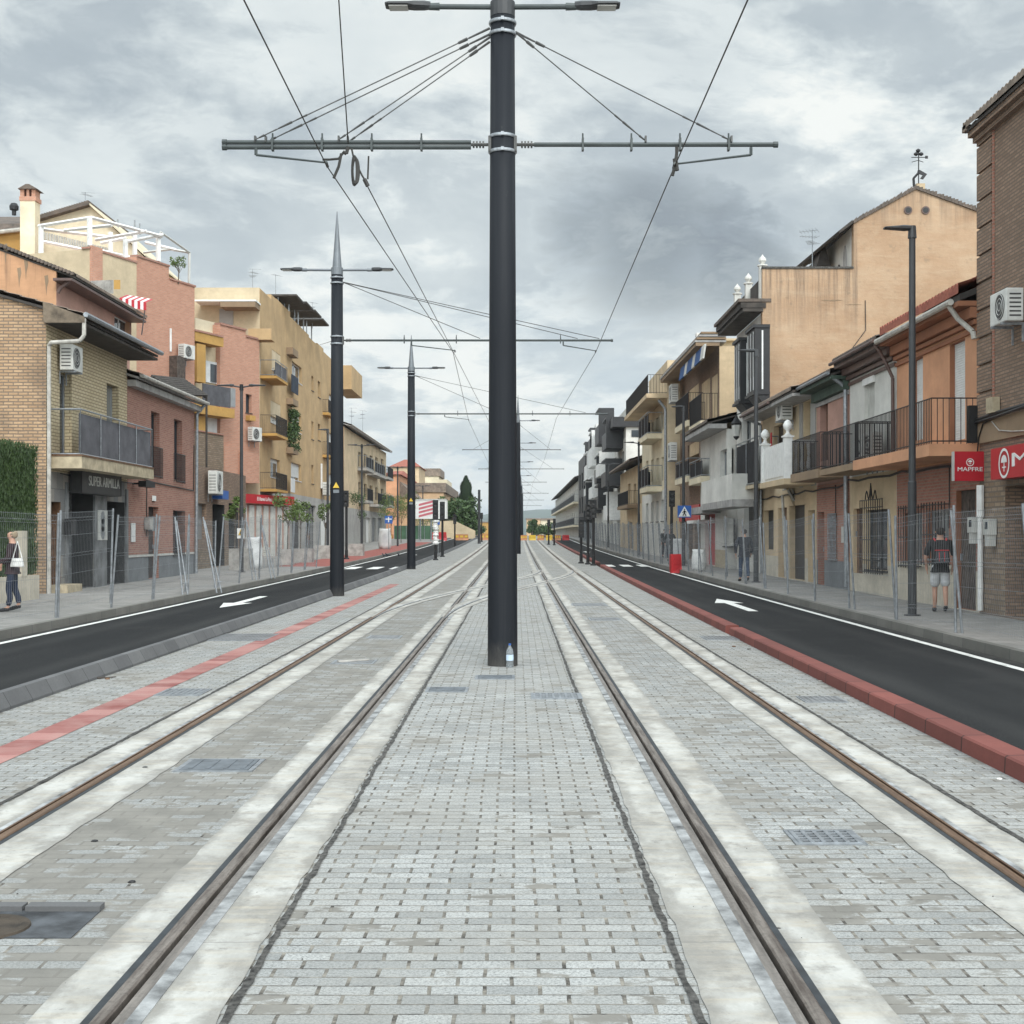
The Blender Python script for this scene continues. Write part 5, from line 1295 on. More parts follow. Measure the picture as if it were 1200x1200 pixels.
ac_unit(FD, FD.hu(243), FD.hz(243, 579), .1, 'air conditioner low on the brown brick wall near the blue sign', 1.2, 1.0, .4)
q = G1.rect(247.5, 255, 575, 585); mb = MB(); mb.fbox(FD, *q, .02, .5); tag(mb.build('hanging_sign', M['bluesign'], origin=FD.p(q[0], q[2], 0)), 'small dark blue hanging sign over the roller shutters on the left', 'sign')
ac_unit(Fc, Fc.hu(293), Fc.hz(293, 517), .1, 'air conditioner on the salmon brick wall beside the left street lamp', 1.0, .8, .35)
# --- mustard block
Fm = street(-15.5, 1)
B = Bld('apartment_block', 'large mustard coloured apartment block with a stepped roofline', Fm, Fm.hu(304.5), Fm.hu(392), 15.3, 14, 'pl_mustard', [(4.6, 'pl_grey')], side='pl_cream')
for k, q in enumerate(((318.5, 329, 413, 436), (317, 329, 472, 497), (317, 328, 538, 560))):
    B.op(*q, 'win', fr='pvc', drop=(.15, 1.0, .2)[k], sh='shutw')
for k, q in enumerate(((342, 353.5, 427, 447), (342, 353, 485, 506), (341, 353, 543, 563))): B.op(*q, 'win', fr='pvc', sh='shutw', drop=(0, .15, .8)[k], grid=k == 1)
for q in ((365, 367.5, 441, 458), (372.5, 375.5, 447, 466), (365, 367.5, 494, 515), (372.5, 375.5, 497, 516), (365, 367.5, 545, 567)): B.op(*q, 'win', fr='darksign')
for q in ((385.5, 391, 463, 487), (385.5, 391, 508, 530), (385.5, 391, 556, 575)): B.op(*q, 'win', fr='pvc', sh='shutw', drop=.6)
for k in range(5):
    a = 308+k*17; 
    B.op(a, a+11, 592, None, ('roll', 'roll', 'void', 'shop', 'roll')[k], sh=('redpl', 'shut', 'shut', 'shut', 'white')[k])
B.done()
st = [(304.5, 318, 338), (318, 324, 345), (324, 340, 350), (340, 353, 371), (353, 362, 384), (362, 372, 395), (372, 379, 402), (379, 392, 412)]
mb = MB()
for (a, b, py) in st:
    z = Fm.hz((a+b)/2, py-.5+ (b-a)*.45)
    z = Fm.hz(a, py)
    if z > 15.32: mb.fbox(Fm, Fm.hu(a)+.002, Fm.hu(b), 15.301, z, -14, 0)
mb.build('stepped_parapet', M['pl_mustard'], B.t)
mb = MB(); u0 = Fm.hu(285); mb.fbox(Fm, Fm.hu(304.5)-.0, Fm.hu(304.5)+.02, 15.3, 15.31, -1, 0)
# cream street-square end wall with its penthouse
FE = facing(Fm.hu(304.5)-.05)
crect(226, 304, 337, 480, -12, 0, 'pl_cream', 'end_wall', FE, B.t)
crect(258, 299, 353.5, 359.5, 0.01, 1.5, 'pl_brown', 'canopy', FE, B.t); crect(228, 300, 351, 353, 0.01, 1.52, 'white', 'canopy_cap', FE, B.t); crect(257, 273, 362, 383, .01, .1, 'pl_grey', 'door', FE, B.t)
for (nm, q, dd) in (('balcony_box', (291, 318, 385, 398), 1.3),): crect(*q, 0.01, 1.2, 'pl_mustard', nm, FE, B.t)
for (py0, py1, rl, m) in ((444, 447, 426, 'greyfab'), (510, 513, 489, None), (574, 577, 555, None)):
    zs, zb_ = Fm.hz(311, py0), Fm.hz(311, py1); z_r = Fm.hz(311, rl)
    if m: B.balcony(Fm.hu(304.6)+.05, Fm.hu(319), zs, zb_, 1.0, z_r, 'cover', 'pl_ochre', cover='greyfab')
    else: B.balcony(Fm.hu(304.6)+.05, Fm.hu(319), zs, zb_, 1.0, z_r, 'bars', 'pl_ochre')
for (px0, px1, py0, py1) in ((378, 385, 470, 485), (378, 385, 519, 534)):
    B.balcony(Fm.hu(px0), Fm.hu(px1), Fm.hz(381, py1), Fm.hz(381, py1)-.2, .5, Fm.hz(381, py0), 'bars', 'pl_ochre')
for q in ((335.5, 342, 409, 417), (335.5, 342, 468, 475), (335.5, 342, 525, 532)): B.trim('utility_box', Fm.hu(q[0]), Fm.hu(q[1]), Fm.hz(338, q[3]), Fm.hz(338, q[2]), .003, .45, 'pl_brown')
crect(392.5, 412, 428, 456, -8, 0, 'pl_mustard', 'far_wing', facing(Fm.hu(392)+.2), B.t)
mb = MB(); mb.fbox(Fm, Fm.hu(336), Fm.hu(344), Fm.hz(340, 461), Fm.hz(340, 441), .3, .34); tag(mb.build('hanging_laundry', M['darkcloth'], origin=Fm.p(Fm.hu(340), 12, .3)), 'dark blue laundry hanging from the mustard facade', 'laundry')
mb = MB(); mb.fbox(Fm, Fm.hu(335.5), Fm.hu(340), Fm.hz(338, 577), Fm.hz(338, 561), .3, .34); tag(mb.build('hanging_laundry', M['pvc'], origin=Fm.p(Fm.hu(338), 5, .3)), 'pale laundry hanging low on the mustard facade', 'laundry')
for i, (px, py) in enumerate(((335, 352), (347, 360), (357.5, 369), (367, 379))):
    Yq = Fm.hu(px-6); mb = MB(); p = Fm.p(Fm.hu(px), Fm.hz(px, py), 0)
    u = Fm.hu(px); z = Fm.hz(px-6, py); z = Fm.hz(px, py); mb.fbox(Fm, u-1.7, u+1.5, z, z+.12, -3, 1.0)
    o = thing('sun_awning', ('nearest', 'second nearest', 'third', 'farthest')[i]+' of four dark shade panels on the mustard roof terraces', 'awning', p, 'dark shade panels on the stepped roof'); mb.build('panel', M['soffit'], o)
    mb = MB()
    for du in (-1.3, 1.2): mb.tube(Fm.p(u+du, z, -.3), Fm.p(u+du, z-2.2, -.3), .05, None, 5); mb.tube(Fm.p(u+du, z, -2.6), Fm.p(u+du, z-2.2, -2.6), .05, None, 5)
    mb.each('post', M['galv'], o)
antenna(V(296, 338, 90).x, 90, V(296, 338, 90).z, 1.3, 'tv antenna on the cream end wall of the mustard block', 3, .2)
antenna(V(366, 385, 104).x, 104, V(366, 385, 104).z, 2.0, 'tv antenna beyond the dark roof shades', 3, .9); antenna(V(323, 345, 90).x, 90, V(323, 345, 90).z, 1.3, 'thin aerial on the mustard roof step', 1, .9)
ac_unit(Fm, Fm.hu(377), Fm.hz(377, 580), .1, 'white air conditioner low on the mustard facade', 1.3, 1.0, .4)
mb = MB(); mb.tube(Fm.p(Fm.hu(375.5), Fm.hz(375, 572), .08), Fm.p(Fm.hu(375.5), Fm.hz(375, 543), .08), .08, None, 6); mb.build('white_pipe', M['white'], B.t)
# red shop sign
a, b = Fm.hu(288.5, 1.2), Fm.hu(350, 1.2)
FS = Fr(V(288, 600, 80).x, 80, 1.2, 4.4, 1)
t = thing('shop_sign', 'long red shop sign with white lettering under the mustard flats', 'sign', V(310, 590, 80))
a, b = FS.hu(288), FS.hu(345); zt, zb = FS.hz(310, 580), FS.hz(310, 590.5)
mb = MB(); mb.fbox(FS, a, b, zb, zt, -.2, 0); mb.build('board', M['redsign'], t)
text('letters', 'El Horno La Pena', FS, a+(b-a)*.22, zb+(zt-zb)*.32, (zt-zb)*.42, .002, M['white'], t, width=(b-a)*.30)
mb = MB(); mb.fbox(FS, a, b, 0, zb-.01, -6, -.35); o = mb.build('backing_wall', M['pl_pink'], t)
mb = MB(); k = 0
for i in range(7):
    u0 = a+(b-a)*i/7.0; mb.fbox(FS, u0+.1, u0+(b-a)/7-.25, zg(80)+.15, zb-.1, -.34, -.28)
mb.build('shutter_panel', M['shutl'], t)
# --- far left houses
Ff = street(-15.0, 1)
B = Bld('apartment_block', 'old ochre flats with dark balconies and tiled eave beyond the mustard block', Ff, Ff.hu(403), Ff.hu(452.5), 11.2, 12, 'pl_beige', [(4.2, 'pl_grey')], side='pl_tan')
for r_, (y0, y1) in enumerate(((530, 548), (565, 580))):
    for k in range(5):
        px = 420+k*6.6; B.op(px, px+3.2, 530+k*2+r_*35, 547+k*1.6+r_*34, 'french', fr='darksign', gl='glassl')
for k in range(4): B.op(422+k*7, 427+k*7, 607, None, 'roll', sh=('frameg', 'white', 'shut', 'shut')[k])
B.done(); B.roof(.7, 11.2, 5, 13.0, 'tile', fascia='soffitl')
for (px0, px1, py, cov) in ((419, 428, 550, 1), (430, 442, 556, 1), (445, 452, 560, 0), (420, 427, 587, 0), (433, 444, 592, 0), (445, 453, 592, 1)):
    u0, u1 = Ff.hu(px0), Ff.hu(px1); z = Ff.hz((px0+px1)/2, py); B.balcony(u0, u1, z, z-.25, .9, z+1.15, 'cover' if cov else 'bars', 'concrete', cover='black_pan')
antenna(V(412, 505, 130).x, 130, V(412, 505, 130).z, 2.2, 'tv antenna on the old ochre flats, left of two', 3, 0); antenna(V(425, 507, 135).x, 135, V(425, 507, 135).z, 2.2, 'tv antenna on the old ochre flats, right of two', 3, 1)
def simple_house(name, label, px0, px1, py_e, py_r, Y, dp, wm, rm, pyb=640, wins=(), ridge='x'):
    F = facing(Y); B = Bld(name, label, F, F.hu(px0), F.hu(px1), F.hz((px0+px1)/2, py_e), dp, wm)
    for q in wins: B.op(*q, 'win', fr='darksign')
    B.done(); z = B.zt; zr = F.hz(0, py_r); mb = MB(); a, b = B.u0-.3, B.u1+.3; m_ = (a+b)/2
    if ridge == 'x': mb.extr([F.p(a, z+.003, .4), F.p(a, zr, -dp/2), F.p(a, z+.003, -dp-.4)], (b-a, 0, 0))
    elif ridge == 'y': mb.extr([F.p(a, z+.003, .3), F.p(m_, zr, .3), F.p(b, z+.003, .3)], (0, dp+.3, 0))
    elif ridge == 'hip':
        P = [F.p(a, z+.003, .4), F.p(b, z+.003, .4), F.p(b, z+.003, -dp-.4), F.p(a, z+.003, -dp-.4), F.p(m_-.6, zr, -dp*.45), F.p(m_+.6, zr, -dp*.45)]; mb.add(P, [(0, 1, 5, 4), (1, 2, 5), (2, 3, 4, 5), (3, 0, 4), (3, 2, 1, 0)])
    elif ridge == 'flat': mb.fbox(F, a, b, z+.003, zr, -dp, .2)
    if rm: mb.build('roof', M[rm], B.t)
    return B
simple_house('house', 'orange house with a red hipped roof beyond the flats with balconies', 447, 467, 556, 546, 170, 30, 'pl_orange', 'tilered', ridge='hip')
simple_house('house', 'tan house with a red roof, partly behind the farther left mast', 458, 491, 547, 536, 215, 14, 'pl_beige', 'tilered', ridge='hip')
simple_house('house', 'wide tan gabled building left of the billboard', 438, 486, 583, 558, 172, 24, 'pl_tan', 'tile', ridge='y')
simple_house('house', 'white penthouse block with small windows over the tan gabled building', 487, 514, 558, 549, 240, 14, 'pl_pale', 'tile', ridge='flat', wins=((493, 498, 553, 558), (503, 508, 553, 558)))
simple_house('house', 'long tan building behind the billboard', 486, 520, 577, 566, 185, 40, 'pl_tan', 'tile', ridge='flat')
simple_house('house', 'pale stepped block above the billboard', 512, 524, 562, 556, 225, 16, 'pl_pale', None)
simple_house('house', 'small brick block right of the pale stepped block', 524, 536, 580, 575, 230, 12, 'br_old', None)
# billboard
F = facing(150); t = thing('billboard', 'far billboard printed with red and white slanted stripes', 'billboard', V(505, 635, 150))
a, b, zb, zt = F.hu(487), F.hu(523.5), F.hz(500, 608), F.hz(500, 586)
mb = MB(); mb.fbox(F, a, b, zb, zt, -.15, 0); mb.build('board', M['white'], t)
for k in range(4):
    mb = MB(); z = zb+(zt-zb)*(.1+.2*k); mb.extr([F.p(a+.35, z-.05, .0), F.p(b-1.25, z+.42, .0), F.p(b-1.25, z+.66, .0), F.p(a+.35, z+.19, .0)], (0, -.02, 0)); mb.build('stripe', M['palered'], t)
mb = MB(); mb.fbox(F, a, b, zt, zt+.12, -.2, .06); mb.fbox(F, a-.1, a-.002, zb, zt, -.2, .06); mb.fbox(F, b+.002, b+.1, zb, zt, -.2, .06); mb.build('frame', M['shutl'], t)
mb = MB()
for f in (.15, .5, .85): mb.tube(F.p(a+(b-a)*f, zg(150), -.1), F.p(a+(b-a)*f, zt, -.2), .1, None, 6)
mb.build('post', M['galv'], t)
# cream garden wall and green fence at the far left
t = thing('garden_wall', 'long cream garden wall below the far trees', 'wall', V(520, 635, 175)); F = facing(178); mb = MB()
mb.extr([F.p(F.hu(486), 0, 0), F.p(F.hu(557), 0, 0), F.p(F.hu(557), F.hz(1, 622), 0), F.p(F.hu(532), F.hz(1, 610), 0), F.p(F.hu(486), F.hz(1, 612), 0)], (0, .3, 0)); mb.build('wall', M['pl_cream'], t)
M['greenmesh'] = plain('green_netting', (.06, .13, .075), .8, 0, .2, 1)
t = thing('site_fence', 'green netted site fence before the far garden wall', 'fence', V(495, 635, 160)); F = facing(161); mb = MB(); mb.fbox(F, F.hu(462), F.hu(512), zg(160), F.hz(1, 616), 0, .04); mb.build('netting', M['greenmesh'], t)
mb = MB()
for k in range(8): u = F.hu(462+k*7.1); mb.tube(F.p(u, zg(160), .08), F.p(u, F.hz(1, 615), .08), .04, None, 6)
mb.build('post', M['galv'], t)
# planters, small trees, chairs
def planter(label, px0, px1, Y, h=.62, d=1.0):
    a = V(px0, 600, Y).x; b = V(px1, 600, Y).x; z = zg(Y)+.15; t = thing('planter', label, 'planter', ((a+b)/2, Y, z))
    mb = MB(); w = .09
    mb.box(a, b, Y, Y+w, z, z+h); mb.box(a, b, Y+d-w, Y+d, z, z+h); mb.box(a, a+w, Y+w, Y+d-w, z, z+h); mb.box(b-w, b, Y+w, Y+d-w, z, z+h); mb.build('box', M['concrete'], t)
    mb = MB(); mb.box(a+w, b-w, Y+w, Y+d-w, z+.05, z+h-.08); mb.build('soil', M['bark'], t); return (a+b)/2, Y+d/2, z+h-.08
P1_ = planter('near concrete planter beside the tall white sack', 268, 291, 56.5, .9); P2_ = planter('concrete planter beyond the metal chair', 325, 341, 64, .75); P3_ = planter('low concrete planter before the dark shop doors', 342, 365, 69, .7); P4_ = planter('concrete planter beside the nearer left mast', 368, 387, 77, .75); planter('low concrete planter right of the nearer left mast', 408, 425, 84, .75)
def small_tree(x, y, z, h, r, n, label, m='leaf', name='young_tree'):
    t = thing(name, label, 'tree', (x, y, z)); mb = MB(); mb.tube((x, y, z), (x+.03, y, z+h*.6), .035, .025, 7)
    cl = [Vector((x+U(-r, r)*.75, y+U(-r, r)*.75, z+h*.62+U(0, h*.42))) for _ in range(9)]
    for c in cl: mb.tube((x+.03, y, z+h*U(.4, .6)), c, .014, .006, 5)
    mb.build('trunk', M['bark'], t); leaves(cl, r*.42, n, .07, M[m], t); return t
def leaves(cl, rad, n, s, m, par, nm='crown', zs=.9):
    mb = MB()
    for i in range(n):
        c = random.choice(cl); rr = c.w if False else rad
        v = Vector((random.gauss(0, 1), random.gauss(0, 1), random.gauss(0, 1))); v.normalize(); v *= rr*U(.25, 1)**.6
        p = c+Vector((v.x, v.y, v.z*zs)); a = Vector((U(-1, 1), U(-1, 1), U(-1, 1))).normalized()*s*U(.6, 1.2); b = a.cross(Vector((U(-1, 1), U(-1, 1), U(-1, 1)))).normalized()*s*.5
        mb.poly([p-a, p+b, p+a, p-b])
    return mb.build(nm, m, par, recalc=False)
x, y, z = P1_; small_tree(V(275, 600, y).x, y, z, 2.1, .42, 500, 'small leafy tree in the near planter on the left')
x, y, z = P3_; small_tree(V(337, 600, 67).x, 67, z-.1, 2.6, .75, 650, 'small tree before the red sign, left of two'); small_tree(V(352, 600, 70).x, 70, z-.1, 2.6, .7, 600, 'small tree before the red sign, right of two')
x, y, z = P4_; small_tree(V(381, 600, 78).x, 78, z, 2.3, .5, 450, 'small tree half hidden by the nearer left mast')
small_tree(V(423, 600, 112).x, 112, zg(112)+.1, 4.2, 1.0, 800, 'street tree before the flats with dark balconies', 'leafd'); 
for i, (px, Y, h, r, lb) in enumerate(((470, 135, 4.6, 1.7, 'bushy street tree left of the farther left mast'), (458, 128, 4.5, 1.4, 'slim street tree beside the blue square sign'), (500, 168, 3.4, 1.6, 'small tree under the billboard'))): small_tree(V(px, 600, Y).x, Y, zg(Y), h, r, 1500, lb, 'leaf')
t = small_tree(V(209, 332, 73).x, 73, V(209, 333, 73).z, 1.35, .42, 260, 'potted shrub on the salmon roof terrace', 'leaf', 'potted_shrub'); t['category'] = 'shrub'
t = thing('climbing_plant', 'climbing plant hanging down the mustard facade', 'plant', Fm.p(Fm.hu(338), 10, .2)); cl = [Fm.p(Fm.hu(338+U(-2, 3.5)), Fm.hz(338, U(482, 528)), .3) for _ in range(22)]; leaves(cl, .42, 1300, .11, M['leafd'], t, 'foliage')
mb = MB(); mb.tube(Fm.p(Fm.hu(338), Fm.hz(338, 528), .1), Fm.p(Fm.hu(338), Fm.hz(338, 485), .1), .04, None, 5); mb.build('stem', M['bark'], t)
def chair(x, y, z, rz, label):
    t = thing('metal_chair', label, 'chair', (0, 0, 0), 'cafe chairs on the left pavement'); mb = MB()
    for i in range(5): mb.box(-.2+i*.085, -.14+i*.085, -.2, .2, .44, .46)
    mb.build('seat', M['gutter'], t); mb = MB()
    for i in range(4): mb.box(-.2, .2, .2+.03*i*.5, .22+.03*i*.5, .54+i*.09, .60+i*.09)
    mb.build('backrest', M['gutter'], t)
    for sx in (-1, 1):
        for sy in (-1, 1):
            mb = MB(); mb.tube((sx*.2, sy*.18, .44), (sx*.22, sy*.26, 0), .014, None, 6); 
            if sy > 0: mb.tube((sx*.2, .19, .44), (sx*.2, .26, .9), .014, None, 6)
            mb.build('leg', M['galv'], t)
    t.location = (x, y, z); t.rotation_euler = (0, 0, rz)
chair(V(313, 600, 61).x, 61, zg(61)+.15, .5, 'pale slatted cafe chair turned towards the road'); chair(V(320, 600, 61.5).x, 61.8, zg(61)+.15, -1.9, 'pale slatted cafe chair facing the planter')
# ================================================================== RIGHT SIDE
XR = 9.3
Fq = street(XR, -1)
# --- brown brick corner building with the red sign
B = Bld('building', 'tall brown brick building with red insurance signs at the right edge', Fq, 16.0, Fq.hu(1148), 9.85, 10, 'br_brown', [(3.3, 'br_stone')], side='br_brown')
B.op(1178, 1260, 566, None, 'shop', rec=.5, revm='br_brown'); B.opm(17, 18.4, 4.2, 6.2, 'win'); B.done()
B.trim('stone_band', 16, B.u1-.02, Fq.hz(1160, 518), Fq.hz(1160, 492), .003, .05, 'pl_brown')
uq = Fq.hu(1164.5)
mb = MB(); z = Fq.hz(1156, 492); k = 0
while z < 9.6:
    mb.fbox(Fq, uq, B.u1+.03, z+.02, min(z+.52, 9.7), -.3, .05); z += .55; k += 1
mb.build('quoin', M['br_brown'], B.t)
mb = MB(); mb.fbox(Fq, uq-.06, uq-.004, Fq.hz(1160, 492), 9.7, .003, .03); mb.build('quoin_line', M['br_old'], B.t)
for (z0, z1, d) in ((9.62, 9.72, .12), (9.725, 9.85, .22)): B.trim('cornice', 15.9, B.u1+.06, z0, z1, .003, d, 'br_brown')
B.roof(.30, 9.83, 5, 12.2, 'tile', ub=B.u1+.12, pit=.2, wave=.05)
mb = MB()
for i in range(26): mb.fbox(Fq, B.u1-.05, B.u1+.17, 9.86+2.3*i/26, 9.98+2.3*i/26, .30-5.3*(i+1)/26, .30-5.3*i/26)
mb.build('verge_tiles', M['tile'], B.t)
mb = MB(); mb.path([Fq.p(B.u1+.02, 4.05, .08), Fq.p(26, 4.1, .09), Fq.p(24, 4.12, .09), Fq.p(17, 4.15, .09)], .035, 6); mb.path([Fq.p(B.u1+.02, 4.0, .09), Fq.p(26, 4.02, .12), Fq.p(24, 4.10, .12), Fq.p(17, 4.1, .12)], .03, 6)
mb.path([Fq.p(B.u1-.05, 3.3, .07), Fq.p(B.u1-.15, 3.7, .07), Fq.p(B.u1-.4, 3.95, .07), Fq.p(B.u1-1.0, 4.0, .09)], .014, 5); mb.build('cable_bundle', M['black'], B.t)
mb = MB(); mb.path([Fq.p(26.5, 3.95, .07), Fq.p(26.1, 3.75, .07), Fq.p(25.4, 3.68, .07), Fq.p(24, 3.6, .07)], .012, 5); mb.build('pale_cable', M['gutter'], B.t)
mb = MB(); mb.fbox(Fq, B.u1-.03, B.u1+.12, 3.6, 4.35, .05, .22); tag(mb.build('junction_box', M['black'], origin=Fq.p(B.u1, 4, .1)), 'black cable box on the corner of the brown brick building', 'cable box')
q = (Fq.hu(1173), Fq.hu(1165), Fq.hz(1169, 484), Fq.hz(1169, 466)); mb = MB(); mb.fbox(Fq, *q, .02, .16); tag(mb.build('junction_box', M['slab'], origin=Fq.p(q[0], q[2], 0)), 'pale plastic box above the cables on the brown brick wall', 'cable box')
ac_unit(Fq, Fq.hu(1187)-.42, Fq.hz(1187, 384), .05, 'white air conditioner high on the brown brick wall, right edge', .85, .60, .32)
# red insurance signs
t = thing('shop_sign', 'square red projecting sign reading MAPFRE', 'sign', Fq.p(27.2, 2.8, .5))
Fx = facing(27.15); a, b = Fx.hu(1118.5), Fx.hu(1155); zb, zt = Fx.hz(1, 563.5), Fx.hz(1, 529)
mb = MB(); mb.fbox(Fx, a, b, zb, zt, -.14, 0); mb.build('board', M['redsign'], t); mb = MB()
for q in ((a-.012, a, zb, zt), (b, b+.012, zb, zt)): mb.fbox(Fx, *q, -.145, .004)
mb.each('rim', M['shutl'], t)
text('letters', 'MAPFRE', Fx, a+(b-a)*.10, zb+(zt-zb)*.33, (zt-zb)*.135, .002, M['white'], t, width=(b-a)*.80)
def emblem(F, uc, zc, r, d, t, sy=1.0):
    mb = MB(); q = 22
    def ring(r0, r1, dd, e=.008):
        vs = [];
        for rr in (r0, r1):
            for i in range(q): an = 2*math.pi*i/q; vs.append(F.p(uc+rr*math.cos(an), zc+rr*sy*math.sin(an), dd+e))
        mb.add(vs, [(i, (i+1) % q, q+(i+1) % q, q+i) for i in range(q)])
    ring(r*.82, r, d); mb.build('emblem_ring', M['white'], t)
    mb = MB(); n = 10
    top = [F.p(uc+r*.55*math.cos(math.pi*i/n), zc+r*sy*(.05+.5*math.sin(math.pi*i/n)), d+.009) for i in range(n+1)]
    mb.poly(top); mb.fbox(F, uc-r*.05, uc+r*.05, zc-r*sy*.55, zc+r*sy*.05, d+.004, d+.009); mb.fbox(F, uc-r*.35, uc+r*.35, zc-r*sy*.30, zc-r*sy*.22, d+.003, d+.0085)
    mb.build('emblem_tree', M['white'], t)
emblem(Fx, (a+b)/2, zb+(zt-zb)*.63, (b-a)*.125, .0, t)
t = thing('shop_sign', 'long red fascia sign reading MAPFRE along the brown brick front', 'sign', Fq.p(24, 3, .3))
dS = .28; u1 = Fq.hu(1161, dS); zb, zt = Fq.hz(1161, 562.5, dS), Fq.hz(1161, 526.5, dS)
mb = MB(); mb.fbox(Fq, 17.5, u1, zb, zt, .05, dS); mb.build('board', M['redsign'], t)
uc = Fq.hu(1177, dS); emblem(Fq, uc, zb+(zt-zb)*.48, .28, dS, t)
um = Fq.hu(1186.5, dS); text('letters', 'MAPFRE', Fq, um, zb+(zt-zb)*.34, (zt-zb)*.42, dS+.002, M['white'], t, width=4.2)
for (px, py0, py1, lb, FF) in ((1147, 606, 637, 'white electricity meter box left of the drainpipe', .03), (1166, 608, 640, 'white electricity meter box right of the drainpipe', .03)):
    u = Fq.hu(px); mb = MB(); z0, z1 = Fq.hz(px, py1), Fq.hz(px, py0); t = thing('meter_box', lb, 'meter box', Fq.p(u, z0, 0))
    mb.fbox(Fq, u-.15, u+.15, z0+.22, z1, .02, .18); mb.build('upper_box', M['shutl'], t); mb = MB(); mb.fbox(Fq, u-.11, u+.12, z0, z0+.215, .02, .16); mb.build('lower_box', M['shutl'], t); mb = MB(); mb.fbox(Fq, u-.1, u+.05, z1-.2, z1-.06, .18, .185); mb.build('window', M['glass'], t)
mb = MB(); mb.path([Fq.p(Fq.hu(1153.5), .25, .08), Fq.p(Fq.hu(1153.5), 2.74, .08)], .055, 8); mb.tube(Fq.p(Fq.hu(1153.5), 2.1, .08), Fq.p(Fq.hu(1153.5), 2.74, .08), .075, None, 8); tag(mb.build('drainpipe', M['white'], origin=Fq.p(Fq.hu(1153.5), .2, .08)), 'white drainpipe between the two white meter boxes', 'pipe')
for (q, lb) in (((1193, 1204, 621, 633), 'upper'), ((1193, 1204, 655, 675), 'lower')):
    u0, u1_ = Fq.hu(q[1]), Fq.hu(q[0]); mb = MB(); mb.fbox(Fq, u0, u1_, Fq.hz(1198, q[3]), Fq.hz(1198, q[2]), -.19, -.18); tag(mb.build('window_sticker', M['redsign'], origin=Fq.p(u0, 1, 0)), lb+' red sticker on the insurance office glass', 'sticker')
# --- orange house
B = Bld('house', 'orange plastered house with an iron railed balcony and red tiles', Fq, Fq.hu(1148)+.01, Fq.hu(1051), 6.35, 9, 'pl_orange', [(3.3, 'br_old'), (1.02, 'stone_l')], side='pl_orange', rev='pl_rust', rec=.11)
zs = Fq.hz(1113, 517)
B.op(1113, 1131, 400, 516, 'shut', sh='shutw'); B.op(1069, 1081.5, 420, 516, 'shut', sh='shutw')
r1 = B.op(1087, 1112, 598, 655, 'win', fr='frameg', gl='glassl'); r2 = B.op(1060, 1081, 601, 658, 'win', fr='frameg', gl='glassl')
B.op(1120.5, 1143.5, 574, None, 'door', sh='oldwood'); B.done()
for r in (r1, r2):
    mb = MB(); 
    for i in range(9): u = r[0]-.08+(r[1]-r[0]+.16)*i/8; mb.tube(Fq.p(u, r[2]-.15, .12), Fq.p(u, r[3]+.18, .12), .012, None, 5)
    for z in (r[2]-.1, (r[2]+r[3])/2, r[3]+.12): mb.tube(Fq.p(r[0]-.1, z, .12), Fq.p(r[1]+.1, z, .12), .014, None, 5)
    for u in (r[0]-.08, r[1]+.08):
        for z in (r[2]-.1, r[3]+.12): mb.tube(Fq.p(u, z, 0), Fq.p(u, z, .12), .012, None, 5)
    mb.build('window_bars', M['blackmetal'], B.t)
B.trim('base_line', Fq.hu(1119), B.u1-.02, 1.025, 1.10, .003, .05, 'stone_l')
for (z0, z1, d) in ((5.85, 5.93, .06), (6.0, 6.09, .10), (6.12, 6.34, .18)): B.trim('cornice', B.u0+.02, B.u1-.02, z0, z1, .003, d, 'pl_rust')
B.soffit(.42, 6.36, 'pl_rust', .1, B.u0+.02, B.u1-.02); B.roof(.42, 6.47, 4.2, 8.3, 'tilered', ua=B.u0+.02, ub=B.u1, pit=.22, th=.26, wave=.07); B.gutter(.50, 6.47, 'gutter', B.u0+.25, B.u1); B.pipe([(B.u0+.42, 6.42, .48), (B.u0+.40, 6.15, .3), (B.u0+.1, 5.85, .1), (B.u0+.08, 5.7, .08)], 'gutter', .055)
B.balcony(B.u0-.0+.02, B.u1+.3, Fq.hz(1090, 520, 1), Fq.hz(1090, 534, 1), 1.0, Fq.hz(1090, 466, 1), 'bars', 'pl_orange')
# --- white house
B = Bld('house', 'narrow white plastered house between the orange and the pink house', Fq, Fq.hu(1051)+.02, Fq.hu(996), 6.35, 9, 'pl_white', [(3.35, 'pl_beige'), (.98, 'stone_l')], side='pl_white', rec=.1)
B.op(1013, 1025, 440, 545, 'shut', sh='shutl'); B.op(1000, 1011, 596, 672, 'door', sh='wood'); r = B.op(1016, 1040, 597, 668, 'win', fr='darksign', gl='glass'); B.done()
B.trim('shutter_box', Fq.hu(1025.5), Fq.hu(1012.5), Fq.hz(1019, 450), Fq.hz(1019, 441), .003, .05, 'white')
mb = MB()
for i in range(11): u = r[0]-.1+(r[1]-r[0]+.2)*i/10; mb.tube(Fq.p(u, r[2]-.1, .16), Fq.p(u, r[3]+.25, .16), .012, None, 5)
for z in (r[2]-.05, r[2]+.25, (r[2]+r[3])/2, r[3]+.05, r[3]+.25): mb.tube(Fq.p(r[0]-.12, z, .16), Fq.p(r[1]+.12, z, .16), .014, None, 5)
um = (r[0]+r[1])/2
for s_ in (-1, 1): mb.path([Fq.p(um+s_*.55*(1-i/8), r[3]+.27+.16*math.sin(i*.9)+.03*i, .16) for i in range(9)], .016, 5)
mb.path([Fq.p(um, r[3]+.25, .16), Fq.p(um, r[3]+.68, .16)], .016, 5); mb.build('window_grille', M['blackmetal'], B.t)
for (z0, z1, d) in ((5.9, 5.98, .06), (6.05, 6.15, .12), (6.18, 6.35, .24)): B.trim('cornice', B.u0+.02, B.u1-.02, z0, z1, .003, d, 'brownpipe')
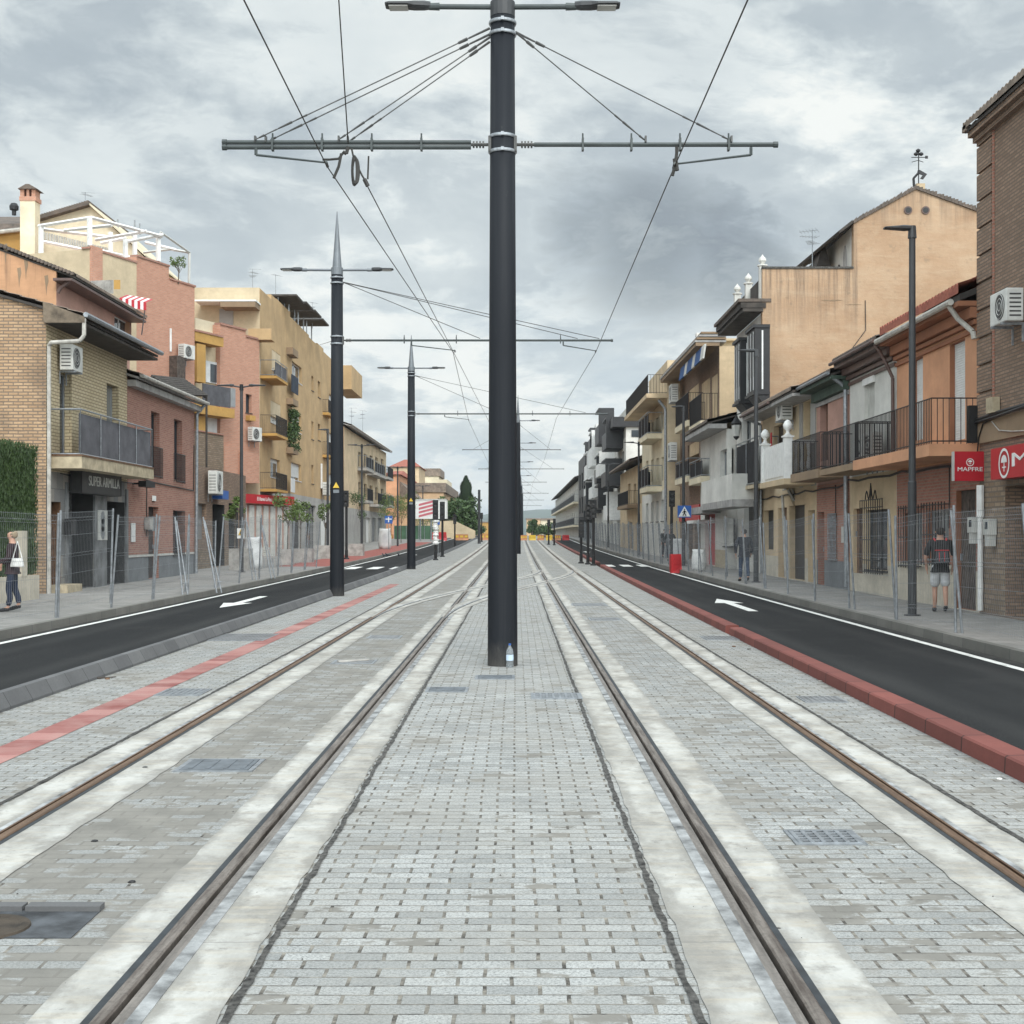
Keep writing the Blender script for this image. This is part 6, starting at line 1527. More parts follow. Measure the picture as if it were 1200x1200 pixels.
B.soffit(.45, 6.36, 'brownpipe', .1, B.u0+.02, B.u1-.02); B.roof(.5, 6.45, 4.2, 7.8, 'tiledark', ua=B.u0, ub=B.u1); B.gutter(.56, 6.50, 'brownpipe', B.u0, B.u1, .05); B.pipe([(B.u0+.15, 6.45, .5), (B.u0+.1, 6.1, .3), (B.u0+.06, 5.6, .08), (B.u0+.06, 3.6, .07)], 'brownpipe', .045)
B.balcony(B.u0+.35, B.u1-.25, Fq.hz(1025, 537, .9), Fq.hz(1025, 545, .9), .9, Fq.hz(1025, 487, .9), 'bars', 'pl_brown'); ub = B.u0
for k, u in enumerate((B.u0+.9, B.u0+1.9)): ac_unit(Fq, u, Fq.hz(1035, 532, .6), .15, ('left' if k else 'right')+' air conditioner standing on the balcony of the white house', .9, .65, .3)
# --- pink house
B = Bld('house', 'narrow house with pinkish brick front and green eave', Fq, Fq.hu(996)+.02, Fq.hu(957), 6.1, 9, 'pl_pink', [(3.3, 'br_old'), (1.0, 'stone_g')], side='pl_pink')
B.op(961, 970, 469, 540, 'french', fr='wood'); B.op(973, 981, 602, 655, 'win', fr='frameg', gl='glassl'); B.op(958.5, 966, 600, None, 'door', sh='pl_brown' if False else 'wood'); B.done()
q = B.rect(987, 994, 617, 636); mb = MB(); mb.fbox(Fq, *q, .02, .03); tag(mb.build('notice', M['shutl'], origin=Fq.p(q[0], q[2], 0)), 'pale blue grey notice on the red brick wall beside the grilled window', 'notice')
q = B.rect(972.5, 981.5, 602, 656); mb = MB()
for i in range(7): u = q[0]+(q[1]-q[0])*i/6; mb.tube(Fq.p(u, q[2], .06), Fq.p(u, q[3], .06), .014, None, 4)
for i in range(8): z = q[2]+(q[3]-q[2])*i/7; mb.tube(Fq.p(q[0], z, .06), Fq.p(q[1], z, .06), .014, None, 4)
mb.build('window_grille', M['galv'], B.t)
B.trim('frieze', B.u0+.02, B.u1-.02, 5.68, 5.80, .003, .05, 'soffitl'); B.trim('green_band', B.u0+.02, B.u1-.02, 5.82, 6.09, .003, .18, 'soffitg'); B.soffit(.52, 6.11, 'soffitg', .1, B.u0, B.u1); B.roof(.55, 6.2, 4.2, 7.6, 'tiledark', ua=B.u0, ub=B.u1); B.gutter(.6, 6.27, 'galv', B.u0, B.u1, .05)
B.pipe([(B.u0+.1, 6.2, .5), (B.u0+.1, 5.9, .1), (B.u0+.1, .3, .08)], 'galv', .06)
B.balcony(B.u0+.1, B.u1-.2, Fq.hz(977, 545, .85), Fq.hz(977, 556, .85), .85, Fq.hz(977, 500, .85), 'bars', 'pl_brown')
# --- cream house with the white balustrade
B = Bld('house', 'cream house with a white stone balustrade balcony', Fq, Fq.hu(957)+.02, Fq.hu(894), 6.05, 9, 'pl_cream', [(3.2, 'pl_beige'), (1.0, 'stone_l')], side='pl_cream', rev='pl_beige')
B.op(906.5, 918, 498, 552, 'void'); B.op(895.5, 902, 508, 552, 'void'); B.op(942, 951, 470, 545, 'shut', sh='pl_pink' if False else 'shutl')
B.op(894.5, 906.5, 598, 644, 'shut', sh='darksign'); r = B.op(925, 943, 592, None, 'void'); B.op(947, 955, 598, None, 'door', sh='soffitl'); B.op(912, 922, 595, None, 'door', sh='wood'); B.done()
for (a_, b_) in ((906, 918.5), (895, 902.5)): B.trim('brown_infill', Fq.hu(b_)+.06, Fq.hu(a_)-.06, Fq.hz(905, 552), Fq.hz(905, 525), -.19, -.12, 'wood')
mb = MB(); mb.fbox(Fq, Fq.hu(957)+.03, Fq.hu(937), 3.2, 6.0, .003, .03); 
for (a_, b_) in ((957, 952), (941.5, 938)): B.trim('grey_pilaster', Fq.hu(a_)+.04, Fq.hu(b_), 3.3, 6.03, .003, .04, 'pl_grey')
B.soffit(.75, 6.06, 'soffitl', .1, B.u0, B.u1+.1); B.roof(.8, 6.16, 4.2, 7.4, 'tile', ua=B.u0-.05, ub=B.u1+.1); B.gutter(.85, 6.2, 'brownpipe', B.u0+3.5, B.u1, .05)
B.pipe([(B.u1-.1, 6.1, .6), (B.u1-.1, 5.9, .1), (B.u1-.1, .3, .08)], 'galv', .05)
F = Fq; a, b = F.hu(938, .7), F.hu(905, .7); zst, zsb, zr = F.hz(925, 560, .9), F.hz(925, 567, .9), F.hz(920, 519, .9)
dB = 1.0; mb = MB(); mb.fbox(F, B.u0+.05, B.u0+4.2, zsb, zst, .003, dB); sl = mb.build('balcony', M['pl_beige'], B.t)
u0, u1 = B.u0+.2, B.u0+4.05
mb = MB()
for u in (u0, u1): mb.fbox(F, u-.13, u+.13, zst, zr+.16, dB-.28, dB-.02); mb.fbox(F, u-.17, u+.17, zr+.161, zr+.21, dB-.32, dB+.02)
mb.each('pier', M['white'], sl)
mb = MB()
for u in (u0, u1): c = F.p(u, zr+.212, dB-.15); mb.lathe(c, [(.14, 0), (.05, .1), (.06, .16), (.14, .24), (.15, .34), (.09, .45), (.02, .5)], 14)
mb.each('finial', M['white'], sl, smooth=True)
mb = MB(); mb.fbox(F, u0+.13, u1-.13, zst, zr+.05, dB-.2, dB-.1); mb.fbox(F, u0+.2, u1-.2, zst+.1, zr-.08, dB-.098, dB-.07); mb.build('panel', M['white'], sl)
mb = MB(); mb.fbox(F, u0-.1, u0+.1, zr-.02, zr+.08, .02, dB-.29); mb.fbox(F, u0-.1, u0+.1, zst+.002, zst+.1, .02, dB-.29); mb.each('handrail', M['white'], sl); mb = MB()
for i in range(3): mb.lathe(F.p(u0, zst+.1, dB-.4-.2*i), [(.07, 0), (.06, .06), (.035, .1), (.075, .32), (.06, .45), (.03, .62), (.05, .7), (.07, zr-zst-.12)], 10)
mb.each('baluster', M['white'], sl)
ac_unit(Fq, Fq.hu(930), Fq.hz(930, 493), .06, 'white air conditioner above the white balustrade balcony', .9, .8, .4)
t = thing('sign_board', 'cream sign board hanging crooked under the white balcony', 'sign', F.p(F.hu(930), 3, .6)); mb = MB(); Y = 45.6
P = [V(921, 570, Y), V(932, 568.5, Y), V(943, 590, Y), V(930, 592.5, Y)]; mb.extr(P, (0, .08, 0)); mb.build('board', M['slab'], t)
mb = MB(); mb.tube(V(924, 574, Y-.03), V(931, 587, Y-.03), .05, None, 4); mb.tube(V(928, 573, Y-.03), V(935, 587, Y-.03), .03, None, 4); mb.build('faded_marks', M['pl_grey'], t)
mb = MB(); mb.tube(F.p(F.hu(921), 3.3, .1), V(925, 572, Y), .03, None, 6); mb.tube(V(917, 580, 45), V(921, 676, 44.6), .05, None, 6); mb.build('prop', M['gutter'], t)
mb = MB(); F_ = F.p(F.hu(910), F.hz(910, 507), .2); mb.hexa([F_+Vector((-.02, -.16, -.5)), F_+Vector((.02, -.16, -.5)), F_+Vector((.03, .12, -.55)), F_+Vector((-.01, .12, -.55)), F_+Vector((-.01, -.1, 0)), F_+Vector((.02, -.1, 0)), F_+Vector((.02, .1, 0)), F_+Vector((-.01, .1, 0))]); tag(mb.build('hanging_flag', M['redpl'], origin=F_), 'small red cloth hanging by the cream house window', 'cloth')
# --- white house with black bay windows, tan end wall behind the row
Y0 = 52.0; F = street(9.4, -1)
B = Bld('house', 'tall white fronted house with black glazed bays and a huge tan end wall', F, Y0, F.hu(868)+1.0, 10.25, 4.2, 'pl_white', [(3.3, 'pl_white')], side='pl_tan')
B.op(871, 879, 598, None, 'void') if False else None
r = B.op(872, 884, 577, 650, 'roll', sh='darksign'); B.op(860, 866, 600, 680, 'door', sh='shut') if False else None
B.op(870, 880, 490, 560, 'french', fr='darksign'); B.done()
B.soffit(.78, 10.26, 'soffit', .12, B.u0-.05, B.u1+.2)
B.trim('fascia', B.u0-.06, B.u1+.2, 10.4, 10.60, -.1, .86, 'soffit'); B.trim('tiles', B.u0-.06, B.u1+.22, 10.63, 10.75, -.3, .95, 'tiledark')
for (a_, b_, y0, y1) in ((886.5, 877, 388, 462), (869, 862, 402, 472)):
    u0_, u1_ = F.hu(a_, .5), F.hu(b_, .5); z0, z1 = F.hz((a_+b_)/2, y1, .5), F.hz((a_+b_)/2, y0, .5); dd = .55
    mb = MB(); mb.fbox(F, u0_, u1_, z0, z1, .003, dd); mb.fbox(F, u0_-.05, u1_+.05, z1+.002, z1+.12, .003, dd+.08); mb.fbox(F, u0_-.05, u1_+.05, z0-.1, z0-.002, .003, dd+.08); mb.extr([F.p(u0_, z0-.102, .003), F.p(u0_, z0-.102, dd*.9), F.p(u0_, z0-.7, .003)], F.p(u1_, 0, 0)-F.p(u0_, 0, 0)); bay = mb.build('bay_window', M['blackmetal'], B.t)
    mb = MB()
    for k in range(3): uu = u0_+(u1_-u0_)*(k+.5)/3; mb.fbox(F, uu-.012, uu+.012, z0+.1, z1-.1, dd+.002, dd+.03)
    mb.fbox(F, u0_-.022, u0_-.002, z0+.1, z1-.1, dd*.46, dd*.56); mb.build('white_bar', M['shutw'], bay)
    mb = MB(); mb.fbox(F, u0_+.1, u1_-.1, z0+.6, z1-.2, dd+.001, dd+.012); mb.build('pane', M['black_pan'], bay)
B.balcony(F.hu(886, .8), F.hu(861, .8), F.hz(872, 570, .8), F.hz(872, 574, .8), .8, F.hz(872, 517, .8), 'cover', 'slab', cover='black_pan')
t = thing('wall_lantern', 'ornate black wall lantern on the white house', 'lamp', F.p(F.hu(864), 5, .5)); p = V(863, 500, 57)
mb = MB(); mb.path([p+Vector((.7, 0, .55)), p+Vector((.3, 0, .6)), p+Vector((0, 0, .5))], .025, 6); mb.build('bracket', M['blackmetal'], t); mb = MB(); mb.lathe(p-Vector((0, 0, .45)), [(.03, -.1), (.12, 0), (.2, .55), (.24, .58), (.08, .8), (.02, .95)], 6); mb.build('lantern', M['blackmetal'], t); mb = MB(); mb.lathe(p-Vector((0, 0, .40)), [(.13, 0), (.205, .46)], 6); mb.build('glass', M['shutl'], t)
# tan end wall: one stepped block
FT = facing(Y0-.01); T = B.t
zA, zB = FT.hz(900, 316), FT.hz(1001, 262)
pts = [(893.5, 690), (893.5, 315), (1000.5, 315), (1000.5, 262), (1073, 222), (1147, 249), (1152, 250), (1152, 690)]
mb = MB(); mb.extr([FT.p(FT.hu(a_), FT.hz(a_, b_), 0) for a_, b_ in pts], (0, .35, 0)); mb.build('end_wall', M['tanwall'], T)
mb = MB()
mb.fbox(FT, FT.hu(893), FT.hu(1000), FT.hz(900, 315)+.003, FT.hz(900, 312.5), -.6, .05)
mb.build('coping', M['seam'], T)
for (a_, b_) in (((1000, 262), (1073, 222)), ((1073, 222), (1147.5, 249))):
    mb = MB(); n = 18; A = Vector(FT.p(FT.hu(a_[0]), FT.hz(*a_), .08)); Bq = Vector(FT.p(FT.hu(b_[0]), FT.hz(*b_), .08))
    for i in range(n):
        p, q = A.lerp(Bq, i/n), A.lerp(Bq, (i+.93)/n); k = U(.0, .05)
        mb.hexa([p, q, q+Vector((0, 8, 0)), p+Vector((0, 8, 0)), p+Vector((0, 0, .10+k)), q+Vector((0, 0, .16+k)), q+Vector((0, 8, .16)), p+Vector((0, 8, .1))])
    mb.build('verge_tiles', M['tiledark'], T)
for px in (1064, 1084.5):
    c = FT.p(FT.hu(px), FT.hz(px, 246.5), .003); mb = MB(); mb.tube(c, c+Vector((0, -.04, 0)), .155, None, 20); rr = mb.build('round_vent', M['brownpipe'], T); mb = MB(); mb.tube(c+Vector((0, -.041, 0)), c+Vector((0, -.05, 0)), .105, None, 18); mb.build('vent_opening', M['black'], rr)
Fu = street(FT.hu(1000.5)-.003, -1); mb = MB(); mb.fbox(Fu, Y0+.35, Y0+8, 10, FT.hz(1000, 264), -4, 0); mb.build('white_side', M['pl_white'], T)
mb = MB(); zE = FT.hz(1000, 262); mb.hexa([Fu.p(Y0-.05, zE-.0, .05), Fu.p(Y0+8, zE, .05), Fu.p(Y0+8, zE-.62, 1.0), Fu.p(Y0-.05, zE-.62+.25, .55), Fu.p(Y0-.05, zE+.14, .05), Fu.p(Y0+8, zE+.14, .05), Fu.p(Y0+8, zE-.48, 1.05), Fu.p(Y0-.05, zE-.3, .6)]); mb.build('upper_eave', M['soffit'], T)
mb = MB(); u = Fu.hu(990.5); mb.fbox(Fu, u-.28, u+.28, FT.hz(1, 312), FT.hz(1, 296), .003, .02); c = Fu.p(u, FT.hz(1, 296), .003)
mb.extr([Fu.p(u+.28*math.cos(math.pi*i/10), FT.hz(1, 296)+.55*math.sin(math.pi*i/10), .003) for i in range(11)], Vector((-.017, 0, 0))); mb.build('arched_niche', M['soffitl'], T)
mb = MB(); u = Fu.hu(983.5); c = Fu.p(u, FT.hz(1, 302), .003); mb.tube(c, c-Vector((.03, 0, 0)), .2, None, 16); mb.build('round_vent', M['black'], T)
mb = MB(); p = V(965, 315, 56); q = V(966, 285, 56); mb.extr([V(957, 313, 55), V(974, 313, 55), V(968, 292, 55), V(964, 286, 55)], (0, 1.5, 0)); mb.build('chimney', M['soffit'], T)
mb = MB(); mb.path([V(1014, 352, Y0-.04), V(1014.5, 387, Y0-.04), V(996, 412, Y0-.04)], .015, 5); mb.build('cable', M['wire'], T)
for (px, py, w, h) in ((975, 352, .45, .05), (1000, 357, .35, .035)): 
    mb = MB(); c = FT.p(FT.hu(px), FT.hz(px, py), .002); k = 12; top = [c+Vector((w*(-.9+1.8*i/k), 0, h*U(.1, 1.0)*math.sin(math.pi*(i+.3)/(k+.6)))) for i in range(k+1)]; bot = [c+Vector((w*(.9-1.8*i/k), 0, -h*U(.1, .9)*math.sin(math.pi*(i+.3)/(k+.6)))) for i in range(k+1)]; mb.extr(top+bot, (0, -.006, 0)); mb.build('crack', M['pl_brown'], T)
for (px, py, Y) in ((893.5, 312, 52.3), (877, 333, 55.2), (864, 345, 57.5)):
    p = V(px, py, Y); mb = MB(); mb.box(p.x-.13, p.x+.13, Y-.13, Y+.13, 10.75, p.z); mb.lathe((p.x, Y, p.z), [(.2, 0), (.2, .05), (.06, .08), (.15, .2), (.14, .28), (.05, .38), (.01, .45)], 12); mb.each('urn_pier', M['pl_white'], T)
mb = MB(); mb.fbox(F, Y0+.1, B.u1, 10.78, F.hz(877, 340), -.12, -.04); mb.build('dark_parapet', M['soffit'], T)
# weather vane
t = thing('weather_vane', 'wrought iron weather vane on the tan gable peak', 'weather vane', V(1075, 222, 53)); Yv = 52.8
mb = MB(); a_ = V(1080, 222, Yv+.3); mb.box(V(1075, 0, Yv).x, V(1085, 0, Yv).x, Yv+.1, Yv+.5, V(1, 224, Yv).z, V(1, 214, Yv).z); mb.build('plinth', M['pl_beige'], t)
mb = MB(); mb.path([V(1076.5, 215, Yv), V(1076.5, 178, Yv)], .022, 6); mb.path([V(1068, 184.5, Yv), V(1086, 184.5, Yv)], .016, 5); mb.path([V(1068.5, 190, Yv), V(1076, 188, Yv), V(1082, 190, Yv)], .014, 5)
for (x_, y_) in ((1073.5, 181), (1079.5, 181), (1076, 177)): c = V(x_, y_, Yv); mb.lathe(c-Vector((0, 0, .06)), [(.02, 0), (.09, .05), (.09, .1), (.02, .15)], 8)
mb.hexa([V(1084, 186, Yv), V(1087.5, 186, Yv), V(1087.5, 186, Yv+.03), V(1084, 186, Yv+.03), V(1084, 182.5, Yv), V(1087.5, 182.5, Yv), V(1087.5, 182.5, Yv+.03), V(1084, 182.5, Yv+.03)])
mb.extr([V(1076, 199, Yv), V(1078, 199, Yv), V(1086.5, 204, Yv), V(1082, 210, Yv), V(1078.5, 209, Yv), V(1081.5, 205, Yv), V(1075, 203, Yv)], (0, .06, 0)); mb.path([V(1076, 203, Yv), V(1070.5, 209, Yv), V(1071, 217, Yv), V(1073, 222, Yv)], .05, 6); mb.build('iron_figure', M['blackmetal'], t)
antenna(V(952, 313, 55).x, 55, V(952, 313, 55).z, 1.5, 'tv antenna on the parapet of the tan end wall', 3, 2.6)
# --- low white house
F = street(9.0, -1); u0 = F.hu(861)+.6
B = Bld('house', 'low white rendered house with a solid white balcony', F, Y0+6.4, F.hu(821), 6.3, 8, 'pl_white', [(2.9, 'pl_white'), (1.1, 'slab')], side='pl_white')
B.op(844, 852, 527, 560, 'win', fr='frameg'); B.op(848, 854, 608, 640, 'win', fr='darksign'); B.op(826, 838, 600, None, 'roll', sh='redpl'); B.done()
B.balcony(F.hu(858, .9), F.hu(822, .9), F.hz(840, 588, .9), F.hz(840, 596, .9), .9, F.hz(840, 560, .9), 'solid', 'soffitl', mat='pl_white')
B.soffit(.8, 6.31, 'soffitl', .2); B.roof(.85, 6.5, 4, 7.8, 'tiledark', pit=.3)
mb = MB(); mb.fbox(F, F.hu(846), F.hu(826), 2.7, 3.0, .05, .9); mb.build('canopy', M['soffitl'], B.t)
# --- beige flats with brown recessed balconies and blue awnings
F = street(9.37, -1); uA = F.hu(843)
B = Bld('apartment_block', 'beige flats with brown recessed balconies and a blue awning', F, uA, F.hu(797), F.hz(820, 427), 12, 'br_brown', side='pl_beige', rec=1.2)
for (y0, y1) in ((440, 492), (505, 553)):
    B.op(834, 841, y0, y1-2, 'french', fr='wood'); B.op(822, 832, y0+6, y1, 'french', fr='wood'); B.op(806, 819, y0+14, y1+4, 'void')
for k, (a_, b_) in enumerate(((841, 828), (826, 814), (812, 800))): B.op(b_, a_, 603, None, ('roll', 'shop', 'void')[k], sh='redpl')
B.done()
for (zz, rl) in ((497, 466), (560, 540)):
    for (a_, b_, st_) in ((841, 826, 0), (824, 808, 0)):
        z = F.hz((a_+b_)/2, zz); B.balcony(F.hu(a_), F.hu(b_), z, z-.3, .8, F.hz((a_+b_)/2, rl), 'bars' if zz < 500 else 'cover', 'pl_pale', cover='black_pan')
zr = B.zt
B.trim('eave', uA-.1, B.u1+.2, zr+.003, zr+.16, .0, 1.1, 'pl_brown')
for k in range(4): B.trim('eave_fascia', uA-.12, B.u1+.2, zr+.17+k*.13, zr+.26+k*.13, -.3, 1.15-k*.10, 'soffitl' if k % 2 == 0 else 'pl_brown')
a_, b_ = F.hu(824, .95), F.hu(796, .95); t = thing('blue_awning', 'blue and white cloth awning hanging under the eave of the beige flats', 'awning', F.p(a_, zr, .95))
for k in range(9):
    q0, q1 = a_+(b_-a_)*k/9, a_+(b_-a_)*(k+1)/9; mb = MB(); mb.hexa([F.p(q0, zr-.75, .90), F.p(q1-.003, zr-.75, .90), F.p(q1-.003, zr-.75, .98), F.p(q0, zr-.75, .98), F.p(q0, zr-.1, .80), F.p(q1-.003, zr-.1, .80), F.p(q1-.003, zr-.1, .88), F.p(q0, zr-.1, .88)]); mb.build('stripe', M['bluefab'] if k % 3 else M['shutl'], t)
mb = MB(); crect(843.5, 868, 412, 520, -11, 0, 'pl_beige', 'end_wall', facing(uA-.02), B.t); crect(828, 862, 399, 412, -7, -2.5, 'pl_pale', 'roof_house', facing(uA), B.t); crect(825, 864, 396.5, 399, -7.5, -2.2, 'pl_cream', 'roof_slab', facing(uA), B.t)
ac_unit(facing(uA+2.4), facing(uA+2.4).hu(828), facing(uA+2.4).hz(828, 411), .0, 'air conditioner on the small roof house of the beige flats', 1.1, .8, .4)
ac_unit(F, F.hu(801), F.hz(801, 472), .3, 'air conditioner on the beige flats beside the dark lamp post, upper of two', 1.2, 1.0, .4); ac_unit(F, F.hu(799.5), F.hz(799, 540), .3, 'air conditioner on the beige flats beside the dark lamp post, lower of two', 1.2, 1.0, .4)
mb = MB()
q = (F.hu(842), F.hu(826), F.hz(834, 606), F.hz(834, 600)); B.trim('white_canopy', q[0], q[1], q[2]-.3, q[2]-.15, .02, .9, 'white'); B.trim('red_board', F.hu(824), F.hu(800), q[2]-.1, q[2]+.7, .02, .2, 'redsign')
# --- tall cream flats
F = street(8.65, -1); uA = F.hu(782)
B = Bld('apartment_block', 'tall cream flats with a roof terrace and plain end wall', F, uA, F.hu(752.5), 9.6, 12, 'pl_pale', [(4.4, 'pl_white')], side='pl_cream')
for r_ in range(3):
    for k in range(4): a_ = 757+k*6; B.op(a_, a_+2.8, (476, 540, 590)[r_]-k*1.5, (505, 565, 612)[r_]-k*.5, 'french' if r_ < 2 else 'win', fr='darksign', gl='glassl')
B.done(); B.trim('terrace_slab', uA-.1, B.u1+.2, 9.6+.003, 9.85, -.1, 1.2, 'pl_beige')
crect(782, 803, 422, 480, -11, 0, 'pl_cream', 'end_wall', facing(uA-.02), B.t)
mb = MB(); a_ = F.p(uA+3, 9.86, -3); mb.fbox(F, uA+.02, B.u1, 9.86, F.hz(775, 424), -10, -2.6); mb.build('penthouse', M['pl_pale'], B.t); B.rail(uA+.1, B.u1, 9.86, 10.95, 1.1, .16, back=-2.5)
mb = MB(); mb.extr([F.p(uA+.5, 10.9, -.3), F.p(uA+.5, 12.4, -2.0), F.p(uA+.5, 10.9, -2.2)], F.p(5, 0, 0)-F.p(0, 0, 0)); tag(mb.build('folded_parasol', M['black'], origin=F.p(uA+1, 10.9, -1)), 'black folded shade on the roof terrace of the cream flats', 'shade')
for (y0, cov) in ((512, 1), (570, 1)):
    for (a_, b_) in ((776, 764), ): z = F.hz(770, y0+ (0 if y0 < 540 else 2)); B.balcony(F.hu(a_), F.hu(b_), z, z-.3, .9, z+1.25, 'cover', 'pl_pale', cover='black_pan')
B.pipe([(uA+.1, 9.5, .5), (uA+.1, 9.0, .1), (uA+.1, .3, .08)], 'galv', .08)
# --- old tan house, modern black and white flats, long terrace
F = street(8.9, -1)
B = Bld('house', 'old two storey tan house with a tiled eave before the modern flats', F, 95.5, F.hu(729)+2, 6.9, 8, 'pl_beige', side='pl_brown')
for k in range(4): B.op(736+k*6.5, 739+k*6.5, 567+k*0, 590, 'french', fr='wood')
for k in range(3): B.op(737+k*8, 741+k*8, 612, None, 'door', sh='wood')
B.done(); B.roof(1.0, 6.9, 3.8, 8.3, 'tile', fascia='oldwood', pit=.3); B.balcony(F.hu(748), F.hu(735), 4.0, 3.75, .8, 5.0, 'bars', 'pl_brown')
F = street(9.4, -1); uA = 117.0
B = Bld('apartment_block', 'modern white flats with black box balconies', F, uA, 165, 12.6, 11, 'pl_white', side='pl_white')
for k in range(5):
    for z in (4.0, 7.2, 10.2): B.opm(uA+2+k*9, uA+4.5+k*9, z, z+1.9, 'french', fr='darksign')
B.opm(uA+1, uA+6, zg(uA)+.2, zg(uA)+3, 'roll', sh='shut'); B.done()
E_ = facing(uA-.01)
for (px0, px1, y0, y1) in ((740, 756, 504, 512), (742, 753, 543, 550)): crect(px0, px1, y0, y1, .002, .05, 'glass', 'window', E_, B.t)
crect(718, 754, 489, 500, -9, .3, 'black_pan', 'black_box', E_, B.t)
for (u, z, w, h, m) in ((uA+3, 9.4, 6, 2.6, 'black_pan'), (uA+4, 6.1, 6, 2.3, 'black_pan'), (uA+14, 10.6, 6, 3.2, 'black_pan'), (uA+13, 7.4, 6, 2.2, 'white'), (uA+15, 4.3, 6, 2.2, 'black_pan'), (uA+26, 9.0, 7, 3.6, 'white'), (uA+25, 5.6, 7, 2.2, 'white'), (uA+36, 8.0, 6, 3.0, 'white'), (uA+38, 4.6, 7, 3.0, 'black_pan')):
    mb = MB(); mb.fbox(F, u, u+w, z, z+h*.55, .004, 1.5); mb.fbox(F, u, u+w, z+h, z+h+.15, .004, 1.5); mb.fbox(F, u, u+.15, z+h*.55+.002, z+h-.002, .004, 1.5); mb.build('box_balcony', M[m], B.t)
    mb = MB(); mb.fbox(F, u+.4, u+w-.3, z+h*.55, z+h-.05, .01, .06); mb.build('pane', M['glass'], B.t)
antenna(F.p(uA+2, 0, -2).x, uA+2, 12.9, 2.2, 'tv antenna on the black roof box of the modern flats', 2, .4)
for (u, z, w, h, m) in ((uA+6, 3.1, 4, 2.4, 'white'), (uA+21, 7.0, 3.5, 2.6, 'black_pan'), (uA+22, 10.9, 3, 2.0, 'white'), (uA+33, 4.2, 4, 2.4, 'black_pan'), (uA+33, 11.0, 4, 2.4, 'black_pan'), (uA+43, 6.0, 4, 2.2, 'white'), (uA+44, 10.0, 3.5, 2.6, 'black_pan')):
    mb = MB(); mb.fbox(F, u, u+w, z, z+h*.55, .004, 1.3); mb.fbox(F, u, u+w, z+h, z+h+.15, .004, 1.3); mb.fbox(F, u, u+.15, z+h*.55+.002, z+h-.002, .004, 1.3); mb.build('box_balcony', M[m], B.t)
B = Bld('building', 'black fronted modern flats farther along the right side', street(8.2, -1), 166, 180, 11.4, 9, 'black_pan', side='black_pan')
for k in range(2):
    for z in (4.5, 7.5): B.opm(168+k*6, 171+k*6, z, z+2, 'french', fr='darksign')
B.done()
F = street(8.6, -1)
B = Bld('terrace', 'long far terrace with continuous dark balconies on the right', F, 181, 300, 9.3, 12, 'pl_white', side='pl_white')
for k in range(14):
    for z in (3.2, 6.3): B.opm(183+k*8.2, 186+k*8.2, z, z+1.9, 'french', fr='darksign')
B.done(); B.roof(.9, 9.3, 5, 11.3, 'tiledark', pit=.8)
for z in (3.1, 6.2): B.balcony(182, 298, z, z-.25, 1.0, z+1.0, 'cover', 'pl_pale', cover='black_pan')
mb = MB(); mb.fbox(F, 180.8, 181-.003, 0, 10.4, -10, 0); mb.build('white_end', M['pl_white'], B.t)

# cables strung along the right-hand fronts
def cable(label, pts, r=.018):
    mb = MB(); mb.path([Vector(p) for p in pts], r, 5); tag(mb.build('facade_cable', M['black'], origin=pts[0]), label, 'cable')
def sagline(F, u0, u1, z0, z1, d, n=10, sag=.08): return [F.p(u0+(u1-u0)*i/n, z0+(z1-z0)*i/n-sag*abs(math.sin(i*1.9)), d) for i in range(n+1)]
cable('black cable bundle running under the balconies of the orange and white houses', sagline(Fq, 27.6, 38.0, 3.28, 3.30, .05), .03)
cable('black cable running under the green eave house balcony to the cream house', sagline(Fq, 38.2, 51.5, 3.2, 3.15, .05, 12), .028)
cable('thin cable dropping beside the barred windows of the orange house', [Fq.p(29.2, 3.25, .04), Fq.p(29.2, 2.5, .04), Fq.p(29.25, 1.9, .04)], .014)
cable('thin cable dropping on the pink house front beside the notice', [Fq.p(39.6, 3.2, .04), Fq.p(39.6, 1.6, .04)], .014)
cable('cable along the buff brick house above its shopfront', sagline(FLs, 37.0, 44.0, 3.42, 3.44, .06, 8, .04), .018)
# ================================================================== far end: trees and hills
def big_tree(x, y, h, r, n, s, label, m, name='tree', trunk=.3, k=14, zc=.62, zr=.38):
    z = zg(y)-.1; t = thing(name, label, 'tree', (x, y, z)); mb = MB(); mb.tube((x, y, z), (x, y, z+h*.5), trunk, trunk*.6, 8); cl = []
    for _ in range(k):
        a = U(0, 6.28); q = R()**.5*r*.7; c = Vector((x+q*math.cos(a), y+q*math.sin(a), z+h*(zc+U(-zr, zr)*.75))); cl.append(c); mb.tube((x, y, z+h*U(.3, .5)), c, trunk*.25, trunk*.08, 5)
    mb.build('trunk', M['bark'], t); leaves(cl, r*.42, n, s, M[m], t); return t
def cypress(x, y, h, r, label):
    z = zg(y)-.1; t = thing('cypress_tree', label, 'tree', (x, y, z)); mb = MB(); mb.tube((x, y, z), (x, y, z+h*.8), .22, .05, 7); mb.build('trunk', M['bark'], t); mb = MB()
    for i in range(5200):
        f = R()**.8; w = r*min(1, f*6+.25)*(1-f)**.62*(1+.18*math.sin(f*23+1))*U(.55, 1.08); a = U(0, 6.28); p = Vector((x+w*math.cos(a), y+w*math.sin(a), z+.9+f*(h-.9))); s = U(.14, .3)
        d = Vector((math.cos(a)*.35, math.sin(a)*.35, 1)).normalized()*s*1.5; b = Vector((-math.sin(a), math.cos(a), U(-.3, .3)))*s*.55
        mb.poly([p-d*.6, p+b, p+d, p-b])
    mb.build('crown', M['cypress'], t, recalc=False); return t
cypress(V(546, 600, 190).x, 190, V(546, 559, 190).z-zg(190), 1.0*1.9, 'tall dark cypress left of the large mast')
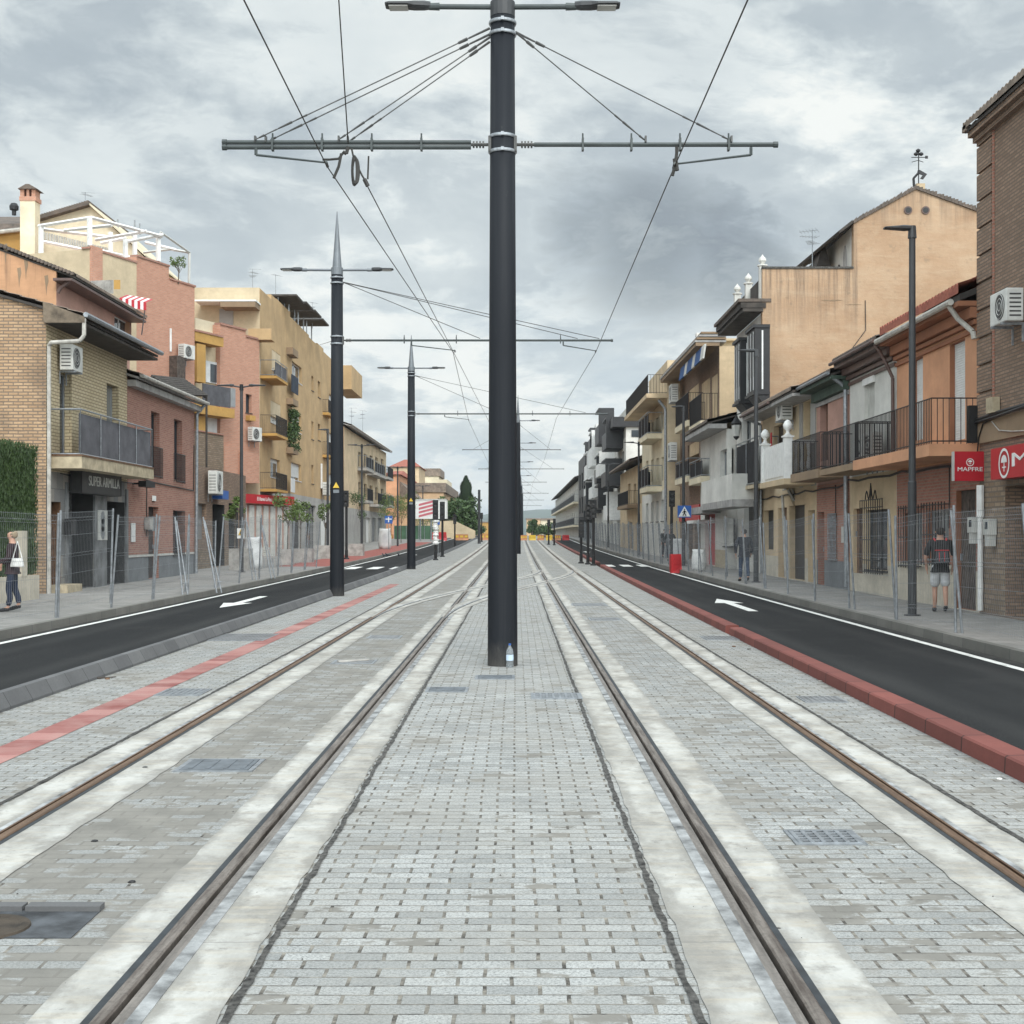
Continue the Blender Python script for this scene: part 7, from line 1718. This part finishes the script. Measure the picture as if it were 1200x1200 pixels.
for (px, Y, top, r, lb, m) in ((535, 186, 586, 3.4, 'round green tree right beside the cypress', 'leafd'), (526, 182, 588, 3.0, 'green tree behind the billboard, left of the round one', 'leafd'), (541, 195, 600, 2.4, 'low dark tree before the cypress', 'leafd'),
                              (623.5, 330, 609, 1.7, 'dark rounded tree at the far end of the tracks', 'leafd'), (641, 340, 614, 2.6, 'far tree between the track end and the right terrace', 'leafd'), (648, 300, 617, 1.6, 'small far tree before the long right terrace', 'leaf'),
                              (556, 300, 614, 2.4, 'small far tree just left of the large mast', 'leafd'), (631, 380, 619, 2.0, 'faint far tree right of the large mast', 'leafd')):
    big_tree(V(px, 600, Y).x, Y, V(px, top, Y).z-zg(Y), r, 1500, .28, lb, m)
for i, (px, Y, w, h, lb) in enumerate(((566, 420, 14, 4, 'far low yellow building left of the large mast'), (640, 420, 12, 5, 'far low brown building beyond the track end'), (652, 400, 9, 4.5, 'far pale building beyond the track end'))):
    Bq = Bld('building', lb, facing(Y), V(px, 600, Y).x-w/2, V(px, 600, Y).x+w/2, zg(Y)+h, 8, ('pl_ochre', 'pl_tan', 'pl_pale')[i]); Bq.opm(Bq.u0+2, Bq.u0+4, zg(Y)+1, zg(Y)+2.6, 'win'); Bq.opm(Bq.u0+6, Bq.u0+7.5, zg(Y)+1, zg(Y)+2.6, 'win'); Bq.done()
    Bq.trim('roof_edge', Bq.u0-.3, Bq.u1+.3, Bq.zt+.003, Bq.zt+.3, -8, .3, 'tile')
mb = MB(); n = 90; vs = []
for j in range(10):
    for i in range(n+1):
        x = -2600+5200*i/n; y = 2600+j*160; f = math.sin(j/9*math.pi/2); z = -2+f*(52+20*math.sin(x*.0023+1)+8*math.sin(x*.0071)+5*math.sin(x*.019+j)); vs.append((x, y, z))
mb.add(vs, [(j*(n+1)+i, j*(n+1)+i+1, (j+1)*(n+1)+i+1, (j+1)*(n+1)+i) for j in range(9) for i in range(n)])
M['hill'] = plain('hill_scrub', (.055, .075, .05), .95, 0, .4, .006); mb.build('hills', M['hill'], smooth=True)['kind'] = 'structure'
# ================================================================== people
def skin(name, pts, edges, mat, parent, sub=1, root=0):
    off = ORG[parent]; me = bpy.data.meshes.new(name); me.from_pydata([Vector(p[:3]) for p in pts], edges, [])
    o = bpy.data.objects.new(name, me); COL.objects.link(o); o.modifiers.new('s', 'SKIN'); md = o.modifiers.new('ss', 'SUBSURF'); md.levels = sub; md.render_levels = sub
    for i, p in enumerate(pts):
        r = p[3]; me.skin_vertices[0].data[i].radius = (r, r) if not isinstance(r, tuple) else r
    me.skin_vertices[0].data[root].use_root = True
    bpy.context.view_layer.update(); m2 = bpy.data.meshes.new_from_object(o.evaluated_get(bpy.context.evaluated_depsgraph_get())); bpy.data.objects.remove(o)
    m2.materials.clear(); m2.materials.append(mat); m2.polygons.foreach_set('use_smooth', [True]*len(m2.polygons)); m2.polygons.foreach_set('material_index', [0]*len(m2.polygons))
    q = bpy.data.objects.new(name, m2); COL.objects.link(q); q.parent = parent; return q
CLOTH = {}
def cloth(nm, c):
    if nm not in CLOTH: CLOTH[nm] = plain(nm, c, .85, 0, .2, 6)
    return CLOTH[nm]
def person(loc, rz, h, label, step=.16, arms=((.05, .0), (.05, 0)), top=None, bottom=None, shoes=None, hair=None, shorts=False, longc=False, headc=None, turn=0.0, elbow=None):
    """built facing +y, feet on z=0, at 1.75 m then scaled"""
    t = thing('person', label, 'person', (0, 0, 0)); k = h/1.75
    hip, kn, an = .90, .49, .09; L = {}
    fy, by = step, -step
    A = []; E = []
    def v(x, y, z, r): A.append((x, y, z, r)); return len(A)-1
    def e(a, b): E.append((a, b)); return b
    pel = v(0, 0, .95, (.15, .105)); sp = e(pel, v(0, .01, 1.12, (.135, .10))); ch = e(sp, v(0, .0, 1.33, (.16, .11))); nk = e(ch, v(0, .0, 1.46, .062)); hd0 = e(nk, v(0, .015, 1.53, .062)); hd1 = e(hd0, v(0, .02, 1.63, (.078, .098))); hd2 = e(hd1, v(0, .015, 1.71, (.06, .07)))
    nose = e(hd1, v(0, .115, 1.615, .014))
    legs = []
    for s_, y_ in ((-1, fy), (1, by)):
        up = e(pel, v(s_*.09, 0, .86, .088)); kk = e(up, v(s_*.095, y_*.55+.02, kn, .056)); lift = .0 if y_ > 0 else .05
        cf = e(kk, v(s_*.095, y_*.8-.03, .30, .052)); aa = e(cf, v(s_*.095, y_-(.03 if y_ < 0 else 0), an+lift, .036)); tt = e(aa, v(s_*.10, y_+.14, .035+lift*.3, .036)); legs.append((up, kk, cf, aa, tt))
    arm = []
    for s_, q in ((-1, arms[0]), (1, arms[1])):
        sh = e(ch, v(s_*.19, 0, 1.40, .056)); el = e(sh, v(s_*(.235+q[1]), -.03+q[0]*.3, 1.13, .042)); wr = e(el, v(s_*(.22+q[1]*.8), q[0]+.05, .90+max(0, q[0])*.55, .028)); pl = e(wr, v(s_*(.215+q[1]*.8), q[0]+.075, .83+max(0, q[0])*.6, .034))
        c = Vector(A[pl][:3])
        for j in range(4):
            ln = (.062, .072, .068, .055)[j]; f1 = e(pl, v(c.x-s_*.008, c.y-.026+j*.018, c.z-.03, .0095)); f2 = e(f1, v(c.x-s_*.014, c.y-.028+j*.019, c.z-.03-ln*.55, .009)); e(f2, v(c.x-s_*.03, c.y-.028+j*.019, c.z-.03-ln, .008))
        th = e(pl, v(c.x-s_*.014, c.y+.042, c.z+.0, .0105)); e(th, v(c.x-s_*.022, c.y+.056, c.z-.032, .009)); arm.append((sh, el, wr, pl))
    body = skin('body', A, E, M['skin'], t, 2)
    # clothes follow the same joints
    G_ = lambda i, r: (A[i][0], A[i][1], A[i][2], r)
    T = [(0, 0, .97, (.185, .145)), (0, .01, 1.14, (.18, .14)), (0, 0, 1.33, (.19, .145)), (0, 0, 1.44, (.11, .09)), (0, 0, .84, (.18, .145))]; TE = [(0, 1), (1, 2), (2, 3), (0, 4)]
    if longc: T.append((0, 0, .72, (.2, .16))); TE.append((0, 4))
    for (sh, el, wr, pl) in arm:
        b = len(T); T += [G_(sh, .075), G_(el, .062)]; TE += [(2, b), (b, b+1)]
        if not elbow: T.append(G_(wr, .046)); TE.append((b+1, b+2))
    skin('jacket' if not elbow else 'shirt', T, TE, top, t, 2)
    P = [(0, 0, .93, (.165, .13)), (0, 0, 1.05, (.16, .125))]; PE = [(0, 1)]
    for (up, kk, cf, aa, tt) in legs:
        b = len(P); P += [G_(up, .112 if shorts else .10), G_(kk, .105 if shorts else .072)]; PE += [(0, b), (b, b+1)]
        if not shorts: P += [G_(cf, .066), (A[aa][0], A[aa][1], A[aa][2]+.03, .06)]; PE += [(b+1, b+2), (b+2, b+3)]
    skin('shorts' if shorts else 'trousers', P, PE, bottom, t, 2)
    for (up, kk, cf, aa, tt) in legs:
        c = A[aa]; d = A[tt]; skin('shoe', [(c[0], c[1]-.05, c[2]-.035, .042), (c[0], c[1]+.03, c[2]-.03, .05), (d[0], d[1], d[2]+.005, .042), (d[0], d[1]+.06, d[2]+.0, .03)], [(0, 1), (1, 2), (2, 3)], shoes, t, 2)
    H_ = [(0, .0, 1.70, (.088, .10)), (0, -.03, 1.64, (.092, .088)), (0, -.05, 1.55, (.078, .058))]
    skin('hair', H_, [(0, 1), (1, 2)], hair, t, 2)
    for s_ in (-1, 1):
        mb = MB(); mb.lathe((s_*.03, .104, 1.628), [(.002, -.009), (.010, 0), (.002, .009)], 8); mb.build('eye', M['black'], t)
        skin('ear', [(s_*.085, .01, 1.60, .014), (s_*.09, .0, 1.63, .018)], [(0, 1)], M['skin'], t, 1)
    mb = MB(); mb.box(-.024, .024, .098, .104, 1.566, 1.574); mb.build('mouth', M['redsign'], t)
    t.location = loc; t.rotation_euler = (0, 0, rz); t.scale = (k, k, k); return t, A, arm
hairb = cloth('dark_hair', (.02, .016, .013)); hairg = cloth('fair_hair', (.26, .20, .13)); shoeb = cloth('black_shoe', (.012, .012, .013))
navy = cloth('navy_cloth', (.012, .016, .026)); jean = cloth('jeans', (.025, .05, .10)); dkjean = cloth('dark_jeans', (.012, .02, .045)); grey_ = cloth('pale_grey_cloth', (.55, .56, .57)); maroon = cloth('dark_maroon_cloth', (.03, .014, .018)); blk = cloth('black_cloth', (.012, .012, .013))
g = G(1096, 717.5, .15)
t, A, arm = person((g.x+.1, g.y, g.z), math.radians(-12), 1.76, 'person in black top and pale shorts with a backpack walking away, right pavement', .13, ((.05, .05), (.03, .04)), blk, grey_, shoeb, hairb, shorts=True, elbow=True)
t2 = thing('backpack', 'dark backpack with red trim on the walking person', 'backpack', (0, 0, 0)); mb = MB()
mb.hexa([(-.17, -.34, 1.0), (.17, -.34, 1.0), (.17, -.15, 1.0), (-.17, -.15, 1.0), (-.13, -.29, 1.46), (.13, -.29, 1.46), (.13, -.13, 1.46), (-.13, -.13, 1.46)]); bb = mb.build('bag', blk, t2); md = bb.modifiers.new('b', 'BEVEL'); md.width = .05; md.segments = 3
mb = MB(); mb.hexa([(-.13, -.39, 1.02), (.13, -.39, 1.02), (.13, -.345, 1.02), (-.13, -.345, 1.02), (-.11, -.36, 1.24), (.11, -.36, 1.24), (.11, -.325, 1.24), (-.11, -.325, 1.24)]); mb.build('pocket', cloth('bag_grey', (.05, .055, .06)), t2)
mb = MB(); mb.path([(-.14, -.36, 1.26), (.14, -.36, 1.26)], .012, 5); mb.path([(-.05, -.38, 1.03), (-.05, -.365, 1.22)], .01, 5); mb.path([(.05, -.38, 1.03), (.05, -.365, 1.22)], .01, 5)
for s_ in (-1, 1): mb.path([(s_*.1, -.15, 1.43), (s_*.12, -.02, 1.5), (s_*.13, .12, 1.38), (s_*.14, .13, 1.2)], .018, 6)
mb.build('red_trim', M['redpl'], t2); t2.location = t.location; t2.rotation_euler = t.rotation_euler
t3 = thing('umbrella', 'black folded umbrella with a curved handle in the walking person hand', 'umbrella', (0, 0, 0)); mb = MB(); mb.tube((.27, -.42, .86), (.27, .12, .86), .03, .018, 8); mb.build('canopy', blk, t3); mb = MB(); mb.path([(.27, .12, .86), (.28, .2, .86), (.30, .23, .82), (.33, .21, .80)], .012, 6); mb.build('handle', M['blackmetal'], t3); t3.location = t.location; t3.rotation_euler = t.rotation_euler
g = G(872, 681.5, .15); person((g.x, g.y, g.z), math.radians(4), 1.74, 'person in a navy jacket and jeans walking away along the right pavement', .14, ((.03, .05), (.06, .05)), navy, jean, shoeb, hairb)
g = G(8, 717, .15); t, A, arm = person((g.x+.12, g.y, g.z), math.radians(100), 1.68, 'person in a dark jacket and jeans with a white bag at the left edge', .08, ((.25, .02), (.22, .02)), maroon, dkjean, shoeb, hairg)
t2 = thing('handbag', 'white shoulder bag carried by the person at the left edge', 'bag', (0, 0, 0)); mb = MB(); mb.hexa([(-.06, -.15, .90), (.06, -.15, .90), (.06, .12, .90), (-.06, .12, .90), (-.04, -.12, 1.08), (.04, -.12, 1.08), (.04, .09, 1.08), (-.04, .09, 1.08)]); bb = mb.build('bag', cloth('white_leather', (.7, .7, .68)), t2); md = bb.modifiers.new('b', 'BEVEL'); md.width = .02; md.segments = 2
mb = MB(); mb.path([(0, -.12, 1.08), (0, -.02, 1.42), (0, .08, 1.08)], .01, 5); mb.build('strap', CLOTH['white_leather'], t2); t2.location = t.location+Vector((.16, -.22, .02)); t2.rotation_euler = (0, 0, math.radians(80))
g = G(768, 655, .15); person((8.6, 79, zg(79)+.15), math.radians(185), 1.72, 'dark clothed person on the far right pavement, left of two', .12, ((.05, .02), (.05, .02)), blk, navy, shoeb, hairb)
person((8.05, 71.5, zg(71)+.15), math.radians(170), 1.72, 'dark clothed person beside the white sack on the right pavement', .12, ((.15, .06), (.1, .05)), blk, dkjean, shoeb, hairb)
def pigeon(x, y, rz, label):
    t = thing('pigeon', label, 'bird', (0, 0, 0))
    skin('body', [(0, -.06, .13, .05), (0, .03, .14, .06), (0, .1, .18, .032), (0, .12, .24, .028), (0, .16, .24, .008), (0, -.16, .11, .025), (0, -.24, .10, .02), (.025, 0, .06, .014), (.025, .02, .01, .008), (-.025, 0, .06, .014), (-.025, .02, .01, .008)], [(0, 1), (1, 2), (2, 3), (3, 4), (0, 5), (5, 6), (1, 7), (7, 8), (1, 9), (9, 10)], cloth('pigeon_feathers', (.045, .05, .06)), t, 1)
    t.location = (x, y, zg(y)+.155); t.rotation_euler = (0, 0, rz)
for (px, Y, rz, lb) in ((450, 80, 1.0, 'dark pigeon on the red paving, left of three'), (454, 81, 2.2, 'dark pigeon on the red paving, middle of three'), (467, 82, .4, 'dark pigeon on the red paving, right of three')): pigeon(V(px, 600, Y).x, Y, rz, lb)
# ================================================================== sky and light
W = bpy.data.worlds.new('World'); S.world = W; W.use_nodes = True; nt = W.node_tree; nt.nodes.clear()
SUN_EL, SUN_AZ = 40, 166                          # degrees; azimuth clockwise from +y (the street direction)
sky = N(nt, 'ShaderNodeTexSky', {'sky_type': 'NISHITA', 'sun_disc': False, 'sun_elevation': math.radians(SUN_EL), 'sun_rotation': math.radians(SUN_AZ), 'air_density': 1.0, 'dust_density': 2.0})
dirv = N(nt, 'ShaderNodeTexCoord').outputs['Generated']
sp_ = N(nt, 'ShaderNodeSeparateXYZ', None, Vector=dirv); zc = mth(nt, 'MAXIMUM', sp_.outputs[2], 0.0)
den = mth(nt, 'ADD', zc, .30)
pv = N(nt, 'ShaderNodeCombineXYZ', None, X=mth(nt, 'DIVIDE', sp_.outputs[0], den), Y=mth(nt, 'DIVIDE', sp_.outputs[1], den), Z=mth(nt, 'MULTIPLY', zc, 2.0)).outputs[0]
warp = N(nt, 'ShaderNodeTexNoise', None, Vector=pv, Scale=1.1, Detail=5.0).outputs['Color']
pw = N(nt, 'ShaderNodeVectorMath', {'operation': 'MULTIPLY_ADD'}, i0=warp, i1=(.28, .28, .1), i2=pv).outputs[0]
warp2 = N(nt, 'ShaderNodeTexNoise', None, Vector=pw, Scale=5.0, Detail=4.0).outputs['Color']
px2 = N(nt, 'ShaderNodeVectorMath', {'operation': 'MULTIPLY_ADD'}, i0=warp2, i1=(.10, .10, .04), i2=pw).outputs[0]
big = noise(nt, pw, .9, 6, .55); med = noise(nt, px2, 2.6, 10, .60); fin = noise(nt, px2, 7.5, 9, .62)
def blob(d, r0, r1):
    dv = Vector(d).normalized(); dt = N(nt, 'ShaderNodeVectorMath', {'operation': 'DOT_PRODUCT'}, i0=dirv, i1=tuple(dv)).outputs[1]
    wob = mth(nt, 'MULTIPLY_ADD', mth(nt, 'ADD', mth(nt, 'SUBTRACT', med, .5), mth(nt, 'MULTIPLY', mth(nt, 'SUBTRACT', fin, .5), .6)), .013, dt)
    return ramp(nt, wob, math.cos(math.radians(r1)), math.cos(math.radians(r0)))
def pd(px, py): return ((px-CX)/FL, 1, (HY-py)/FL)
dk = mth(nt, 'MAXIMUM', blob(pd(770, 285), .8, 4.4), blob(pd(850, 285), .6, 4.0)); dk = mth(nt, 'MAXIMUM', dk, mth(nt, 'MULTIPLY', blob(pd(690, 270), .3, 3.4), .8))
dk2 = mth(nt, 'MAXIMUM', blob(pd(330, 170), 1, 7), blob(pd(60, 60), 2, 11)); dk2 = mth(nt, 'MAXIMUM', dk2, blob(pd(760, 90), 1, 5.5)); dk2 = mth(nt, 'MAXIMUM', dk2, blob(pd(720, 20), 1, 5))
br = mth(nt, 'MAXIMUM', blob(pd(480, 330), 1, 8), blob(pd(545, 540), .3, 2.4)); br = mth(nt, 'MAXIMUM', br, blob(pd(980, 150), .5, 5.0)); br = mth(nt, 'MAXIMUM', br, mth(nt, 'MULTIPLY', blob(pd(700, 440), .5, 7), .8)); br = mth(nt, 'MAXIMUM', br, blob(pd(460, 250), .5, 4))
edge = ramp(nt, mth(nt, 'MULTIPLY_ADD', mth(nt, 'SUBTRACT', fin, .5), .35, med), .42, .56)
v = mth(nt, 'MULTIPLY_ADD', edge, .34, mth(nt, 'MULTIPLY', big, .50)); v = mth(nt, 'MULTIPLY_ADD', mth(nt, 'SUBTRACT', fin, .5), .36, v)
hz = ramp(nt, zc, .34, .03); v = mth(nt, 'MULTIPLY_ADD', hz, .26, v); v = mth(nt, 'ADD', v, .135)
v = mth(nt, 'MULTIPLY_ADD', br, .16, v); v = mth(nt, 'MULTIPLY_ADD', dk, -.42, v); v = mth(nt, 'MULTIPLY_ADD', dk2, -.10, v)
cr = nt.nodes.new('ShaderNodeValToRGB'); nt.links.new(v, cr.inputs[0])
el = cr.color_ramp.elements; el[0].position = .16; el[0].color = (.315, .365, .415, 1); el[1].position = .94; el[1].color = (.89, .915, .885, 1)
for pos, c in ((.36, (.43, .49, .53, 1)), (.54, (.55, .61, .635, 1)), (.74, (.71, .765, .77, 1))): q = el.new(pos); q.color = c
shade = mth(nt, 'SUBTRACT', 1.0, mth(nt, 'MULTIPLY', mth(nt, 'MULTIPLY', dk, ramp(nt, fin, .25, .6, 1.0, .75)), .30))
gap = mth(nt, 'MULTIPLY', ramp(nt, noise(nt, px2, 2.0, 8), .54, .64), ramp(nt, zc, .20, .04)); col = mix(nt, mth(nt, 'MULTIPLY', gap, .55), cr.outputs[0], (.46, .58, .68))
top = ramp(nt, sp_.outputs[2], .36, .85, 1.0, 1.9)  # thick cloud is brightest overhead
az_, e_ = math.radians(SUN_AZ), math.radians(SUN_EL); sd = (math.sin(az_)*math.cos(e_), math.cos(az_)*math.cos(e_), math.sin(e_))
glow = ramp(nt, N(nt, 'ShaderNodeVectorMath', {'operation': 'DOT_PRODUCT'}, i0=dirv, i1=sd).outputs[1], .05, .95, 0, 2.4)   # brightening added around the sun, behind the eye, to lift the house fronts
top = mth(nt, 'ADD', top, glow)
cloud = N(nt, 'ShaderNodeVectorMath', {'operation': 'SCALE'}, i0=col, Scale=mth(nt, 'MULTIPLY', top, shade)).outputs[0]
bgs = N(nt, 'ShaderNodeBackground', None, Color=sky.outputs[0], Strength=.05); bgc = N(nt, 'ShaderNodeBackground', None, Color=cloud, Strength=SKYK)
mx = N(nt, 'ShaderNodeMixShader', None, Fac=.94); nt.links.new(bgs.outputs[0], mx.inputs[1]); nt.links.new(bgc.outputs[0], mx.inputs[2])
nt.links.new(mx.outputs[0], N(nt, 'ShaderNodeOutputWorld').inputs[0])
sl = bpy.data.lights.new('sun', 'SUN'); sl.energy = SUNE; sl.angle = math.radians(14); sl.color = (1, .96, .90)
so = bpy.data.objects.new('sun', sl); COL.objects.link(so)
el_, az = math.radians(SUN_EL), math.radians(SUN_AZ); d = Vector((math.sin(az)*math.cos(el_), math.cos(az)*math.cos(el_), math.sin(el_)))
so.rotation_euler = d.to_track_quat('Z', 'Y').to_euler()
m, nt2, b2 = newmat('thin_haze'); nt2.nodes.remove(b2)
pvn = N(nt2, 'ShaderNodeVolumePrincipled', None, Color=(.80, .88, .95, 1), Density=.00016, Anisotropy=.2); nt2.links.new(pvn.outputs[0], nt2.nodes['Material Output'].inputs['Volume'])
mb = MB(); mb.box(-6500, 6500, -40, 9500, -4, 130); hz_ = mb.build('haze', m); hz_['kind'] = 'stuff'
S.view_settings.view_transform = 'Standard'; S.view_settings.look = 'None'; S.view_settings.gamma = 1; S.view_settings.exposure = EXPO
S.render.engine = 'CYCLES'; S.render.resolution_x = 1024; S.render.resolution_y = 1024
